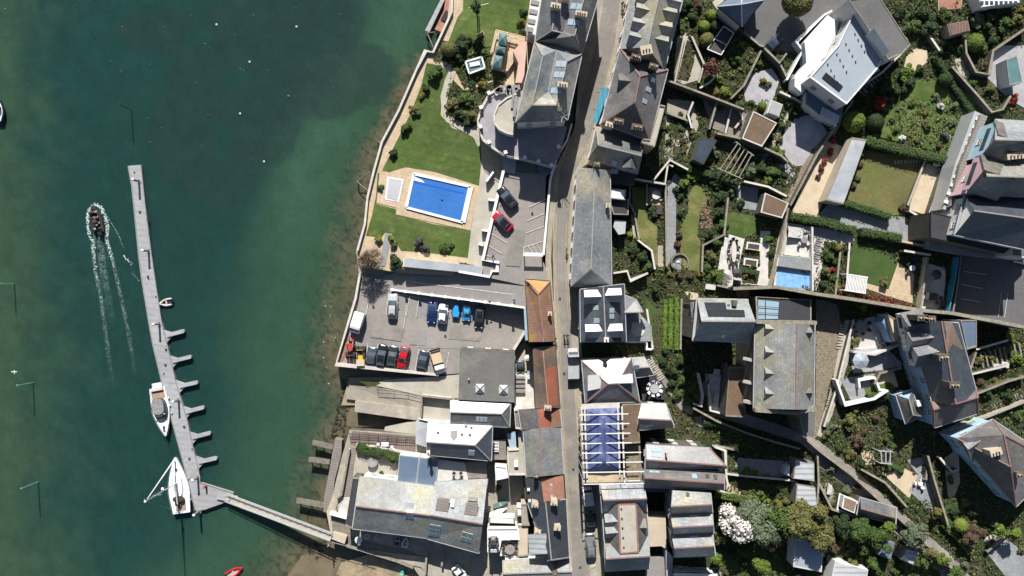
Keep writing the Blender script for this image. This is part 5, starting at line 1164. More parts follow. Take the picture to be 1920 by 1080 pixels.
# boats on the shaded hard and beach
for i, (a, b, w_) in enumerate((((744,1024),(746,1002),1.3),((758,1026),(762,1008),1.3))):
    (inflatable(a, b, w_, 'grey inflatable boat lying in the shaded yard', tube='furniture_grey', floor='furniture_dark', z=2.85, motor=False) if i == 0 else dinghy(a, b, w_, 'pale dinghy beside the inflatable in the shaded yard', z=2.85))
dinghy((693,1007),(681,1005), .9, 'small grey dinghy in the shade by the quay steps', z=2.85); dinghy((704,1012),(707,1002), .7, 'little white dinghy standing alone in the shaded yard', z=2.85)
t = thing('parasol', 'small white parasol at the corner of the shaded yard', 'parasol', P(672,1013,2.85)); MB().loft([[P(672,1013,4.6)+Vector((math.cos(a)*.7, math.sin(a)*.7, 0)) for a in [i*.785 for i in range(8)]], [P(672,1013,5.0)+Vector((math.cos(a)*.03, math.sin(a)*.03, 0)) for a in [i*.785 for i in range(8)]]]).build('canopy', 'plaster_white', t); MB().tube(P(672,1013,4.9)-Vector((0,0,2)), P(672,1013,4.9), .04).build('pole', 'galv', t)
dinghy((750,1086),(756,1068), .9, 'turquoise dinghy upturned on the beach at the bottom', hm='p_teal', z=1.5, cover_='p_teal')
sheet('slipway', [(682,1030),(800,1045),(800,1075),(790,1064),(700,1040)], 'concrete', 2.85, 6)
wallline([(620,1014),(680,1032),(745,1052),(775,1064)], 'long diagonal stone quay edge above the bottom beach', h=.35, t=.5, m='wall_stone', top='coping', z=2.85, below=3)
railing([(620,1012),(650,1020),(700,1037)], 'grey railing along the quay edge by the footbridge', z=2.9)
for x, y0, y1 in ((800,1035,1078),(831,1035,1062)): wallline([(x, y0), (x-3, y1)], 'narrow pale wall running down from the quay building '+('on the left' if x < 810 else 'on the right'), h=1.2, t=.3, m='wallwash', top='coping', z=2.85)
# boardwalk in the water near the flagpole garden
t = thing('flagpole', 'slender white flagpole with cross yard on the top lawn', 'flagpole', P(897,32,GZ)); MB().tube(P(897,32,GZ), P(893,-8,13.5), .08) if 0 else None
MB().tube(P(898,30,GZ), P(898,30,GZ)+Vector((0,0,8.5)), .09, .05).build('pole', 'plaster_white', t); q = P(898,30,GZ)+Vector((0,0,5)); MB().tube(q+Vector((-1.6,-.3,0)), q+Vector((1.9,.5,0)), .05).build('yard_arm', 'plaster_white', t)
# ================================================================ BUILDINGS
def H_(label, px, py, b=None, cat='house', name='house'): return house(name, label, cat, px, py, b)
def boxroof(r, pts, ze, roof, wall='wall_white', par=0, win=False, **k): return flatwing(r, pts, ze, wall, roof, par, win=win, **k)
# --- hotel
t = H_('big grey slate hotel with twin ridges and white gable between lawn and street', 1030, 120, 4.5, 'hotel', 'hotel')
b = t['base']
def raw(t, V, F, outline, roof, ridges, ridge='ridge_grey', wall='wall_white', win=True):
    """free-form roof: V = pixel x, y, height above base"""
    b = t['base']; vs = [P(x, y, b+z) for x, y, z in V]; roofmesh(t, vs, F, outline, roof, ridges=ridges, ridge=ridge)
    Wp = inset([vs[i] for i in outline], .3); MB().prism([p-Vector((0,0,.2)) for p in Wp], (b-2,)).build('wall', wall, t)
    if win: windows(t, Wp, b, min(v[2] for v in V)+b)
raw(t, [(1003,78,11),(1091,101,11),(1064,224,11),(967,229,11),(1018,105,13.4),(998,197,13.4),(1063,115,13.4),(1043,197,13.4),(1044,94,11.8),(1028,171,12.0)],
    [(0,4,5,3),(1,2,7,6),(3,5,7,2),(0,8,4),(8,1,6),(4,8,9,5),(8,6,7,9),(5,9,7)], (0,1,2,3), 'slate_patchy', [(4,5),(6,7),(5,7),(8,9),(0,4),(1,6),(2,7),(3,5)])
raw(t, [(1022,-40,11),(1132,-40,11),(1091,101,11),(1003,78,11),(1035,57,13.6),(1077,67,13.6),(1052,-40,13.6),(1104,-40,13.6),(1056,58,12.6),(1078,-40,12.4)],
    [(0,6,4,3),(7,1,2,5),(3,4,8,5,2),(6,9,8,4),(9,7,5,8)], (0,1,2,3), 'slate_grey', [(4,6),(5,7),(4,5),(3,4),(2,5)])
for x, y, n, rz in ((1042,10,3,-.2),(1090,25,4,-.2),(1055,158,3,-.15),(1060,-5,2,0)): chimney(t, x, y, .9+.35*n, .8, 1.7, rz, n, 'wall_cream')
for x, y in ((1081,12),(1076,42),(1052,120),(1049,140),(1043,170)): skylight(t, x, y, 1.0, 1.0, 1, 2)
chimney(t, 1048, 205, .6, .6, .8, 0, 0)
q = MB(); c, _ = hit(t, 1055, 217)
for i in range(7): a = i*.9; q.tube(c, c+Vector((math.cos(a)*1.2, math.sin(a)*1.2, 1.0+.3*math.sin(i))), .05, n=5)
q.build('aerial', 'galv', t)
t2 = t
q = [(985,0),(1016,-30),(1005,60),(990,60),(984,40)]
MB().prism([P(x, y, 10) for x, y in [(996,-20),(1018,-20),(1004,66),(989,60)]], (3,)).build('balcony', 'wall_white', t2)
for x, y in ((1003,5),(1000,22),(996,40),(992,55)): MB().box(P(x, y, 10.1), (1.4,.8,.16), -.2).build('balcony_rail', 'furniture_grey', t2)
MB().prism([P(x, y, 9) for x, y in [(962,96),(986,70),(988,78),(983,140),(978,155),(966,155),(972,118)]], (3,)).build('pink_bay', 'pink_render', t2)['label'] = 'pink rendered bay'
# round terrace
TZ = 8.0
out = [(966,158),(940,160),(917,175),(902,203),(896,224),(898,243),(905,260),(920,273),(948,291),(985,299),(1012,306),(1036,313),(1050,290),(1063,240)]
t = thing('round_terrace', 'curved lilac paved terrace wrapping the sea end of the hotel', 'terrace', P(940,230,4.5))
MB().prism([P(x, y, TZ) for x, y in out], (2,), 0, 1).build('terrace_floor', ['terrace_lilac','wall_white'], t)
pr = MB(); pts = [P(x, y, TZ+.9) for x, y in out[1:12]]
for a, c in zip(pts, pts[1:]): pr.bar(a-Vector((0,0,.1)), c-Vector((0,0,.1)), .08, .08); pr.bar(a-Vector((0,0,.75)), c-Vector((0,0,.75)), .4, .3)
pr.build('parapet', 'wallwash', t)
for x, y in ((917,175),(902,202),(901,238),(917,267),(948,286),(984,296),(1010,303),(1034,310),(1047,275)): MB().box(P(x, y, TZ+.55), (.6,.6,1.1), .4).build('pier', 'plaster_white', t)
bay = [(968,176),(950,184),(934,197),(927,214),(927,230),(936,242),(950,249),(962,252),(963,232),(968,205)]
MB().prism([P(x, y, TZ+3) for x, y in bay], 3, 0, 1).build('bay_roof', ['concrete_pale','wall_white'], t)
rn = MB(); pts = [P(x, y, TZ+3.1) for x, y in bay[:8]]
for a, c in zip(pts, pts[1:]): rn.bar(a, c, .3, .25)
rn.build('bay_parapet', 'wallwash', t)
MB().box(P(966,200,TZ+3.3), (.5,3.6,.5), -.1).box(P(961,190,TZ+3.2), (.4,2.4,.3), -.1).build('roof_bench', 'furniture_grey', t)
sv_ = MB(); R5 = random.Random(9)
for i in range(16): sv_.box(P(R5.uniform(932,970), R5.uniform(163,178), TZ+.5), (R5.uniform(.4,1.2), R5.uniform(.4,.9), .8), R5.random())
solo(sv_, 'stacked_furniture', 'furniture_grey', 'jumble of dark terrace furniture piled against the hotel wall', 'furniture', kind='stuff')
MB().prism([P(x, y, TZ+.7) for x, y in [(926,173),(944,162),(948,168),(930,179)]], .7).build('planter', 'roof_white', t)
MB().prism([P(x, y, 6.3) for x, y in [(945,293),(968,298),(966,326),(943,322)]], (2,)).build('stair_block', 'lead', t)
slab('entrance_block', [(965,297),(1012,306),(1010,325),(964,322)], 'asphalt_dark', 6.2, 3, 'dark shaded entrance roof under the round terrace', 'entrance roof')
slab('blue_store', [(1010,305),(1046,290),(1042,322),(1010,322)], 'blue_sheet', 6.6, 2, 'dark blue roofed store squeezed between terrace and street', 'store')
wallline([(1072,232),(1064,262),(1048,288),(1034,325)], 'long thin white wall curving along the street beside the terrace', h=1.6, t=.25, m='wall_white', top='plaster_white', z=6)
# conservatory frame and glazed boxes in the hotel garden
t = thing('garden_pavilion', 'green glass lantern roofed pavilion on a cream terrace', 'pavilion', P(940,95,GZ))
MB().prism([P(x, y, GZ+1) for x, y in [(930,56),(985,70),(978,100),(964,115),(952,133),(922,128)]], 1.2).build('terrace_floor', 'paving_cream', t)
for q_ in ([(936,61),(951,64),(949,86),(934,82)], [(931,86),(948,89),(946,100),(928,96)], [(928,103),(943,106),(939,128),(923,124)]):
    z = GZ+3.2; vs = [P(x, y, z) for x, y in q_]; c = sum(vs, Vector())/4+Vector((0,0,.6)); MB().add(vs+[c], [up(vs+[c], f) for f in ((0,1,4),(1,2,4),(2,3,4),(3,0,4))]).prism([v-Vector((0,0,.02)) for v in vs], 2.2).build('lantern', 'glass_teal', t)
fr = MB()
for a, c in (((930,56),(985,70)),((930,56),(920,100)),((936,62),(980,76)),((955,60),(952,76)),((968,63),(965,80))): fr.bar(P(*a, GZ+2.2), P(*c, GZ+2.2), .18, .2)
fr.build('frame', 'wood_pale', t)
t = thing('cold_frame', 'white framed glass garden frame filled with pale sheeting', 'garden frame', P(890,122,GZ))
q_ = [(873,116),(903,107),(909,127),(880,138)]; fr = MB(); vs = [P(x, y, GZ+1.2) for x, y in q_]
for a, c in zip(vs, vs[1:]+vs[:1]): fr.bar(a, c, .3, .3)
fr.build('frame', 'plaster_white', t); MB().prism([v*1 for v in inset(vs, .25)], .9).build('glass', 'glass_teal', t); MB().box(P(890,120,GZ+1.4), (1.8,.7,.1), .2).build('white_sheet', 'plaster_white', t)
t = thing('garden_bench', 'pale wooden bench on the lawn below the flagpole', 'bench', P(900,65,GZ)); MB().bar(P(894,68,GZ+.45), P(907,61,GZ+.45), .5, .08).build('seat', 'wood_pale', t); MB().bar(P(893,66,GZ+.8), P(906,59,GZ+.8), .08, .5).build('backrest', 'wood_pale', t)
# --- terrace rows east of the street
t = H_('long pale slate terrace with many dark dormers at the top of the street', 1220, 50)
wing(t, [(1188,-40),(1290,-40),(1246,132),(1163,92)], [(1243,-40),(1214,88)], 7.5, 11, 'wall_cream', 'slate_lichen')
for F, B in (((1196,-14),(1222,-8)),((1193,13),(1218,19)),((1186,39),(1210,44)),((1180,65),(1203,71))): dormer(t, F, B, 3.0, 'slate_lichen')
for F, B in (((1278,4),(1250,-3)),((1270,24),(1243,18)),((1261,51),(1236,46)),((1254,78),(1229,72))): dormer(t, F, B, 2.6, 'slate_lichen')
chimney(t, 1212, 93, 2.2, 1.6, 1.6, .2, 3, 'wall_cream'); chimney(t, 1193, 107, 2, .9, 1.2, -.3, 4); chimney(t, 1226, 124, 1.8, .9, 1.2, -.3, 3)
t = H_('large brown slate house with red hips and three chimneys beside the turquoise awning', 1188, 180)
wing(t, [(1163,91),(1252,131),(1218,263),(1127,232)], [(1200,143),(1190,192)], 8, 11.2, 'wall_cream', 'slate_brown', 'ridge_red')
dormer(t, (1160,150), (1182,152), 3.2, 'slate_brown'); skylight(t, 1224, 150); skylight(t, 1216, 168); skylight(t, 1209, 190)
chimney(t, 1143, 233, 1.6, .8, 1.4, -.3, 2, 'wall_cream'); chimney(t, 1160, 227, 2.0, 1.0, 1.6, -.2, 4); chimney(t, 1195, 238, 2.2, 1.0, 1.6, -.15, 4)
flatwing(t, [(1237,197),(1247,199),(1227,276),(1203,268),(1204,262),(1218,264)], 8.3, 'wall_cream', 'concrete_pale', .3, win=False)
t = thing('awning', 'long turquoise fabric strip hanging over the street pavement', 'awning', P(1125,195,6.5))
MB().prism([P(x, y, 9) for x, y in [(1129,163),(1143,165),(1120,231),(1111,228)]], .15).build('cloth', 'awning', t); q = MB(); [q.tube(P(x, y, 8.9), P(x+7, y+1, 9), .06) for x, y in ((1118,173),(1113,205),(1125,166))]; q.build('bracket', 'black', t)
t = H_('two slope house with small red ridged gable below the chimneyed house', 1160, 285)
wing(t, [(1118,238),(1209,264),(1195,326),(1104,298)], [(1122,272),(1203,292)], 6.5, 8.8, 'wall_cream', 'slate_grey'); dormer(t, (1182,314), (1185,294), 2.4, 'slate_brown', ridge='ridge_red'); skylight(t, 1152, 305)
chimney(t, 1119, 308, 1.2, .8, 1.2, 0, 2)
t = H_('long straight slate roofed house with patchy lichen and hipped south end', 1108, 430)
wing(t, [(1083,316),(1144,320),(1147,537),(1071,537)], [(1116,316),(1108,505)], 6.5, 9.3, 'wall_cream', 'slate_patchy', 'ridge_grey'); chimney(t, 1140, 385, .9, .7, 1.3, 1.5, 2, 'wall_cream')
flatwing(t, [(1145,353),(1174,356),(1172,375),(1143,372)], 5, 'wall_stone', 'roof_white', .1, win=False); flatwing(t, [(1142,374),(1178,374),(1178,403),(1150,402)], 4, 'wall_stone', 'felt_dark', .2, win=False)
q = H_('low dark outhouse roof tucked against the row behind the street corner', 1165, 330, None, 'outhouse', 'outhouse'); boxroof(q, [(1146,318),(1192,322),(1190,345),(1146,345)], 4, 'felt_dark', 'wall_stone')
slab('garden_store', [(1146,316),(1160,317),(1158,326),(1145,325)], 'roof_white', 11.5, 1.5, 'small white box roof beside the blue tank by the street corner', 'store')
slab('pale_store', [(1153,412),(1174,414),(1172,438),(1160,440),(1150,425)], 'galv', 9.6, 2, 'broken pale lean to roof behind the long slate house', 'lean to')
t = H_('dark slate house with four bright white dormer roofs in a cross', 1130, 592)
wing(t, [(1088,543),(1170,533),(1174,640),(1089,641)], [(1131,537),(1136,641)], 7, 10, 'wall_white', 'slate_blue')
for F, B in (((1096,557),(1126,556)),((1166,553),(1136,554)),((1098,622),(1128,621)),((1168,620),(1140,621))): dormer(t, F, B, 2.3, 'slate_blue', rise=.5)
for x, y in ((1117,577),(1147,582),(1147,593),(1119,601)): skylight(t, x, y)
chimney(t, 1137, 637, .8, .8, 1, 0, 1, 'wall_white')
wing(t, [(1170,553),(1192,562),(1206,585),(1162,588)], [(1171,586),(1204,585)], 5.6, 6.8, 'wall_white', 'slate_grey', win=False)
t = thing('garden_terrace', 'round ended white terrace beside the white dormer house', 'terrace', P(1195,615,gz(1195))); z = gz(1195)+2
MB().prism([P(x, y, z) for x, y in [(1173,588),(1200,588),(1222,612),(1222,640),(1176,640)]], 2.5).build('terrace_floor', 'paving_grey', t)
MB().prism([P(x, y, z+.15) for x, y in [(1185,604),(1208,606),(1209,622),(1205,629),(1190,631),(1183,622)]], .15).build('pale_patio', 'paving_white', t); MB().tube(P(1203,597,z+.8), P(1208,606,z+.8), .35).build('grill', 'galv', t)
wallline([(1174,641),(1213,641),(1213,655),(1222,655)], 'white wall below the round ended terrace', h=1.5, t=.3, m='wall_white', top='plaster_white')
t = H_('hipped slate house with brilliant pale north slope opposite the parked lorry', 1145, 715)
wing(t, [(1091,677),(1184,672),(1199,753),(1098,756)], [(1140,720),(1158,719)], 7, 8.8, 'wall_white', 'slate_grey', 'ridge_red')
wing(t, [(1184,672),(1208,670),(1226,703),(1190,708)], [(1191,690),(1217,688)], 6, 7, 'wall_white', 'slate_grey', win=False)
flatdormer(t, [(1102,704),(1128,702),(1126,728),(1102,733)], roof='lead'); flatdormer(t, [(1163,704),(1186,701),(1187,718),(1158,719)], roof='roof_white'); skylight(t, 1193, 690, 1, 1.4)
flatwing(t, [(1186,705),(1228,702),(1249,748),(1204,750),(1203,722),(1190,722)], 3.2, 'wall_stone', 'felt_dark', .25, 'furniture_dark', win=False, name='roof_terrace')
# scaffold over blue sheeting
z0 = gz(1130); t = thing('scaffold', 'white pole scaffolding over a roof wrapped in bright blue sheeting', 'scaffolding', P(1130,825,z0)); zz = z0+8.5
A = [P(x, y, zz) for x, y in ((1099,767),(1162,765),(1164,882),(1102,884))]; mA, mB_ = P(1131,785,zz+1.7), P(1133,868,zz+1.7)
MB().add(A+[mA, mB_], [(0,3,5,4),(2,1,4,5),(1,0,4),(3,2,5)]).prism([p-Vector((0,0,.1)) for p in A], 8).build('blue_sheet', 'tarp_blue', t)
for x, y in ((1092,826),(1098,826),(1160,826),(1168,826)): MB().bar(P(x-2, 762, zz+.2), P(x+3, 905, zz+.2), .28, .12).build('long_board', 'wallwash', t)
for k, y in enumerate((777,795,813,831,849,867,885,907)): MB().bar(P(1087+k*1, y+1, zz+1.4), P(1178+(3*k if k > 3 else k*2)+(12 if k > 3 else 0), y-1, zz+1.4), .14, .14).build('cross_pole', 'plaster_white', t)
q = MB(); [q.tube(P(x, y, zz+1.4)-Vector((0,0,9.5)), P(x, y, zz+1.4), .06, n=6) for y in range(777, 908, 18) for x in (1094,1165)]; q.build('uprights', 'galv', t)
MB().prism([P(x, y, zz-.5) for x, y in [(1101,886),(1166,884),(1180,905),(1101,907)]], 7).build('scaffold_floor', 'paving_cream', t); MB().prism([P(x, y, zz-.3) for x, y in [(1090,758),(1162,755),(1162,766),(1090,768)]], .2).build('scaffold_floor', 'wallwash', t)
t = H_('brown flat roofed block with torn edge beside the blue sheeting', 1185, 795, None, 'house'); flatwing(t, [(1166,758),(1204,757),(1196,787),(1200,830),(1168,832)], 7, 'wall_stone', 'felt_brown', .15, win=False)
flatwing(t, [(1172,834),(1200,834),(1204,905),(1176,900)], 5, 'wall_stone', 'gravel', .1, win=False)
t = H_('slate house with pale north slope just above the map pin spot', 1228, 785); wing(t, [(1203,757),(1248,757),(1264,800),(1200,806)], [(1196,785),(1258,788)], 7, 8.1, 'wall_stone', 'slate_grey', 'ridge_red')
t['label'] = 'slate house with pale north slope between brown flat roof and lane'
t = H_('long narrow twin gabled house with two red ridges running east', 1285, 870)
wing(t, [(1212,834),(1330,840),(1362,878),(1210,879)], [(1212,862),(1361,873)], 7, 8.2, 'wall_stone', 'slate_grey', 'ridge_red'); wing(t, [(1209,878),(1358,885),(1358,918),(1209,914)], [(1209,896),(1358,906)], 7, 8.8, 'wall_stone', 'slate_brown', 'ridge_red')
skylight(t, 1230, 848, .8, .8, 2, 2); skylight(t, 1227, 885, .8, .5, 2, 1); skylight(t, 1302, 893); chimney(t, 1250, 853, .3, .3, 1, 0, 1); chimney(t, 1327, 893, .5, .5, .5, 0, 0); chimney(t, 1342, 895, .5, .5, .5, 0, 0)
slab('blue_canopy', [(1211,913),(1249,914),(1249,923),(1213,923)], 'blue_sheet', gz(1230)+3, .2, 'narrow blue canopy roof in the shaded court', 'canopy')
t = H_('large mansard house with flat cream top between orange hips', 1170, 1000)
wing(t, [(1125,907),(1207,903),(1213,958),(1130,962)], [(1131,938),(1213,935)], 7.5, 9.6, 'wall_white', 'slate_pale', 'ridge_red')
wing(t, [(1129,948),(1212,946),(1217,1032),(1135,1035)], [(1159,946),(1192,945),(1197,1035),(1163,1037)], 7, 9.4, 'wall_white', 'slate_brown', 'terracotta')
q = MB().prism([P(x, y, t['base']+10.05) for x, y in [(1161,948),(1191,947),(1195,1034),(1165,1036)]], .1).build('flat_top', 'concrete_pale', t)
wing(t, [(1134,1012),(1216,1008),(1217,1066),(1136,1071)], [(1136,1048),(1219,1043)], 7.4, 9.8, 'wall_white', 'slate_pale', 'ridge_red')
for F, B in (((1135,980),(1157,978)),((1136,1001),(1158,999))): dormer(t, F, B, 2.0, 'slate_pale')
dormer(t, (1213,990), (1200,990), 2.4, 'slate_brown')
for x, y in ((1183,952),(1184,980),(1186,1022)): skylight(t, x, y, .9, .9, m='glass')
for i in range(5): MB().ball(P(1165+i*1.2, 954+i*18, t['base']+10.2), .15,.15,.15, n=6, m=4).build('roof_vent', 'black', t)
gl = MB(); [gl.bar(hit(t, 1126+i*13, 910)[0]+Vector((0,0,.1)), hit(t, 1130+i*13, 936)[0]+Vector((0,0,.1)), .06, .05) for i in range(1, 7)]; gl.build('roof_battens', 'furniture_grey', t)
slab('yellow_terrace', [(1213,967),(1248,967),(1250,1030),(1240,1024),(1218,1025)], 'wall_cream', gz(1230)+3.5, 3, 'bright yellow cream roof terrace between the mansard and three gabled houses', 'roof terrace')
slab('grey_court', [(1215,1045),(1245,1045),(1248,1100),(1212,1100)], 'asphalt', gz(1230)+2, 2, 'grey court at the bottom beside the blue lined wall', 'courtyard')
for i, (E, Rg, lb) in enumerate((([(1262,920),(1332,925),(1336,962),(1259,966)], [(1258,950),(1335,946)], 'top'), ([(1257,963),(1335,961),(1338,1000),(1262,1004)], [(1261,989),(1338,985)], 'middle'), ([(1259,1002),(1336,1000),(1341,1042),(1265,1045)], [(1264,1028),(1339,1024)], 'bottom'))):
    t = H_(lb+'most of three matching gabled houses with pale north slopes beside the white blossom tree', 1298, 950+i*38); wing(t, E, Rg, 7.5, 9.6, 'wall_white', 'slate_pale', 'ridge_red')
    if i == 0: chimney(t, 1290, 927, .4, .4, .5, 0, 0)
    else: MB().prism([p+Vector((0,0,.1)) for p in [hit(t, x, y)[0] for x, y in ((1293, E[0][1]+2), (1309, E[0][1]+2), (1309, E[0][1]+5), (1293, E[0][1]+5))]], .3).build('roof_hatch', 'roof_white', t)
t = H_('broken white roof at the bottom edge below the three gabled houses', 1300, 1085); wing(t, [(1262,1074),(1345,1076),(1345,1130),(1262,1130)], [(1262,1100),(1345,1100)], 4, 6, 'wall_white', 'roof_white')
slab('blue_wall_walk', [(1248,1030),(1262,1045),(1258,1110),(1250,1110)], 'paving_lilac', gz(1255)+3, 3, 'lilac lit walkway beside the three gabled houses', 'walkway')
# --- buildings between shore and street
t = H_('orange and brown tiled house with yellow lichen streak at the street edge', 1012, 585, 6.0); wing(t, [(985,524),(1031,528),(1041,640),(992,641)], [(1009,552),(1020,641)], 4.5, 6.8, 'wall_cream', 'tile_orange', 'ridge_red'); chimney(t, 1031, 588, .7, .7, 1.2, 0, 1, 'wall_cream'); skylight(t, 1020, 638, .5, .5, m='glass')
panelquad(t, [(986,524),(1030,528),(1010,549)], 'tile_hip', 'hip_tiles', .02, .03)
slab('glazed_corridor', [(982,578),(988,578),(992,638),(985,638)], 'glass_pale', 7.5, 1.5, 'thin glazed strip beside the orange tiled house', 'glazed lean to')
t = H_('narrow house with rusty brown ridge and red orange east slope', 1025, 712, 4.5); wing(t, [(999,653),(1041,648),(1050,765),(1004,766)], [(1018,658),(1028,764)], 5.5, 7.8, 'wall_cream', 'tile_brown', 'terracotta'); panelquad(t, [(1024,690),(1043,686),(1048,760),(1028,762)], 'tile_red', 'red_tiles', .03, .03)
t = H_('small house with bright salmon red roof slope and heavy chimney', 1015, 785, 4.5); wing(t, [(972,768),(1048,762),(1053,801),(978,806)], [(1008,767),(1012,805)], 5.5, 7.6, 'wall_cream', 'slate_brown', 'ridge_red'); panelquad(t, [(1010,767),(1047,764),(1052,800),(1013,804)], 'tile_red', 'red_tiles', .03, .03); chimney(t, 1027, 765, 1.4, .9, 1.6, -.1, 3, 'wall_cream')
t = H_('weathered grey slate house with thin red ridge along the street', 1018, 850, 4.5); wing(t, [(981,806),(1051,800),(1057,889),(987,895)], [(1012,803),(1016,893)], 5.5, 7.8, 'wall_cream', 'slate_pale', 'ridge_red'); chimney(t, 1005, 893, .9, .6, 1.2, 0, 2)
t = H_('cream terrace roofed annexe left of the weathered slate house', 965, 860, 4.5, 'annexe'); flatwing(t, [(951,845),(973,843),(970,770),(980,770),(984,806),(986,890),(954,890)], 3.4, 'wall_cream', 'concrete_pale', .35, 'wallwash', win=False); MB().box(P(968,869,8.3), (.7,1.1,.6)).build('roof_box', 'plaster_white', t)
flatwing(t, [(964,768),(979,766),(979,804),(967,803)], 4.5, 'wall_white', 'wood_grey', .4, 'wallwash', win=False)
t = H_('terracotta tiled cottage with round patches beside dark felt roof', 1030, 915, 4.5); wing(t, [(985,897),(1057,890),(1060,936),(990,946)], [(1015,895),(1021,942)], 5.5, 7, 'wall_cream', 'felt_dark', 'terracotta', hips=False); panelquad(t, [(1016,897),(1056,892),(1059,935),(1022,940)], 'terracotta', 'clay_tiles', .03, .04)
for x, y in ((1033,909),(1034,931)): skylight(t, x, y, .5, .5)
for x, y in ((991,918),(993,939)): chimney(t, x, y, .4, .4, .5, 0, 0, 'wall_white')
t = H_('dark slate double house with four chimneys at the bottom of the street', 1035, 990, 4.5); wing(t, [(990,945),(1061,937),(1067,1045),(1026,1052)], [(1023,942),(1034,1050)], 6, 8, 'wall_white', 'slate_dark', 'ridge_grey')
for x, y, n in ((1003,947,2),(1039,943,2),(1008,998,3),(1045,990,1)): chimney(t, x, y, 1.3, .9, 1.5, -.1, n, 'wall_cream')
panelquad(t, [(990,1002),(1025,1000),(1027,1038),(992,1040)], 'sheet_white', 'ribbed_panel', .1, .05)
t = H_('pale lichened roof with orange gable stripe at the bottom edge', 1010, 1070, 4.0); wing(t, [(943,1052),(1069,1044),(1073,1130),(948,1130)], [(943,1076),(1072,1072)], 4.5, 6.5, 'wall_white', 'slate_lichen'); panelquad(t, [(1036,1052),(1045,1050),(1046,1072),(1038,1072)], 'terracotta', 'clay_strip', .04, .06); chimney(t, 1041, 1076, 1, .7, 1, 0, 1)
t = H_('white walled courtyard house with roof terrace left of the ribbed roof', 955, 1010, 3.0); flatwing(t, [(914,990),(972,990),(974,1012),(938,1012),(936,1034),(914,1034)], 4, 'wall_white', 'roof_white', .3, 'plaster_white', win=False); flatwing(t, [(917,1003),(934,1003),(934,1031),(916,1031)], 4.3, 'wall_white', 'concrete', .2, 'plaster_white', win=False)
flatwing(t, [(971,985),(990,985),(990,1042),(972,1043)], 4, 'wall_white', 'wall_cream', .2, 'coping', win=False); flatwing(t, [(938,1014),(972,1016),(971,1043),(938,1041)], 3, 'wall_white', 'paving_cream', .3, 'plaster_white', win=False)
t = H_('stack of narrow white flat roofs beside the boat store yard', 945, 975, 3.0, 'outbuilding', 'outbuilding'); flatwing(t, [(917,970),(965,972),(966,982),(917,980)], 3.2, 'wall_white', 'roof_white', .1, win=False); flatwing(t, [(969,952),(979,953),(979,968),(969,968)], 4, 'wall_white', 'roof_white', .1, win=False); flatwing(t, [(977,945),(989,945),(993,985),(978,985)], 4.4, 'wall_cream', 'concrete', .2, win=False); flatwing(t, [(928,873),(950,875),(953,895),(930,900)], 4, 'wall_white', 'roof_white', .25, 'plaster_white', win=False)
t = H_('large square flat grey roof with two small pyramid rooflights', 912, 705, 3.0, 'workshop', 'workshop'); flatwing(t, [(863,654),(965,660),(964,754),(860,749)], 4.8, 'wall_stone', 'felt_grey', .12, 'felt_grey', win=True)
for x, y in ((900,729),(944,731)):
    z = 3+4.9; vs = [P(a, c, z) for a, c in ((x-9,y-9),(x+9,y-9),(x+8,y+9),(x-8,y+9))]; c = P(x, y, z+.95); f = MB().add(vs+[c], [up(vs+[c], q) for q in ((0,1,4),(1,2,4),(2,3,4),(3,0,4))]).build('rooflight', 'roof_white' if 1 else 'glass', t)
    g = MB(); [g.bar(v, c, .1, .08) for v in vs]; g.build('glazing_bar', 'furniture_dark', f)
MB().tube(P(879,711,7.9), P(879,711,8.5), .15).build('flue', 'galv', t)
t = H_('hipped slate boathouse with blinding pale north slope behind the flat grey roof', 900, 775, 3.0, 'boathouse', 'boathouse'); wing(t, [(845,751),(957,757),(955,801),(845,795)], [(845,773),(941,776)], 4.6, 5.5, 'wall_stone', 'slate_grey'); skylight(t, 903, 786, .6, .9, 3, 1); skylight(t, 895, 762, .5, .8, 2, 1, 'plaster_white')
t = H_('hipped white lit slate house with heart shaped hatch and one pale skylight', 862, 830, 3.0); wing(t, [(802,794),(923,799),(921,864),(801,853)], [(800,829),(891,835)], 5.6, 6.95, 'wall_white', 'slate_blue'); skylight(t, 884, 849, 1.1, 1.2, 1, 1, 'roof_bluewhite')
for x, y in ((821,812),(866,815),(881,816),(874,800),(884,802)): skylight(t, x, y, .5, .5, m='furniture_dark')
panelquad(t, [(844,807),(858,807),(858,818),(851,828),(844,818)], 'furniture_grey', 'hatch', .05, .05); chimney(t, 803, 849, .6, .6, 1.4, 0, 1, 'wall_white')
t = H_('pair of flat blue grey roofs beside the quay garden', 783, 880, 3.0, 'extension', 'extension'); flatwing(t, [(749,853),(786,857),(780,907),(745,902)], 3.6, 'wall_white', 'blue_sheet', .08, 'lead', win=False); flatwing(t, [(787,857),(822,862),(817,911),(781,907)], 3.6, 'wall_white', 'blue_sheet', .08, 'lead', win=False)
q = MB(); [q.bar(P(801, 860+i*4, 6.75), P(808, 860+i*4, 6.75), .05, .05) for i in range(5)]; q.bar(P(801,858,6.75), P(801,878,6.75), .06,.06).bar(P(808,858,6.75), P(808,878,6.75), .06,.06); q.build('roof_ladder', 'furniture_dark', t)
t = H_('broad pale slate quayside building with red ridge and blue skylights', 740, 950, 3.0, 'quay building', 'quay_building')
wing(t, [(675,894),(816,912),(801,1009),(661,991)], [(667,949),(808,967)], 5.0, 7.2, 'wall_white', 'slate_lichen', 'ridge_red'); wing(t, [(816,904),(914,899),(898,1037),(801,1010)], [(807,966),(905,983)], 5.0, 7.6, 'wall_white', 'slate_pale', 'ridge_red')
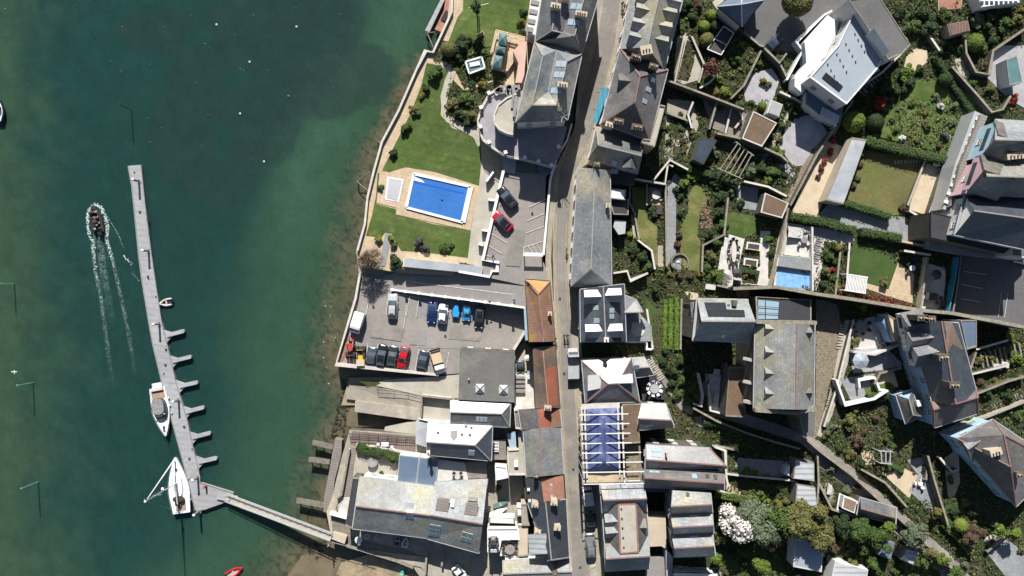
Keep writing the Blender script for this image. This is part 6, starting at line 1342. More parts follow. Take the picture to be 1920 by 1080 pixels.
skylight(t, 767, 947, .35, 1.1, 4, 1, 'glass'); skylight(t, 768, 968, .4, 1.0, 3, 1, 'tarp_blue'); skylight(t, 815, 995, .9, .9, 2, 3, 'glass_teal'); skylight(t, 875, 1007, .9, 1.0, 2, 2, 'glass_teal'); panelquad(t, [(763,955),(775,957),(773,963),(762,961)], 'plaster_white', 'white_panel', .1, .1)
flatdormer(t, [(820,934),(843,937),(840,960),(816,957)], roof='wood_grey', wall='furniture_grey'); flatdormer(t, [(874,942),(897,945),(894,967),(870,964)], roof='wood_grey', wall='furniture_grey'); panelquad(t, [(846,939),(852,940),(851,952),(845,951)], 'plaster_white', 'roof_box', .45, .5); panelquad(t, [(878,932),(896,934),(895,941),(877,939)], 'furniture_grey', 'roof_vent', .3, .3)
flatwing(t, [(662,895),(675,896),(660,990),(648,985)], 3.6, 'wall_stone', 'felt_dark', .2, win=False)
# roof terrace between the two houses
slab('roof_terrace', [(822,862),(872,868),(878,900),(912,898),(816,907)], 'paving_white', 6.3, 2.6, 'pale furnished terrace north of the quay building ridge', 'roof terrace')
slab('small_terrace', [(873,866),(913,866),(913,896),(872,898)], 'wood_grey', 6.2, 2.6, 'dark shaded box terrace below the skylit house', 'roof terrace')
slab('small_shed_roof', [(923,826),(948,824),(950,862),(924,862)], 'wood_grey', 5.2, 2, 'little grey yard roof with white planter holes', 'shed'); 
t = thing('planter_block', 'white block with six round black holes on the little grey yard roof', 'planter', P(930,839,5.3)); MB().box(P(930,838,5.5), (.95,1.7,.35)).build('block', 'plaster_white', t); [MB().tube(P(928+i*4, 832+j*6, 5.68), P(928+i*4, 832+j*6, 5.72), .15).build('hole', 'black', t) for i in range(2) for j in range(3)]
slab('yard_roof', [(950,813),(967,812),(968,843),(957,846)], 'glass_pale', 5.6, 1.5, 'small glass roof beside the cream annexe', 'glass roof')
slab('courtyard_steps_floor', [(964,700),(1000,700),(1003,765),(964,758)], 'paving_white', 3.6, 1, 'pale paved court with slatted steps beside the flat grey roof', 'courtyard')
for i in range(4): solo(MB().box(P(974, 708+i*8, 4.0+i*.1), (2.1,.45,.3)), 'step_beam', 'furniture_grey', 'grey beam in the row crossing the pale paved court', 'beam', 'beams across the court')
slab('cream_yard', [(966,655),(984,640),(985,700),(965,702)], 'concrete_pale', 3.05, .3, 'narrow cream yard with small car and white parasol', 'yard')
t = thing('parasol', 'round white parasol in the narrow yard beside the small car', 'parasol', P(989,671,3.1)); MB().tube(P(989,671,5.3), P(989,671,5.6), .55, .08, n=12).build('canopy', 'plaster_white', t); MB().tube(P(989,671,5.3)-Vector((0,0,2.2)), P(989,671,5.3), .05).build('pole', 'galv', t)
slab('white_canopy', [(988,696),(1001,696),(1001,702),(988,702)], 'roof_bluewhite', 5.2, .3, 'small pale canopy at the head of the slatted court', 'canopy')
# ================================================================ HILLSIDE GARDENS
S = lambda n, p, m, l=2, **k: sheet(n, p, m, None, l, **k)
for p, m in (([(1213,668),(1222,664),(1262,730),(1304,765),(1296,778),(1275,768),(1240,715)],'asphalt_road'), ([(1300,782),(1375,768),(1500,810),(1535,826),(1600,878),(1700,968),(1792,1048),(1835,1100),(1785,1100),(1690,1008),(1600,935),(1540,878),(1500,850),(1380,800),(1310,800)],'asphalt_road'),
  ([(1530,560),(1570,570),(1585,640),(1555,720),(1535,820),(1527,815),(1530,700)],'gravel'), ([(1585,600),(1600,600),(1590,680),(1560,780),(1540,820),(1532,815),(1555,740),(1572,660)],'concrete_pale'),
  ([(1250,400),(1252,345),(1266,325),(1282,337),(1268,360),(1267,480),(1250,500)],'paving_grey'), ([(1233,460),(1243,460),(1244,500),(1233,500)],'concrete'), ([(1182,395),(1190,400),(1197,455),(1188,450)],'concrete_pale'),
  ([(1216,350),(1240,355),(1242,385),(1216,383)],'paving_cream'), ([(1368,438),(1397,445),(1385,500),(1375,542),(1345,535),(1347,500),(1355,448)],'paving_white'), ([(1425,433),(1445,433),(1441,478),(1440,520),(1455,537),(1378,532),(1384,500),(1400,508),(1425,500)],'paving_white'),
  ([(1377,345),(1422,352),(1420,395),(1385,390)],'paving_grey'), ([(1477,418),(1523,425),(1518,483),(1463,477)],'paving_white'), ([(1476,380),(1483,382),(1471,470),(1457,535),(1443,534),(1460,440)],'concrete_pale'),
  ([(1527,440),(1600,448),(1598,460),(1545,452),(1540,520),(1530,545),(1524,500)],'paving_white'), ([(1525,425),(1600,435),(1602,452),(1523,446)],'paving_lilac'), ([(1684,492),(1716,515),(1712,572),(1655,552),(1588,528),(1588,520),(1666,542)],'paving_cream'), ([(1741,494),(1772,503),(1773,520),(1770,560),(1763,583),(1726,578)],'paving_white'),
  ([(1560,375),(1580,372),(1662,404),(1700,408),(1745,440),(1742,470),(1690,452),(1530,408)],'paving_grey'), ([(1790,476),(1925,488),(1925,618),(1784,585)],'asphalt_dark'), ([(1395,50),(1440,-20),(1605,-20),(1592,20),(1505,82),(1494,98),(1440,96),(1395,62)],'asphalt_dark'),
  ([(1393,165),(1410,138),(1447,128),(1462,150),(1450,185),(1432,200),(1398,190)],'paving_lilac'), ([(1468,255),(1490,222),(1530,212),(1552,250),(1522,282),(1510,310),(1488,312),(1460,276)],'paving_lilac'), ([(1450,310),(1475,305),(1492,325),(1475,345)],'paving_lilac'),
  ([(1570,225),(1578,232),(1532,290),(1502,340),(1482,385),(1470,380),(1495,325),(1525,280)],'gravel'), ([(1488,190),(1494,186),(1455,270),(1415,330),(1408,326),(1445,270)],'concrete'), ([(1545,262),(1581,275),(1578,300),(1545,375),(1530,408),(1484,400),(1500,360),(1520,312)],'sandy'),
  ([(1738,305),(1768,318),(1762,340),(1743,405),(1704,393),(1715,350)],'sandy'), ([(1700,105),(1715,90),(1738,95),(1740,115),(1715,135),(1695,125)],'sandy'), ([(1862,85),(1925,85),(1925,205),(1890,185),(1850,145)],'paving_lilac'), ([(1790,110),(1812,108),(1820,140),(1806,150),(1795,130)],'concrete_pale'),
  ([(1318,188),(1345,188),(1402,210),(1387,262),(1335,240)],'wood_grey'), ([(1252,185),(1300,190),(1310,235),(1280,310),(1245,300)],'concrete'), ([(1270,70),(1283,58),(1318,110),(1310,150),(1282,158),(1262,150)],'concrete_pale'), ([(1335,5),(1358,-20),(1372,-20),(1345,18)],'concrete_pale'),
  ([(1322,700),(1357,702),(1352,772),(1332,768),(1325,740)],'paving_white'), ([(1595,600),(1665,585),(1680,640),(1672,655),(1600,655)],'paving_white'), ([(1590,658),(1660,650),(1690,680),(1690,690),(1600,700)],'paving_lilac'), ([(1575,710),(1640,700),(1660,745),(1600,760)],'paving_grey'), ([(1640,705),(1675,695),(1685,725),(1650,735)],'sandy'),
  ([(1656,889),(1692,876),(1722,892),(1705,935),(1700,930)],'sandy'), ([(1700,862),(1740,855),(1760,950),(1745,960),(1704,920),(1722,892)],'paving_grey'), ([(1845,1030),(1890,1012),(1925,1040),(1925,1100),(1900,1100)],'paving_grey'), ([(1770,860),(1797,840),(1800,905),(1790,930),(1778,935)],'sandy'), ([(1845,1010),(1875,990),(1890,1012),(1850,1035)],'concrete_pale'),
  ([(1384,858),(1480,865),(1478,895),(1372,890)],'paving_grey'), ([(1535,905),(1560,905),(1568,940),(1545,945)],'concrete'), ([(1365,905),(1400,925),(1395,935),(1350,925)],'sandy'), ([(1330,1065),(1380,1062),(1385,1085),(1335,1090)],'concrete_pale'), ([(1614,845),(1636,845),(1640,870),(1620,872)],'sandy'), ([(1380,545),(1405,540),(1408,558),(1382,558)],'gravel'), ([(1283,545),(1308,550),(1312,560),(1295,566)],'sandy')):
    S({'asphalt_road':'lane','gravel':'gravel_path','sandy':'gravel_terrace','asphalt_dark':'yard'}.get(m, 'paved_terrace'), p, m)
for p, m in (([(1185,350),(1214,352),(1212,380),(1214,410),(1232,425),(1234,500),(1222,490),(1212,457),(1196,447),(1186,400)],'grass_olive'), ([(1305,340),(1330,370),(1312,400),(1308,440),(1320,470),(1318,510),(1283,506),(1276,480),(1275,430),(1291,395),(1290,368)],'grass_olive'),
  ([(1361,395),(1414,405),(1420,435),(1395,447),(1359,436)],'grass'), ([(1593,457),(1640,460),(1684,492),(1666,542),(1590,520)],'grass_dark'), ([(1620,280),(1733,303),(1697,402),(1664,404),(1580,370),(1600,335)],'grass_dry'),
  ([(1708,150),(1760,148),(1800,165),(1832,190),(1812,230),(1786,292),(1650,257),(1662,215),(1700,180)],'grass'), ([(1212,560),(1232,580),(1236,640),(1225,640),(1208,600)],'grass_dark'), ([(1620,728),(1668,716),(1680,728),(1630,752)],'grass'), ([(1355,1040),(1430,1030),(1470,1060),(1470,1100),(1350,1100)],'grass_dark'), ([(1700,1040),(1745,1050),(1750,1100),(1690,1100)],'grass'), ([(1760,955),(1785,990),(1815,960),(1800,940)],'grass_dark')): S('lawn', p, m, 3)
ro = MB(); R7 = random.Random(2)
for poly, n in (([(1317,372),(1331,370),(1336,428),(1312,430),(1312,400)],90), ([(1700,230),(1735,215),(1742,235),(1725,260),(1695,265)],80), ([(1290,620),(1300,600),(1305,650),(1295,655)],25)):
    xs = [p[0] for p in poly]; ys = [p[1] for p in poly]
    for _ in range(n*3):
        x, y = R7.uniform(min(xs), max(xs)), R7.uniform(min(ys), max(ys))
        if inpoly(x, y, poly): s = R7.uniform(.08, .28); ro.ball(P(x, y, gz(x)+.05), s, s*.8, s*.6, n=6, m=4)
solo(ro, 'rockery_stones', 'stone_red', 'pinkish rockery stones in the sunny garden beds', 'stones', kind='stuff')
# rough planting between everything
G3 = ['leaf_dark','leaf_mid','leaf_olive']; G4 = ['leaf_dark','leaf_grey','leaf_mid','leaf_gold']; G5 = ['leaf_dark','leaf_brown','leaf_olive','leaf_mid']
for p, m, lb in (([(1283,-30),(1345,-30),(1335,30),(1345,60),(1300,60),(1270,40)],G3,'dark undergrowth behind the dormer terrace'), ([(1330,60),(1395,62),(1450,110),(1395,140),(1350,215),(1318,185),(1335,130)],G5,'brown and green planting around the red tree'), ([(1288,75),(1303,82),(1302,115),(1290,152),(1270,148)],['leaf_brown','leaf_gold','leaf_brown'],'rusty brown narrow bed between stone paths'),
  ([(1390,195),(1470,175),(1490,190),(1450,280),(1420,300),(1400,215)],G4,'green planting below the lilac patio'), ([(1410,290),(1450,280),(1480,300),(1500,320),(1478,370),(1400,335)],G4,'green mixed planting above the shaded path'), ([(1640,-30),(1930,-30),(1930,60),(1850,70),(1800,100),(1745,80),(1700,40)],G3,'dark rough ground at the top right'), ([(1740,60),(1850,80),(1850,150),(1890,190),(1860,210),(1800,160),(1750,130)],G5,'scrubby planting around the winding garden paths'),
  ([(1590,200),(1650,130),(1710,150),(1700,180),(1660,215),(1650,257),(1600,250)],G3,'dark planting beside the modern house'), ([(1660,230),(1700,180),(1830,190),(1780,290),(1700,270)],['leaf_mid','leaf_olive','leaf_mid','leaf_grey'],'flowering loose planting in the hill garden'), ([(1320,320),(1375,345),(1360,440),(1345,500),(1318,510),(1320,470),(1308,440),(1335,430)],G3,'dense dark planting between the two lawns'),
  ([(1150,440),(1196,447),(1222,490),(1234,505),(1170,515),(1150,500)],G3,'dark planting behind the long slate house'), ([(1240,500),(1345,510),(1375,545),(1240,545),(1200,530)],G5,'brown green bank under the long lawn gardens'), ([(1545,452),(1592,456),(1580,560),(1528,550),(1530,500)],G5,'brown green shrub bed beside the blue pool'), ([(1213,655),(1300,655),(1310,700),(1300,765),(1262,730),(1222,664)],G3,'dark ivy bank beside the stepped lane'),
  ([(1225,545),(1300,545),(1295,600),(1238,570)],G3,'dark bank above the vegetable rows'), ([(1275,560),(1300,570),(1300,660),(1275,660)],G5,'brown weedy strip beside the vegetable rows'), ([(1300,640),(1330,700),(1325,770),(1300,765)],G3,'shaded weeds beside the cream court'), ([(1340,780),(1500,830),(1535,860),(1530,905),(1490,900),(1485,868),(1380,850),(1330,830)],G3,'shaded garden below the lane wall'),
  ([(1340,900),(1490,900),(1490,950),(1600,950),(1600,1100),(1340,1100)],G3,'large rough garden below the blossom tree'), ([(1530,870),(1610,930),(1690,1010),(1790,1100),(1600,1100),(1600,950),(1530,945)],G5,'rough planting between sheds and the lane'), ([(1540,800),(1640,760),(1690,830),(1720,860),(1650,880),(1700,950),(1640,905),(1590,860)],G5,'dark overgrown bank above the lane'), ([(1800,650),(1930,620),(1930,740),(1830,790)],G5,'terraced brown vegetable plots at the right edge'),
  ([(1700,940),(1790,930),(1900,1010),(1850,1040),(1800,1040),(1740,985)],G3,'shaded planting below the lower right house'), ([(1930,740),(1850,780),(1840,800),(1930,790)],G4,'green strip beside the railed ramp'), ([(1600,760),(1690,735),(1700,800),(1690,830),(1640,800)],G5,'overgrown court below the blue walled house'), ([(1240,270),(1310,240),(1340,310),(1380,345),(1300,340),(1250,310)],G4,'tangled planting by the dark glass roof')): bed(p, m, lb, dens=10, layer=4 if 'rusty brown narrow' in lb else 0, size=.22)
bed([(1575,538),(1640,548),(1722,572),(1720,582),(1640,566),(1573,552)], ['leaf_red','leaf_maroon','leaf_red','leaf_mid'], 'long bright red hedge bed above the stone boundary wall', dens=22, h=.9, size=.2, layer=2)
bed([(1716,480),(1738,482),(1728,576),(1711,572)], ['leaf_brown','leaf_olive','leaf_plum'], 'brown planted strip between the two pale terraces', dens=5, layer=2, soil='soil')
for p, m, lb in (([(1256,222),(1278,218),(1288,240),(1278,262),(1254,255)],G5,'small mixed bed in the stone paved garden'), ([(1262,275),(1290,272),(1284,306),(1262,306)],G4,'sunny mixed bed beside the dark glass room'), ([(1412,440),(1424,436),(1424,448),(1412,450)],G3,'tiny green bed above the sunken seats'), ([(1395,505),(1425,508),(1420,532),(1392,528)],G5,'small bed below the sunken seats'), ([(1600,590),(1640,580),(1652,590),(1610,600)],G3,'planting behind the sunlit patio'), ([(1660,640),(1686,650),(1690,660),(1665,655)],G4,'yellow green planting beside the blue wall')): bed(p, m, lb, dens=14, layer=5, size=.2)
# vegetable rows
for i, x in enumerate((1248,1259,1270)): hedge([(x, 562-i*2), (x-1, 654+i)], ['left','middle','right'][i]+'most of three bright green vegetable rows', h=.7, wd=.85, m='crop', group='vegetable rows', core='crop')
S('vegetable_bed', [(1218,585),(1240,575),(1278,560),(1280,660),(1225,655)], 'soil', 1)
for x in (1226,1232,1238): hedge([(x, 590), (x+5, 654)], 'dry brown vegetable row, '+{1226:'nearest the white wall',1232:'middle of three',1238:'nearest the green rows'}[x], h=.25, wd=.35, m='leaf_brown', core='soil', group='brown vegetable rows')
# hedges
for pts, lb, k in (([(1484,404),(1540,414),(1606,432)],'long clipped hedge under the sandy terrace',dict(h=1.8,wd=1.5)), ([(1617,434),(1655,440),(1692,446)],'clipped hedge right of the gap by the grey path',dict(h=1.8,wd=1.6)), ([(1576,378),(1620,390),(1672,406)],'curved clipped hedge along the foot of the dry lawn',dict(h=1.6,wd=1.3)), ([(1625,262),(1700,282),(1782,300)],'long dark green hedge above the dry lawn',dict(h=2,wd=1.6,m='leaf_mid')),
  ([(1242,302),(1300,318),(1345,330),(1385,348)],'dark ivy hedge running over the garden wall',dict(h=1.5,wd=1.2,m='leaf_dark')), ([(1340,928),(1380,935),(1425,940)],'yellow green hedge beside the three gabled houses',dict(h=1.5,wd=1.2,m='leaf_bright')), ([(1630,748),(1660,742),(1682,736)],'bright clipped hedge below the furnished patio',dict(h=1.4,wd=1.5,m='leaf_mid')), ([(1770,985),(1795,1005),(1825,1040)],'narrow bright hedge beside the shaded lane',dict(h=1.4,wd=.9,m='leaf_bright')), ([(1320,790),(1360,800),(1400,815)],'low ivy hedge on the lane wall',dict(h=1.2,wd=.8)), ([(1760,110),(1790,160),(1830,215)],'thin dark hedge along the winding garden wall',dict(h=1.3,wd=.9,m='leaf_dark')), ([(1335,515),(1352,510),(1350,530)],'small bright clipped hedge by the white steps',dict(h=1.2,wd=1.0,m='leaf_bright')), ([(1388,505),(1420,512)],'small dark hedge below the sunken seats',dict(h=1,wd=1,m='leaf_dark'))): hedge(pts, lb, **k)
# walls
for pts, lb, k in (([(1375,541),(1455,538),(1530,551),(1600,561),(1728,582),(1785,587),(1925,614)],'long tall stone boundary wall crossing the hillside',dict(h=4.6,t=.5)), ([(1510,822),(1540,848),(1600,893),(1700,985),(1790,1070),(1830,1110)],'cream topped wall along the lower side of the shaded lane',dict(h=1.8,m='wall_cream',top='coping')), ([(1300,765),(1345,790),(1400,812),(1450,828),(1500,842)],'mossy wall beside the shaded lane above the narrow garden',dict(h=1.8)),
  ([(1185,335),(1247,345),(1252,308),(1262,312)],'pale topped wall around the small sunken yard',dict(h=2.2,top='wallwash')), ([(1225,338),(1256,300),(1290,318)],'white topped zigzag wall below the ivy hedge',dict(h=2.4,top='wallwash')), ([(1182,340),(1180,380),(1190,400),(1198,448)],'low stone wall left of the olive lawn',dict(h=1)), ([(1213,345),(1213,385)],'thin wall between olive lawn and small patio',dict(h=1)), ([(1248,345),(1250,500)],'straight stone wall beside the long grey path',dict(h=1.4)), ([(1196,450),(1222,470),(1228,505)],'curved pale wall at the foot of the olive lawn',dict(h=1.4,top='wallwash')),
  ([(1365,370),(1358,440),(1318,460),(1316,510)],'stone wall right of the long lawn',dict(h=1.5)), ([(1150,512),(1176,508),(1182,526),(1215,512)],'white topped wall behind the white dormer house',dict(h=2,top='wallwash')), ([(1345,250),(1400,262),(1465,292),(1478,304)],'dark garden wall under the brown flat roof',dict(h=2)), ([(1395,340),(1440,350),(1475,368)],'white topped wall above the brown garage roof',dict(h=2.2,top='wallwash')), ([(1250,150),(1330,180),(1395,205)],'dark retaining wall crossing below the narrow brown bed',dict(h=2.5)),
  ([(1283,68),(1265,155)],'low pale wall left of the narrow brown bed',dict(h=.8,top='concrete_pale')), ([(1297,68),(1320,120),(1310,155)],'low pale wall right of the narrow brown bed',dict(h=.8,top='concrete_pale')), ([(1395,60),(1425,85),(1435,88)],'dark edge wall of the tarmac yard',dict(h=1)), ([(1433,90),(1462,118),(1475,100)],'pointed pale wall below the parked white nosed car',dict(h=2)), ([(1475,150),(1505,95),(1493,78),(1545,28),(1560,20)],'pale curved wall around the white sun terrace',dict(h=2,m='wall_white',top='plaster_white')), ([(1427,95),(1395,160),(1370,185)],'long slanting stone garden wall from the yard',dict(h=1.2)),
  ([(1462,172),(1490,185),(1515,200)],'cream wall below the white sun terrace',dict(h=1.6,top='wallwash')), ([(1600,188),(1570,232),(1532,290),(1482,385)],'long pale stone wall along the sloping lane',dict(h=1.5)), ([(1743,30),(1745,70),(1762,95)],'pale winding wall by the brown shed',dict(h=1.2,top='wallwash')), ([(1810,70),(1812,100),(1830,135),(1855,140),(1862,95),(1925,52)],'winding stone wall round the lilac court',dict(h=1.4)), ([(1785,125),(1830,175),(1860,210),(1880,205),(1895,180)],'stone wall beside the thin dark hedge',dict(h=1.6)),
  ([(1705,395),(1730,410),(1742,408),(1770,320)],'curved wall around the sandy path',dict(h=1.5,top='wallwash')), ([(1702,385),(1735,300)],'low pale wall between dry lawn and sandy path',dict(h=.8,top='concrete_pale')), ([(1740,482),(1726,580)],'cream wall between planted strip and white terrace',dict(h=1.6,m='wall_cream')), ([(1593,455),(1588,522)],'thin pale wall left of the dark green lawn',dict(h=.8,top='wallwash')), ([(1578,452),(1566,555)],'thin pale wall through the shrub bed',dict(h=.8)), ([(1478,390),(1462,478),(1445,537)],'pale wall left of the white terrace and pool',dict(h=1.5,m='wall_cream',top='coping')),
  ([(1523,425),(1524,545)],'white wall right of the pool',dict(h=1.2,m='wall_white',top='wallwash')), ([(1345,535),(1375,541)],'short wall at the foot of the dining terrace',dict(h=1.5)), ([(1278,560),(1276,655)],'thin pale wall right of the vegetable rows',dict(h=.8)), ([(1213,580),(1224,655)],'white wall left of the vegetable rows',dict(h=1,m='wall_white',top='wallwash')), ([(1310,700),(1318,740),(1315,762),(1300,757)],'curved white wall in the shaded court',dict(h=1.5,m='wall_white',top='wallwash')), ([(1329,720),(1332,770),(1352,775)],'white wall round the cream court',dict(h=1.2,m='wall_white',top='wallwash')),
  ([(1362,680),(1356,770)],'green mossy wall left of the brown lean to',dict(h=2)), ([(1545,800),(1568,730),(1600,600)],'long pale wall beside the gravel bank',dict(h=1,top='wallwash')), ([(1568,712),(1585,760),(1640,748),(1665,732)],'white wall round the sunken garden court',dict(h=2,m='wall_white',top='plaster_white')), ([(1600,660),(1640,665),(1690,645),(1730,635)],'white topped wall between the two patios',dict(h=1.8,m='wall_white',top='wallwash')), ([(1612,728),(1610,712),(1640,708),(1650,732)],'white square planter wall in the sunken court',dict(h=1.2,m='wall_white',top='plaster_white')),
  ([(1340,838),(1360,845),(1362,895),(1365,910)],'pale wall at the east end of the twin gabled house',dict(h=1.8,m='wall_white',top='wallwash')), ([(1360,888),(1400,893),(1480,900),(1495,905)],'thin cream wall below the slate patio',dict(h=1.2,top='wallwash')), ([(1533,855),(1535,905),(1532,945)],'thin stone wall right of the two white sheds',dict(h=1.5)), ([(1350,920),(1385,932),(1425,942)],'pale edge wall above the yellow green hedge',dict(h=.8,top='wallwash')), ([(1740,855),(1752,900),(1778,985)],'long dark stone wall below the lower right house',dict(h=2)), ([(1762,858),(1785,885),(1797,880)],'pale zigzag wall by the small sunny terrace',dict(h=1.5,top='wallwash')),
  ([(1740,862),(1736,900)],'short pale wall beside the grey court',dict(h=1)), ([(1830,655),(1890,638)],'thin white wall above the vegetable plots',dict(h=1.2,top='wallwash')), ([(1812,704),(1890,685)],'white edged wall below the vegetable plots',dict(h=1.4,top='wallwash')), ([(1800,798),(1850,782),(1925,752)],'grey concrete ramp wall beside the railing',dict(h=1.2,m='concrete',top='concrete')), ([(1850,1035),(1875,1015),(1890,1000)],'stepped pale wall at the lower right',dict(h=1)), ([(1615,880),(1660,905),(1700,950)],'short stone wall above the lane',dict(h=1.4)),
  ([(1385,845),(1340,835)],'thin wall beside the shaded patio',dict(h=1)), ([(1695,470),(1745,478)],'pale wall above the planted strip',dict(h=2,top='wallwash')), ([(1690,452),(1768,468)],'terracotta topped terrace edge wall',dict(h=1.5,m='wall_cream',top='paving_cream')), ([(1900,490),(1925,495)],'white kerb at the right edge of the tarmac',dict(h=.6,top='wallwash'))): wallline(pts, lb, **k)
wallline([(1797,482),(1790,530),(1779,585)], 'bright blue painted fence beside the dark tarmac', h=1.6, t=.15, m='awning', top='awning', cat='fence', name='fence'); wallline([(1802,480),(1796,530),(1787,585)], 'brown timber fence beside the blue painted fence', h=1.4, t=.2, m='trunk', top='wood_grey', cat='fence', name='fence')
for a, c in (((1802,533),(1843,541)),((1802,560),(1838,566)),((1878,547),(1872,595)),((1890,550),(1883,596)),((1808,509),(1850,515))): line([a, c], .9, 'white_line')
for a, b_, w_, n, lb in (((1366,515),(1352,540),18,9,'white and dark garden steps beside the dining terrace'),((1538,446),(1530,470),12,6,'upper flight of dark slatted steps beside the hedge'),((1535,470),(1527,495),12,6,'lower flight of dark slatted steps beside the pool'),((1213,668),(1241,712),12,12,'pale striped steps climbing the lane'),((1285,765),(1300,770),14,5,'pale striped steps at the foot of the lane'),((1323,715),(1322,742),10,8,'narrow steps beside the curved white wall'),((1675,305),(1738,300),6,11,'row of pale steps under the long hedge'),((1558,258),(1580,222),5,8,'small steps by the lilac patio'),
  ((1577,690),(1552,770),9,18,'long pale stepped path up the gravel bank'),((1580,608),(1572,655),9,9,'narrow steps beside the long pale wall'),((1613,18+160),(1650,140),12,7,'dark slatted steps beside the modern house'),((1858,765),(1925,735),10,14,'dark slatted railing steps at the right edge'),((1780,262),(1765,245),10,6,'white garden steps on the hillside lawn'),((1218,628),(1213,640),8,4,'tiny steps beside the round ended terrace')): steps(a, b_, w_, n, lb, 'furniture_grey' if 'dark' in lb else 'concrete_pale')
# ================================================================ HILLSIDE BUILDINGS
def flat_(lb, pts, ze, roof, wall='wall_white', par=.25, cop='coping', cat='house', win=False):
    x = sum(p[0] for p in pts)/len(pts); y = sum(p[1] for p in pts)/len(pts); t = H_(lb, x, y, None, cat, cat.replace(' ', '_')); flatwing(t, pts, ze, wall, roof, par, cop, win=win); return t
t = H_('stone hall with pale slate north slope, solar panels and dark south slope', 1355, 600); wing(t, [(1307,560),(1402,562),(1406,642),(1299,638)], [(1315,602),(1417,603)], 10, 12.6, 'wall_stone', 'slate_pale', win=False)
panelquad(t, [(1320,568),(1360,568),(1362,581),(1395,582),(1397,595),(1328,594)], 'solar', 'solar_panels', .12, .08); skylight(t, 1366, 573, .6, .6, m='glass'); chimney(t, 1378, 568, 1.0, .7, 1.2, 1.4, 0); skylight(t, 1356, 630, .7, .9)
q = H_('narrow slate lean to with four rooflights along the stone hall', 1300, 600, None, 'lean to', 'lean_to'); wing(q, [(1294,566),(1308,562),(1316,602),(1303,639),(1292,634)][:4], [(1300,566),(1299,634)], 6, 7.0, 'wall_stone', 'lead', win=False)
for y in (582,592,603,616): skylight(q, 1300, y, .7, .7, m='glass')
t = H_('largest slate church roof with pink ridge and small white gablets', 1470, 685, None, 'church', 'church'); wing(t, [(1416,606),(1528,608),(1526,768),(1413,766)], [(1494,607),(1492,768)], 10.5, 14, 'wall_stone', 'slate_lichen', 'ridge_red', win=False)
for y in (616,660,700,738): dormer(t, (1436,y), (1450,y+1), 1.8, 'slate_lichen', rise=1.0)
for y in (624,737): dormer(t, (1524,y), (1511,y), 1.6, 'slate_brown', rise=1.0)
z = t['base']
for a, c in (((1416,603),(1529,605)),((1414,768),(1492,774)),((1492,774),(1527,764))): MB().bar(P(*a, z+11.3), P(*c, z+11.3), .6, 1.2).build('parapet', 'coping', t)
flatwing(t, [(1497,772),(1529,770),(1527,822),(1507,818)], 7, 'wall_stone', 'felt_grey', .15, win=False)
for y in (672,715,752): MB().bar(P(1396,y,z+7), P(1413,y+4,z+9), .5, .6).build('buttress', 'wallwash', t)
flatwing(t, [(1400,640),(1413,642),(1411,750),(1396,745)], 4, 'wall_stone', 'slate_dark' if 0 else 'lead', 0, win=False)
flat_('brown ridged lean to roof between court and church', [(1367,688),(1394,688),(1397,782),(1360,780)], 4.5, 'felt_brown', 'wall_stone', .2)
t = flat_('dark walled court with a large blue glass rooflight', [(1416,556),(1520,562),(1520,604),(1418,602)], 3.5, 'felt_dark', 'wall_stone', .3); panelquad(t, [(1421,562),(1460,566),(1458,598),(1421,598)], 'glass_pale', 'rooflight', .15, .2); q = MB(); [q.bar(hit(t, *a)[0]+Vector((0,0,.4)), hit(t, *c)[0]+Vector((0,0,.4)), .08, .06) for a, c in (((1421,574),(1460,577)),((1421,586),(1459,588)),((1434,563),(1434,598)))]; q.build('glazing_bar', 'black', t)
t = thing('swimming_pool', 'light blue garden pool with mottled water on the hillside', 'swimming pool', P(1488,525,gz(1488))); z = gz(1488)+.5
MB().prism([P(x, y, z) for x, y in [(1455,500),(1524,508),(1528,548),(1450,539)]], 1).build('rim', 'paving_white', t); MB().prism([P(x, y, z+.05) for x, y in [(1458,503),(1521,512),(1524,544),(1455,536)]], .05).build('water_surface', 'pool_light', t)
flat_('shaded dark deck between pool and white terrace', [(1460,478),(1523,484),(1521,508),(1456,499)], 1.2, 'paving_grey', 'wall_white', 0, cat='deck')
t = H_('large modern house with pale flat roof, round vents and dark panel', 1585, 110); flatwing(t, [(1602,20),(1668,88),(1645,128),(1586,196),(1518,146),(1570,85)], 6.5, 'wall_white', 'roof_bluewhite', .3, 'roof_white', win=True)
flatwing(t, [(1590,0),(1645,-10),(1706,85),(1692,100),(1665,112),(1608,25)], 8, 'wall_white', 'asphalt_dark', .2, 'coping', win=False); panelquad(t, [(1548,136),(1580,162),(1573,172),(1541,146)], 'solar', 'solar_panels', .15, .1)
panelquad(t, [(1631,57),(1660,100),(1651,112),(1620,68)], 'galv', 'raised_rooflight', 1.3, 1.4)
for i in range(20):
    x = 1552+(i % 5)*17+(i//5)*6; y = 120-(i % 5)*19+(i//5)*11; 
    if inpoly(x, y, [(1605,30),(1650,90),(1580,180),(1530,146)]): p, _ = hit(t, x, y); MB().tube(p, p+Vector((0,0,.3)), .13, .1, 8).build('roof_vent', 'furniture_grey', t)
slab('sun_terrace', [(1552,28),(1572,42),(1570,60),(1545,110),(1525,140),(1510,165),(1505,175),(1490,162),(1490,145),(1512,118),(1510,92),(1508,78)], 'roof_white', gz(1530)+3.2, 3, 'dazzling white curved sun terrace of the modern house', 'sun terrace')
flat_('blue shaded lower wing of the modern house', [(1511,160),(1580,200),(1575,228),(1545,222),(1510,195)], 2.5, 'blue_sheet', 'wall_white', .2, cat='extension'); q = flat_('white slatted canopy below the modern house', [(1543,200),(1575,218),(1568,232),(1538,216)], 2.8, 'galv', 'wall_white', 0, cat='canopy')
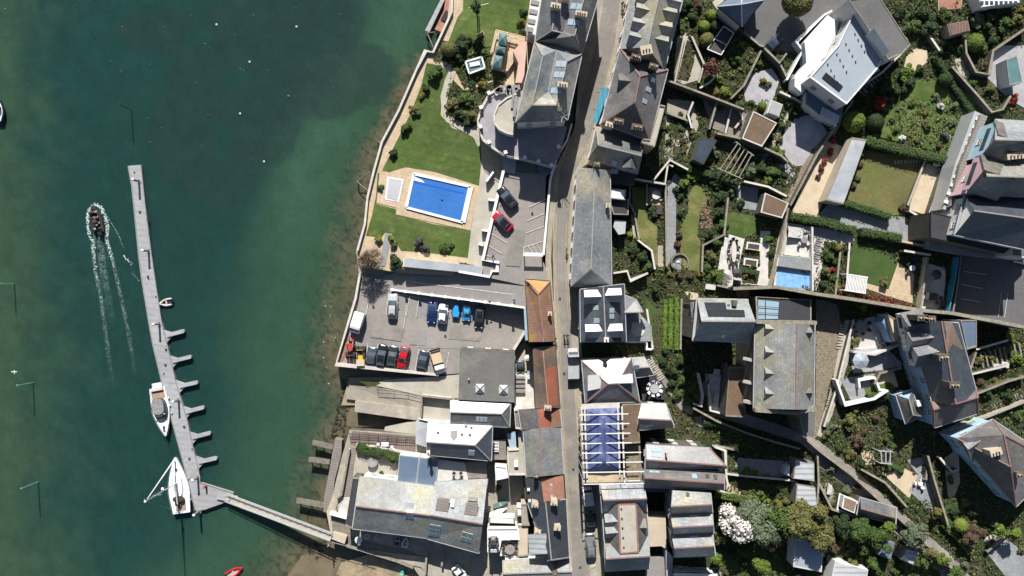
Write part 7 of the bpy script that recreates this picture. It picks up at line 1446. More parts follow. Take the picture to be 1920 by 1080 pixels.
for i in range(3): slab('garden_deck', [(1602+i*15,158-i*14),(1614+i*15,150-i*14),(1620+i*15,160-i*14),(1608+i*15,168-i*14)], 'wallwash', gz(1610)+1+i*.4, 1, ['lowest','middle','highest'][i]+' pale deck landing beside the modern house', 'deck')
t = H_('navy pyramid roofed pavilion with pale blue edge at the top', 1388, 20, None, 'pavilion', 'pavilion'); wing(t, [(1346,12),(1392,-22),(1432,0),(1391,50)], [(1390,8)], 4, 6.3, 'wall_white', 'blue_sheet', 'galv', win=False, fm='glass_pale')
flat_('flat brown roofed garage with white edging', [(1412,209),(1456,231),(1428,275),(1391,260)], 3, 'felt_brown', 'wall_stone', .2, 'wallwash', 'garage'); flat_('brown flat garden store roof below the white topped wall', [(1434,362),(1478,381),(1466,409),(1426,398)], 2.8, 'felt_brown', 'wall_stone', .15, 'wallwash', 'store')
flat_('dark reflective glass roofed garden room', [(1311,258),(1344,263),(1319,308),(1300,298)], 2.8, 'glass', 'wall_stone', .1, 'furniture_dark', 'garden room'); flat_('long narrow grey roofed garden building beside the dry lawn', [(1597,258),(1624,262),(1581,383),(1549,375)], 3, 'lead', 'wall_cream', .15, 'coping', 'outbuilding')
flat_('small square lilac canopy beside the ball shaped bush', [(1446,187),(1468,196),(1460,220),(1438,212)], 2.4, 'paving_lilac', 'wall_white', 0, cat='canopy')
def pergola(lb, pts, n, m='plaster_white', h=2.5, dark=False):
    b = gz(pts[0][0]); q = [P(x, y, b+h) for x, y in pts]; t = thing('pergola', lb, 'pergola', P(pts[0][0], pts[0][1], b)); f = MB()
    for i in range(n): k = (i+.5)/n; f.bar(q[0].lerp(q[1], k), q[3].lerp(q[2], k), .16, .16)
    f.build('slats', m, t); [MB().bar(a, c, .18, .2).build('beam', m, t) for a, c in ((q[0], q[1]), (q[3], q[2]))]; [MB().tube(p, p-Vector((0,0,h)), .09).build('post', m, t) for p in q]
pergola('white slatted pergola at the corner of the dark green lawn', [(1588,514),(1627,520),(1623,550),(1584,544)], 14); pergola('old timber pergola frame in the tangled garden', [(1380,266),(1413,292),(1390,335),(1346,315)], 5, 'coping'); pergola('white slatted balcony grid under the modern house', [(1545,207),(1573,225),(1567,236),(1538,218)], 12); pergola('thin grey pergola frame above the grey court', [(1647,845),(1674,847),(1672,870),(1650,868)], 3, 'galv')
# pastel pair of villas at the right edge
t = H_('tall double villa with pale blue and pink gabled fronts at the right edge', 1880, 330, None, 'villa', 'villa')
wing(t, [(1868,224),(1990,232),(1985,296),(1842,293)], [(1866,262),(1987,264)], 10, 13, 'wall_blue', 'slate_pale'); wing(t, [(1843,298),(1985,298),(1980,372),(1812,362)], [(1850,330),(1983,334)], 10, 13, 'wall_pink', 'slate_pale'); wing(t, [(1810,366),(1932,372),(1935,470),(1790,440)], [(1826,395),(1932,410)], 8.5, 11, 'wall_white', 'slate_blue')
dormer(t, (1872,252), (1915,268), 6, 'slate_grey', 'wall_blue', .9); dormer(t, (1846,318), (1895,335), 6, 'slate_grey', 'wall_pink', .9); chimney(t, 1905, 292, 3.2, 1.0, 2.0, .1, 4, 'wall_cream')
MB().prism([P(x, y, t['base']+4) for x, y in [(1828,208),(1846,216),(1805,310),(1785,395),(1768,392),(1790,310)]], 4).build('veranda', 'galv', t); q = MB(); [q.bar(P(1830-i*6.0, 222+i*15.5, t['base']+4.2), P(1841-i*6.0, 226+i*15.5, t['base']+4.2), .5, .2) for i in range(11)]; q.build('veranda_glazing', 'plaster_white', t); MB().prism([P(x, y, t['base']+5) for x, y in [(1840,214),(1852,218),(1818,300),(1792,378),(1780,388),(1800,310)]], 5).build('balcony', 'wood_grey', t)
flat_('dark shaded lower wing with slatted balcony at the right', [(1745,398),(1790,408),(1870,430),(1900,460),(1880,475),(1745,445)], 6, 'felt_dark', 'wall_stone', .2, 'felt_dark'); flat_('grey court roof beside the dark shaded wing', [(1900,405),(1935,410),(1935,486),(1896,480)], 5, 'felt_grey', 'wall_white', .2, 'wallwash')  # lower wing: shadow put into the colour, roof and coping darkened for it
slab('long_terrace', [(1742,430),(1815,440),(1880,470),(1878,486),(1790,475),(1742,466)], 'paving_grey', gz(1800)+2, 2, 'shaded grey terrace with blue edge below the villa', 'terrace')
# blue walled house
t = H_('long house with sky blue west wall, grey slate roof and three dormers', 1770, 710); wing(t, [(1702,600),(1797,606),(1834,745),(1752,768)], [(1765,602),(1792,757)], 5.8, 8.8, 'wall_skyblue', 'slate_blue', 'ridge_red'); wing(t, [(1746,752),(1830,730),(1834,775),(1752,802)], [(1751,768),(1833,745)], 5.8, 7.4, 'wall_skyblue', 'slate_brown', 'ridge_red')
for F, B in (((1704,612),(1736,606)),((1711,640),(1750,633)),((1722,668),(1760,660))): dormer(t, F, B, 4.2, 'slate_grey')
for x, y, rz in ((1745,598,0),(1770,670,.1),(1790,722,0),(1730,596,0)): chimney(t, x, y, 1.9, 1.0, 1.8, rz, 3, 'wall_stone')
panelquad(t, [(1762,602),(1785,604),(1806,655),(1776,660)], 'tile_brown', 'lichen_patch', .02, .03)
t = H_('small octagonal ended annexe with light square box on its slate roof', 1700, 765); wing(t, [(1680,740),(1710,731),(1727,780),(1698,795)], [(1704,748),(1712,778)], 3.8, 5.4, 'wall_skyblue', 'slate_grey'); panelquad(t, [(1711,752),(1722,750),(1724,760),(1714,763)], 'plaster_white', 'roof_box', .6, .7)
flat_('sky blue lit lean to beside the sunlit patio', [(1660,590),(1672,600),(1684,640),(1672,642),(1656,605)], 3, 'roof_bluewhite', 'wall_skyblue', 0, cat='lean to'); flat_('cream flat roofed strip beside the blue walled house', [(1664,590),(1682,600),(1690,635),(1678,640)], 4, 'sandy', 'wall_cream', .2); flat_('dark flat roof east of the blue walled house', [(1800,600),(1830,600),(1830,650),(1812,655)], 5, 'blue_sheet', 'wall_white', .2)
t = H_('large hipped brown roof with bright white valley at the lower right', 1870, 870); wing(t, [(1795,822),(1862,787),(1985,870),(1905,950)], [(1882,815),(1895,875)], 5.2, 8.6, 'wall_blue', 'slate_brown', 'ridge_red'); wing(t, [(1800,822),(1858,788),(1882,812),(1822,866)], [(1815,842),(1870,803)], 4.7, 6.7, 'wall_blue', 'slate_pale'); chimney(t, 1868, 848, 2.2, 1.1, 1.6, .3, 3, 'wall_cream'); chimney(t, 1912, 890, 1.2, .8, 1.4, 0, 2)
# sheds
flat_('pale green white ribbed shed with rusty plants in the shaded garden', [(1491,861),(1527,868),(1527,903),(1487,898)], 2.6, 'sheet_white', 'wood_grey', 0, cat='shed'); flat_('bright white ribbed shed below the greenish shed', [(1494,908),(1529,914),(1532,951),(1491,945)], 2.6, 'sheet_white', 'wood_grey', 0, cat='shed')
t = H_('dark grey garage with pale north slope and red ridge beside the lane', 1643, 960, None, 'garage', 'garage'); wing(t, [(1613,933),(1681,952),(1679,983),(1607,965)], [(1614,953),(1679,971)], 3, 4.4, 'wall_stone', 'slate_grey', 'ridge_red', win=False)
flat_('blue stained flat roofed shed under the trees', [(1490,1010),(1543,1018),(1540,1072),(1487,1062)], 3, 'roof_bluewhite', 'wall_white', .15, 'wallwash', 'shed'); flat_('bright white shed roof at the bottom edge', [(1566,1052),(1628,1068),(1622,1110),(1556,1100)], 3, 'sheet_white', 'wall_white', 0, cat='shed'); flat_('small slate blue shed by the bottom trees', [(1654,1010),(1678,1018),(1670,1050),(1645,1040)], 2.5, 'blue_sheet', 'wood_grey', 0, cat='shed'); flat_('pale grey two tone shed by the bottom lawn', [(1698,1028),(1722,1034),(1712,1060),(1690,1050)], 2.5, 'sheet_white', 'wood_grey', 0, cat='shed'); flat_('rusty brown corrugated shed on the upper hillside', [(1776,45),(1815,38),(1819,58),(1782,68)], 2.5, 'sheet_brown', 'wood_grey', 0, cat='shed'); flat_('ochre wooden platform at the top edge', [(1759,-20),(1805,-20),(1803,18),(1760,20)], .5, 'terracotta', 'wood_pale', 0, cat='deck'); flat_('small round ended white shed in the shaded patio', [(1474,875),(1482,872),(1480,893),(1470,890)], 2, 'roof_white', 'wall_white', 0, cat='shed'); flat_('brown tiled little hut behind white railings', [(1582,930),(1608,940),(1602,962),(1578,952)], 2.2, 'tile_brown', 'wall_white', .1, 'plaster_white', 'hut')
t = flat_('white framed greenhouse roof at the top right corner', [(1832,-15),(1910,-15),(1912,5),(1840,14)], 2.5, 'plaster_white', 'wall_white', 0, cat='greenhouse'); [panelquad(t, [(1838+i*9,2),(1844+i*9,2),(1844+i*9,9),(1838+i*9,9)], 'glass', 'pane', .05, .05) for i in range(8)]
t = thing('seed_frame', 'white framed glass growing frame on the slope by the red tree', 'garden frame', P(1355,72,gz(1355))); q = [P(x, y, gz(1355)+1) for x, y in [(1357,49),(1376,62),(1352,103),(1326,92)]]; f = MB(); [f.bar(a, c, .15, .2) for a, c in zip(q, q[1:]+q[:1])]; f.bar(q[0].lerp(q[3], .55), q[1].lerp(q[2], .55), .12, .15); f.build('frame', 'plaster_white', t); MB().prism([p-Vector((0,0,.2)) for p in q], .6).build('glass', 'furniture_dark', t)
flat_('dark glass fronted lantern shed in the lilac court', [(1886,112),(1905,105),(1916,155),(1892,160)], 2.5, 'glass_teal', 'wall_white', .15, 'furniture_grey', 'shed')
# furniture on terraces
def tset(px, py, lb, r=.9, n=6, m='furniture_grey', cm='furniture_dark', ln=1.0, z=0, rz=0.0):
    b = gz(px)+z; c = P(px, py, b+.05); t = thing('garden_table', lb+', table', 'table', c); q = [c+Vector((math.cos(i*.524)*r, math.sin(i*.524)*r*ln, .75)) for i in range(12)]
    MB().prism(q, .06).build('table_top', m, t); [MB().tube(c+Vector((a*r*.5, d*r*ln*.5, 0)), c+Vector((a*r*.5, d*r*ln*.5, .7)), .04, n=5).build('leg', m, t) for a in (-1,1) for d in (-1,1)]
    for i in range(n):
        a = 6.283*(i+.5)/n; p = c+Vector((math.cos(a)*(r+.35), math.sin(a)*(r*ln+.3), 0)); k = thing('garden_chair', 'garden chair drawn up to the table '+lb.split(' set ')[-1], 'chair', p, a, 'chairs round the table '+lb.split(' set ')[-1])
        MB().box((0,0,.45),(.5,.5,.08)).build('seat', cm, k, (0,0,0)); MB().box((.24,0,.7),(.06,.5,.5)).build('backrest', cm, k, (0,0,0)); [MB().box((x*.2,y*.2,.2),(.05,.05,.42)).build('leg', cm, k, (0,0,0)) for x in (-1,1) for y in (-1,1)]
tset(1374,472, 'long pale dining set on the sunny dining terrace', .45, 10, 'wallwash', ln=4.2); tset(1226,728, 'oval dining set on the dark roof terrace', .8, 9, 'galv', 'plaster_white', z=3.4); tset(1229,366, 'round set with pale top on the small cream patio', .8, 4, 'wallwash', 'furniture_grey'); tset(1707,503, 'small white set on the cream terrace below the dark lawn', .5, 4, 'plaster_white'); tset(1765,568, 'dark set on the white terrace by the blue fence', .6, 5, 'furniture_dark'); tset(1613,612, 'round stone set on the sunlit patio', 1.0, 7, 'furniture_grey', 'furniture_dark'); tset(1505,450, 'small square set on the white terrace above the pool', .6, 4, 'furniture_grey', 'wallwash'); tset(858,892, 'small bistro set on the quay roof terrace', .5, 4, 'wallwash', 'furniture_dark', z=.45); tset(956,1028, 'grey set on the cream courtyard roof', .9, 6, 'furniture_grey', 'furniture_dark', z=.2); tset(1722,905, 'little white set on the grey court above the lane', .4, 3, 'plaster_white', 'plaster_white'); tset(925,1015, 'dark clutter set on the small walled roof', .5, 4, 'furniture_dark', z=1.5)
def loungers(L_, lb):
    for i, (x, y, a) in enumerate(L_):
        t = thing('cushioned_lounger', f'{["first","second","third","fourth"][i]} {lb}', 'seat', P(x, y, gz(x)+.05), a); MB().box((0,0,.35),(1.9,.75,.2)).build('seat', 'cushion', t, (0,0,0)); MB().box((-.85,0,.6),(.2,.75,.4)).build('backrest', 'cushion', t, (0,0,0))
loungers([(1638,608,.5),(1650,618,1.4),(1645,635,2)], 'pale cushioned seat from the left on the sunlit patio'); loungers([(1650,658,1.2),(1660,662,1.2)], 'white lounger from the left beside the large grey parasol'); loungers([(1485,428,0),(1508,432,0)], 'white cushioned sofa from the left on the white terrace')
for x, y, r, lb, m in ((1614,676,1.4,'large pale grey octagonal parasol over the lilac patio','roof_bluewhite'), (1382,512,.9,'dark closed parasol at the foot of the dining terrace','furniture_dark'), (1272,492,.35,'tiny white parasol in the round stone patio','plaster_white'), (1756,515,.9,'dark oval parasol on the white terrace','furniture_dark')):
    b = gz(x); c = P(x, y, b+2.3); t = thing('parasol', lb, 'parasol', P(x, y, b)); q = [c+Vector((math.cos(i*.785)*r, math.sin(i*.785)*r, 0)) for i in range(8)]; MB().loft([q, [c+(p-c)*.04+Vector((0,0,.5)) for p in q]]).build('canopy', m, t); MB().tube(c-Vector((0,0,2.3)), c, .05).build('pole', 'galv', t)
t = thing('round_patio', 'round grey stone patio with curved seat wall at the foot of the long lawn', 'patio', P(1274,492,gz(1274))); c = P(1274,492,gz(1274)+.12); MB().tube(c-Vector((0,0,.3)), c, 1.35, n=24).build('patio_floor', 'paving_grey', t); q = MB()
for i in range(14): a = i*.32-.7; q.bar(c+Vector((math.cos(a)*1.5, math.sin(a)*1.5, .2)), c+Vector((math.cos(a+.33)*1.5, math.sin(a+.33)*1.5, .2)), .3, .6)
q.build('seat_wall', 'stone', t)
for i, (x, y) in enumerate(((1413,462),(1408,492))):
    t = thing('sunken_seat', ['upper','lower'][i]+' white walled seat with dark cushions on the paved terrace', 'seat', P(x, y, gz(x))); b = gz(x); MB().prism([P(x+a, y+c, b+.6) for a, c in ((-12,-9),(14,-5),(12,9),(-14,5))], .6).build('surround', 'wall_white', t); MB().box(P(x, y, b+.72), (1.9,.8,.2), -.15).build('cushion', 'furniture_dark', t); MB().box(P(x, y+5, b+.7), (1.9,.35,.15), -.15).build('cushion', 'paving_cream', t)
MB().box(P(1501,447,0),(1,1,1)) if 0 else None
for x, y, s_, lb in ((1492,436,(2.4,1.7,.9),'grey covered tub on the white terrace above the pool'),(1747,556,(1.9,1.1,.8),'dark grey square fire table on the white terrace'),(1382,530,(1.3,.8,.7),'dark slatted box at the edge of the paved terrace'),(1344,697,(.9,.8,1.2),'small white box in the shaded court'),(1343,750,(.8,2.2,.7),'pale blue covered bench in the cream court'),(1870,688,(1.2,.9,.8),'left of two white boxes below the vegetable plots'),(1884,684,(1.0,.9,.8),'right of two white boxes below the vegetable plots'),(1555,918,(.6,1.6,.5),'pale bench on the gravel path by the sheds'),(1332,538,(1.6,.8,.9),'white box in the shade below the small hedge'),(1757,307,(1.2,.8,.9),'pale grey box at the head of the sandy path'),(1237,393,(.8,1.5,.6),'cream cushioned seat in the dark frame on the lawn edge')): t = thing('garden_box', lb, 'garden furniture', P(x, y, gz(x))); MB().box(P(x, y, gz(x)+s_[2]/2), s_, -.12).build('body', 'furniture_grey' if 'grey' in lb or 'dark' in lb else 'roof_bluewhite' if 'blue' in lb else 'wallwash', t); MB().box(P(x, y, gz(x)+s_[2]+.04), (s_[0]+.1, s_[1]+.1, .08), -.12).build('lid', 'furniture_dark' if 'dark' in lb else 'cushion', t)

for pts, lb, k in (([(1300,190),(1290,215),(1297,240)],'short pale wall in the stone paved garden',dict(h=1.3,top='wallwash')), ([(1252,212),(1290,226)],'low wall across the stone paved garden',dict(h=1)), ([(1345,188),(1330,242)],'dark wall left of the slatted terrace',dict(h=1.6)), ([(1372,200),(1360,250)],'thin wall through the slatted terrace',dict(h=.9,top='wallwash')), ([(1385,205),(1392,222),(1378,240)],'bent white wall on the slatted terrace',dict(h=.9,top='wallwash')), ([(1312,165),(1330,155),(1345,140)],'pale wall beside the red tree',dict(h=1.3,top='wallwash')), ([(1462,118),(1478,150),(1488,140)],'brown wall below the curved sun terrace',dict(h=1.6)),
  ([(1535,905),(1560,955),(1600,968)],'stone wall behind the yellow shrubs',dict(h=1.2)), ([(1575,925),(1570,955),(1602,968)],'white railing like wall beside the brown hut',dict(h=1,top='plaster_white')), ([(1690,690),(1650,700),(1640,720)],'stone wall between courts beside the blue wall',dict(h=1.3)), ([(1830,660),(1815,705)],'thin wall at the left of the vegetable plots',dict(h=1.1)), ([(1815,745),(1890,715),(1925,705)],'dark retaining wall below the plots',dict(h=1.6)), ([(1610,165),(1655,135),(1690,100)],'cream wall behind the modern house decks',dict(h=1.4,top='wallwash')), ([(1770,470),(1788,475)],'short wall by the blue painted fence',dict(h=1.3,top='wallwash'))): wallline(pts, lb, **k)
for i in range(9): wallline([(1838+i*9, 662-i*2.4), (1844+i*9, 690-i*2.4)], f'{["first","second","third","fourth","fifth","sixth","seventh","eighth","ninth"][i]} timber bed divider from the left in the vegetable plots', h=.5, t=.2, m='wood_pale', top='wood_grey', cat='bed edging', name='bed_edging')
USED += [[(1085,-60),(1197,-60),(1168,100),(1132,240),(1100,340),(1085,1100),(1040,1100),(1040,330)], [(1082,1100),(1086,640),(1125,640),(1125,1100)]]
cover([(1150,-50),(1990,-50),(1990,1130),(1150,1130)], ['leaf_dark','leaf_mid','leaf_olive','leaf_brown'], 'rough weeds and leaf litter between the gardens, walls and houses', dens=9, cap=90000, size=.24, h=.35, clump=.5, avoid=True)
# ================================================================ PLANTS
CW = dict(leaf_dark='dark green', leaf_mid='mid green', leaf_bright='bright green', leaf_lime='lime green', leaf_olive='olive', leaf_grey='grey green', leaf_plum='purplish grey', leaf_gold='golden', leaf_red='bright red', leaf_maroon='maroon', leaf_brown='brown', twig='bare brown', blossom='white flowering')
ORD = ['first','second','third','fourth','fifth','sixth','seventh','eighth','ninth','tenth','eleventh','twelfth','thirteenth','fourteenth']
def plants(place, L, z=None, kinds=None):
    """L: (x, y, r, material[, kind]); every plant gets a label of colour, size, place and order from the left"""
    L = sorted(L, key=lambda p: p[0]); names = []
    for p in L:
        sz = 'small' if p[2] < 6 else 'medium' if p[2] < 11 else 'large'; k = p[4] if len(p) > 4 else None
        names.append(f"{sz} {CW[p[3]]} {dict(dome='clipped round bush', spiky='spiky leaved plant').get(k, 'shrub')} {place}")
    for i, p in enumerate(L):
        n = names[i]; tot = names.count(n); lb = n if tot == 1 else n.replace(place, '') + f"{ORD[names[:i].count(n)]} from the left {place}"
        shrub(p[0], p[1], p[2], p[3], lb, p[4] if len(p) > 4 else None, z=z, group='shrubs '+place, h=(p[2]*.16 if len(p) > 4 and p[4] == 'dome' else None))
D, M, B, O, GR, PL, GO, RD, MR, BR, LI = 'leaf_dark','leaf_mid','leaf_bright','leaf_olive','leaf_grey','leaf_plum','leaf_gold','leaf_red','leaf_maroon','leaf_brown','leaf_lime'
plants('in the hotel garden beds', [(818,138,15,M),(798,165,10,D),(777,205,13,O),(763,240,11,M),(757,245,9,D),(739,288,11,D),(872,185,17,M),(848,195,16,O),(862,215,14,D),(884,215,15,O),(878,230,12,D),(905,160,12,GO),(935,165,10,GO),(885,158,9,D),(868,85,18,D),(895,82,14,D),(860,110,13,D),(905,100,9,M),(790,180,7,GO),(880,75,10,M)], GZ)
plants('on the lawn south of the pools', [(711,449,9,LI),(735,447,8,LI),(739,460,9,M),(785,455,12,PL),(797,464,10,PL),(833,465,12,M),(845,462,8,M),(714,350,7,M),(740,490,17,D),(872,498,8,O)], GZ)
plants('along the lawn edge by the hotel', [(976,40,9,GO),(982,22,9,D),(980,60,8,D)], GZ)
tree(842, 92, 15, 'leaf_olive', 'smooth dome shaped olive bush above the garden path', 'dome', 2.6, GZ, name='topiary_tree', flat=.9); tree(689, 489, 27, 'twig', 'bare brown winter tree at the corner of the garden over the sea wall', 'twig', 5.5, 3.2)
tree(893, 15, 11, 'leaf_dark', 'narrow dark conifer at the top of the lawn', 'large', 6, GZ); shrub(858, 876, 9, 'leaf_bright', 'bright yellow green palm bush on the quay roof terrace', 'mid', z=3.3); shrub(934, 915, 9, 'leaf_mid', 'dark green shrub in the narrow back garden behind the boats', 'mid', z=3)
plants('behind the dormer terrace', [(1275,20,12,D),(1290,5,14,D),(1300,30,13,D),(1310,10,12,BR),(1280,55,8,M)])
plants('beside the navy pavilion', [(1334,29,11,LI,'dome'),(1320,50,11,LI,'dome'),(1341,49,10,D,'dome'),(1325,75,13,O,'dome')])
plants('around the red tree garden', [(1370,95,12,D),(1358,80,9,M),(1380,110,10,M),(1350,150,10,B),(1330,150,12,M),(1362,172,12,LI),(1345,172,9,GO),(1410,130,7,M),(1425,120,9,M),(1430,152,9,GO),(1440,157,7,M),(1410,115,6,O),(1390,85,9,B),(1385,178,8,GO),(1392,195,10,M),(1376,120,5,D,'dome')])
tree(1334, 125, 17, 'leaf_maroon', 'dark maroon red tree in the upper terrace garden', 'mid', 4); tree(1495, 2, 26, 'leaf_olive', 'large clipped round tree casting a shadow on the tarmac yard', 'dome', 6, flat=.9)
plants('around the lilac patios', [(1430,200,9,B,'dome'),(1408,192,8,M),(1468,178,10,M),(1480,195,10,O),(1500,200,10,M),(1490,215,9,D),(1465,235,10,M),(1462,260,8,O),(1455,280,9,M),(1465,290,9,B),(1448,325,14,M),(1440,340,12,B),(1472,330,9,D),(1430,315,14,D),(1410,320,15,GR)])
plants('beside the modern house', [(1600,228,19,B,'dome'),(1641,230,16,D,'dome'),(1703,135,17,B),(1700,158,14,D),(1725,128,10,M),(1772,150,13,D,'dome'),(1655,180,9,BR),(1662,165,15,D),(1680,170,12,D),(1625,190,9,BR)])
plants('glowing red beside the dark clipped bush', [(1652,197,15,RD)])
plants('on the upper right hillside', [(1728,20,20,D),(1745,50,18,D),(1715,45,16,M),(1690,20,14,D),(1775,28,14,M),(1835,35,17,GR),(1860,30,16,D),(1880,45,15,M),(1905,35,14,O),(1850,52,12,D),(1770,78,12,D),(1828,80,15,B,'dome'),(1842,95,11,M),(1798,90,11,M),(1762,95,12,D),(1755,108,10,M),(1865,75,11,D),(1845,125,10,BR),(1860,165,12,O),(1825,155,9,M),(1900,185,12,RD),(1790,170,8,D),(1914,18,10,GO)])
plants('in the flowery hill garden', [(1712,195,8,M),(1755,180,9,GR),(1765,200,9,'blossom'),(1790,200,10,GR),(1785,230,9,GR),(1770,255,9,PL),(1680,245,8,M),(1690,260,9,'blossom'),(1700,275,8,BR),(1720,262,7,O),(1740,235,9,O),(1735,210,7,GO),(1673,225,6,M),(1760,275,8,BR),(1668,258,6,M),(1800,250,8,GR)])
plants('at the foot of the long hedge', [(1637,262,10,LI),(1618,290,6,BR),(1612,310,7,BR),(1608,335,6,M),(1600,350,7,BR),(1695,390,9,BR),(1708,412,7,M),(1722,418,6,M),(1738,425,6,O)])
plants('along the red flowered lane wall', [(1562,262,8,RD),(1555,285,8,RD),(1545,300,7,RD),(1540,315,7,MR),(1535,330,6,MR)])
plants('around the olive lawn garden', [(1286,342,14,B),(1301,332,11,B),(1180,440,9,LI),(1195,448,8,LI),(1188,470,15,D),(1205,480,14,D),(1178,365,8,D),(1185,395,8,D),(1268,355,9,D),(1277,370,8,D),(1276,400,8,D),(1274,440,7,BR),(1270,460,7,MR),(1222,395,9,D),(1228,405,9,D),(1215,500,11,M)])
plants('in the dense strip between the lawns', [(1345,345,14,D),(1352,370,15,D),(1348,400,14,D),(1355,425,13,M),(1330,440,15,D),(1345,455,15,M),(1335,480,12,O),(1325,500,12,M),(1350,330,12,D),(1368,330,12,M),(1385,325,11,M),(1380,340,9,GR),(1390,380,10,M),(1370,360,9,GR)])
plants('along the bank below the lawns', [(1255,515,8,O),(1275,517,9,BR),(1295,518,9,BR),(1315,515,9,GO),(1330,520,9,M),(1245,530,8,D),(1410,500,9,M),(1398,515,8,GO),(1440,450,9,M),(1445,475,8,D),(1228,545,12,D),(1300,600,10,BR),(1290,640,8,GO),(1285,620,7,BR)])
plants('in the shrub bed beside the pool', [(1555,480,12,M),(1567,460,9,M),(1550,510,12,O),(1565,520,9,M),(1545,535,11,D),(1560,505,6,RD),(1572,540,8,O),(1590,470,8,D),(1660,530,10,O),(1572,465,8,GO,'dome'),(1565,490,9,D)])
plants('below the long boundary wall', [(1618,575,12,LI),(1643,592,6,LI),(1605,640,10,O),(1895,633,11,LI),(1905,670,14,B),(1892,655,8,O),(1850,655,9,BR),(1838,675,10,O),(1860,670,9,GO),(1870,720,12,O),(1850,735,12,D),(1890,740,13,D),(1905,710,12,D),(1840,715,10,BR),(1910,780,9,M),(1815,785,9,B)])
plants('on the ivy bank beside the stepped lane', [(1245,680,12,D),(1262,695,13,D),(1278,680,13,D),(1258,720,12,D),(1280,715,12,M),(1272,740,12,M),(1290,755,10,M),(1295,735,10,M),(1250,660,10,D),(1292,690,12,D),(1310,745,7,O)])
plants('in the overgrown bank above the shaded lane', [(1560,800,12,GR),(1548,812,10,O),(1590,790,16,O),(1610,830,17,BR),(1598,850,13,O),(1620,810,10,BR),(1575,840,9,D),(1660,822,8,M),(1675,835,7,M),(1612,870,11,D),(1560,880,11,GR),(1690,882,10,M),(1672,875,9,M),(1605,770,11,O),(1640,785,9,BR)])
plants('in the shaded patio garden', [(1400,885,9,B),(1415,888,8,B),(1435,892,8,B),(1380,880,6,M),(1400,850,10,D),(1430,845,10,D),(1460,850,8,D)])
plants('among the sheds in the lower garden', [(1438,935,15,B,'spiky'),(1425,925,10,O),(1462,945,11,GO),(1475,940,9,O),(1555,950,9,GO),(1565,960,9,O),(1395,925,7,BR),(1460,915,6,B),(1590,920,10,GR),(1605,915,9,BR)])
for a in ((1378,982,40,'blossom','white blossoming tree beside the three gabled houses','large',7), (1420,965,34,'leaf_grey','grey green rounded tree right of the blossom','large',6), (1436,998,32,'leaf_grey','hazy grey tree behind the blossom tree','large',7), (1462,975,34,'leaf_mid','dark green tree in the middle of the tree group','large',7.5), (1495,972,36,'leaf_olive','broad green tree in the tree group above the blue shed','large',8), (1525,988,34,'leaf_olive','olive green tree at the right of the tree group','large',8), (1540,1012,26,'leaf_olive','grey olive tree beside the blue shed','large',7), (1455,1008,22,'leaf_brown','brownish thin tree between the grey and olive trees','twig',6), (1430,1062,20,'leaf_bright','upright feathery yellow green conifer in the shaded garden','large',7), (1345,1050,14,'leaf_bright','bright green shrub tree below the three gabled houses','mid',3.5), (1350,1010,13,'leaf_olive','small olive tree by the blossom tree','mid',4),
  (1580,985,22,'leaf_dark','dark tree between the sheds and the bottom trees','large',5), (1610,990,24,'leaf_mid','green tree left of the garage','large',5.5), (1642,1008,22,'leaf_mid','green tree above the slate blue shed','large',5), (1665,990,17,'leaf_bright','bright green tree below the garage','mid',4.5), (1718,1005,28,'leaf_grey','grey green feathery tree beside the lane','large',6), (1745,1035,16,'leaf_olive','olive tree on the lane bank','mid',4.5), (1770,1050,14,'leaf_bright','small bright tree beside the lane wall','mid',3.5), (1758,962,11,'leaf_gold','golden small tree at the lane corner','mid',3), (1802,985,13,'leaf_lime','round lime yellow bush beside the narrow hedge','dome',3), (1822,1005,17,'leaf_brown','brown green shrub beyond the lime bush','mid',3), (1875,993,13,'leaf_bright','bright green tree in the shaded right garden','mid',4), (1900,1003,16,'leaf_bright','bright fan shaped tree at the lower right edge','mid',4), (1790,1078,20,'leaf_mid','green bush at the bottom beyond the lane','mid',3), (1635,1060,17,'leaf_mid','green bush beside the bright white shed','mid',3), (1600,1060,14,'leaf_olive','olive bush above the bright white shed','mid',3), (1560,1030,16,'leaf_brown','brownish shrub right of the blue shed','mid',3.5), (1500,1090,16,'leaf_dark','dark shrub below the blue shed','mid',3), (1757,1058,11,'leaf_olive','low rounded olive bush on the bottom lawn','dome',1.8), (1625,1030,15,'leaf_mid','green shrub left of the slate blue shed','mid',3)): tree(a[0], a[1], a[2], a[3], a[4], a[5], a[6], group='trees of the lower garden')
plants('below the lower right house', [(1790,960,12,D),(1810,945,12,O),(1825,960,10,D),(1840,1000,10,BR),(1740,880,12,D),(1700,940,9,M),(1780,900,8,O),(1915,1030,8,O),(1810,1060,9,GR)])
plants('in the bottom gardens', [(1360,1075,8,BR),(1375,1040,10,D),(1395,1055,11,D),(1400,1085,11,D),(1470,1085,12,M),(1455,1040,8,O),(1545,1085,10,O),(1550,1055,8,BR),(1680,1070,10,M),(1720,1080,9,M),(1690,1095,8,D),(1590,1040,8,GR),(1330,1020,8,O),(1575,1010,9,D)])
plants('around the dark glass garden room', [(1290,230,9,M),(1296,250,9,O),(1275,215,7,D),(1280,265,8,BR),(1332,300,9,M),(1345,290,9,GR),(1275,240,6,M),(1315,325,9,D),(1290,322,9,D),(1250,240,8,M),(1255,265,7,D)])
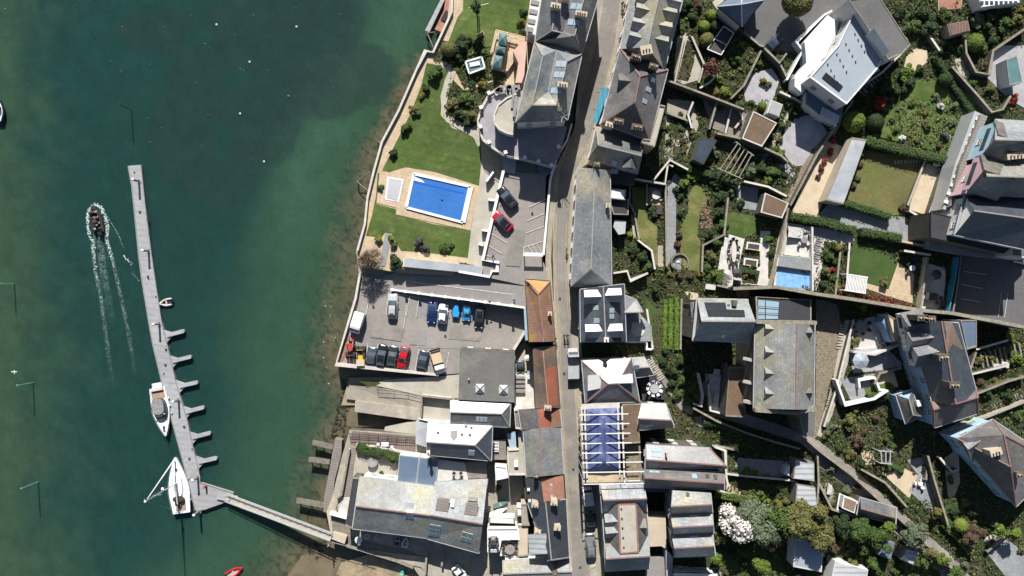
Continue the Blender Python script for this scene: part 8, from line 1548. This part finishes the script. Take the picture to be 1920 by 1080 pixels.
# ================================================================ VEHICLES
CP = 3.03; V = vehicle
V(676,586,664,625,'p_white','white van parked against the seaward parapet wall','van',1.95,CP); V(735,598,737,550,'p_silver','silver grey car parked alone near the ramp end','suv',1.8,CP); V(812,566,808,606,'p_blue','dark blue car beside the white estate car','car',1.8,CP); V(828,607,832,570,'p_white','white estate car between the dark blue car and the turquoise boat','suv',1.8,CP)
V(876,572,874,602,'p_sky','small turquoise roofed car in the ramp shadow','car',1.55,CP,roofc='p_sky'); V(901,573,897,616,'p_black','black car at the right end of the upper row','car',1.75,CP)
V(694,686,699,650,'p_slate','slate blue car next to the yellow machine','car',1.8,CP); V(712,688,719,645,'p_black','black car second in the lower row of cars','suv',1.8,CP); V(732,690,739,648,'p_green','dark green grey car third in the lower row of cars','car',1.85,CP); V(761,650,751,691,'p_red','red car with dark bonnet in the lower row','suv',1.85,CP); V(788,695,797,657,'p_navy','navy car standing apart beside the empty bay','car',1.8,CP)
V(815,653,828,700,'p_white','white pickup lorry with cream flatbed at the end of the lower row','pickup',1.9,CP,roofc='p_cream'); V(966,389,936,352,'p_black','black car in the upper car park','suv',1.9,6.03,'cars in the upper car park'); V(958,430,924,398,'p_red','bright red car in the upper car park with dark roof','car',1.85,6.03,'cars in the upper car park',roofc='p_black')
V(1076,712,1074,653,'p_silver','grey flatbed lorry with white cab parked on the street','lorry',2.1,6.05,'vehicles in the street',roofc='galv'); V(1104,946,1101,914,'p_white','white van with ladder rack on its roof in the street','van',1.8,gz(1102),'vehicles in the street',roofc='plaster_white'); V(1108,992,1107,960,'p_black','black car between the white van and the long dark car','car',1.75,gz(1108),'vehicles in the street'); V(1109,1048,1106,1000,'p_grey','long dark grey car at the bottom of the street','suv',1.85,gz(1108),'vehicles in the street')
V(1438,94,1464,68,'p_navy','dark car with white bonnet in the tarmac yard','car',1.8,gz(1452)+.05,None); V(976,676,976,700,'p_slate','small dark car in the narrow cream yard','car',1.5,3.1,None); V(852,1062,870,1085,'p_white','white and pink car partly cut off at the bottom','car',1.7,2.85,None)
# boat on a trailer
t, L = boat_at('trailer_boat', 'small turquoise covered boat on a road trailer between parked cars', 'boat', (854,596), (857,567), CP, .6); hull(L, 1.5, .8, ('p_blue',), .45, .85, 'hull', t); at(t, 'cover', MB().prism([p*.86+Vector((0,0,.2)) for p in hullpts(L, 1.45, .8, .45, .85)], .15), 'p_sky'); at(t, 'trailer', MB().bar((0,-L/2-.6,.3),(0,L/2,.3),.12,.12).box((0,-.4,.3),(1.4,.12,.12)), 'black')
for s in (-1,1): at(t, 'wheel', MB().tube((s*.7,-.4,.25),(s*.85,-.4,.25),.25,n=12), 'rubber')
# tractor and dumper
def machine(px, py, rz, lb, body, bucket, name, cat):
    t = thing(name, lb, cat, P(px, py, CP), rz); at(t, 'bonnet', MB().box((0,.75,.95),(.8,1.2,.6)).box((0,1.35,.9),(.6,.2,.4)), body); at(t, 'seat', MB().box((0,-.35,1.0),(.55,.5,.3)).box((0,-.6,1.3),(.55,.1,.5)), 'black'); at(t, 'roll_bar', MB().bar((-.5,-.7,2),(.5,-.7,2),.08,.08).tube((-.5,-.7,.9),(-.5,-.7,2),.05).tube((.5,-.7,.9),(.5,-.7,2),.05), body); at(t, 'steering_wheel', MB().tube((0,.05,1.35),(0,.1,1.4),.2,n=12), 'black'); at(t, 'chassis', MB().box((0,0,.6),(.7,2.6,.3)), 'furniture_dark')
    for s in (-1,1): at(t, 'wheel', MB().tube((s*.45,-.75,.6),(s*.85,-.75,.6),.6,n=16), 'rubber'); at(t, 'wheel', MB().tube((s*.45,.95,.4),(s*.75,.95,.4),.4,n=14), 'rubber'); at(t, 'arm', MB().bar((s*.4,.6,1.1),(s*.4,2.0,.5),.12,.14), body)
    at(t, 'bucket', bucket, 'p_cream' if body == 'p_yellow' else body)
    return t
machine(659, 658, 0, 'red tractor with front forks in the corner of the car park', 'p_tractor', MB().box((0,2.05,.5),(1.3,.1,.6)).box((-.4,2.4,.2),(.12,.8,.06)).box((.4,2.4,.2),(.12,.8,.06)).box((0,-1.7,.6),(1.2,.12,.1)), 'tractor', 'tractor'); machine(678, 662, math.pi, 'yellow dumper with cream skip beside the red tractor', 'p_yellow', MB().loft([[(-.5,1.2,.7),(.5,1.2,.7),(.5,2.0,.7),(-.5,2.0,.7)],[(-.75,1.05,1.3),(.75,1.05,1.3),(.75,2.25,1.3),(-.75,2.25,1.3)]]), 'dumper', 'dumper')
solo(MB().prism([P(x, y, CP+.1) for x, y in [(648,640),(655,645),(640,680),(634,678)]], .06), 'paving_mat', 'terracotta', 'strip of red brown matting along the parapet beside the tractor', 'matting')
# boats and boards on the ground in the yard
for i, (a, b_, w_, hm) in enumerate((((925,950),(952,941),.9,'glass_teal'),((922,965),(950,953),.95,'gelcoat'),((923,974),(955,966),.6,'p_cream'))): dinghy(a, b_, w_, ['teal kayak like dinghy lying uppermost in the narrow back yard','white rowing dinghy in the middle of the narrow back yard','cream narrow dinghy nearest the white flat roofs'][i], hm, 3.0, cover_=hm)
# people
for i, (x, y, z, r, lb, tp) in enumerate(((1058,628,6.1,3.0,'left of two people walking down the street beside the orange roofed house','cloth_dark'),(1064,628,6.1,3.1,'right of two people walking down the street beside the orange roofed house','cloth_dark'),(1041,634,6.25,0,'person on the pavement at the corner of the orange roofed house','cloth_dark'),(925,481,6.05,1,'person standing alone in the upper car park','cloth_dark'),(1166,10,gz(1166)+.1,3,'person in dark clothes walking at the top of the street','cloth_dark'),(1170,15,gz(1170)+.1,2.6,'person in red walking at the top of the street','cloth_red'),(1166,62,gz(1166)+.2,3,'person on the pavement beside the dormer terrace','cloth_pale'),(1162,76,gz(1162)+.2,0,'person near the lower end of the dormer terrace','cloth_dark'),(1062,467,6.2,0,'person on the street edge by the long slate house','cloth_pale'),(618,1020,2.9,1,'person on the quay by the shore end of the footbridge','cloth_pale'))): person(x, y, z, r, lb, 'walk', tp)
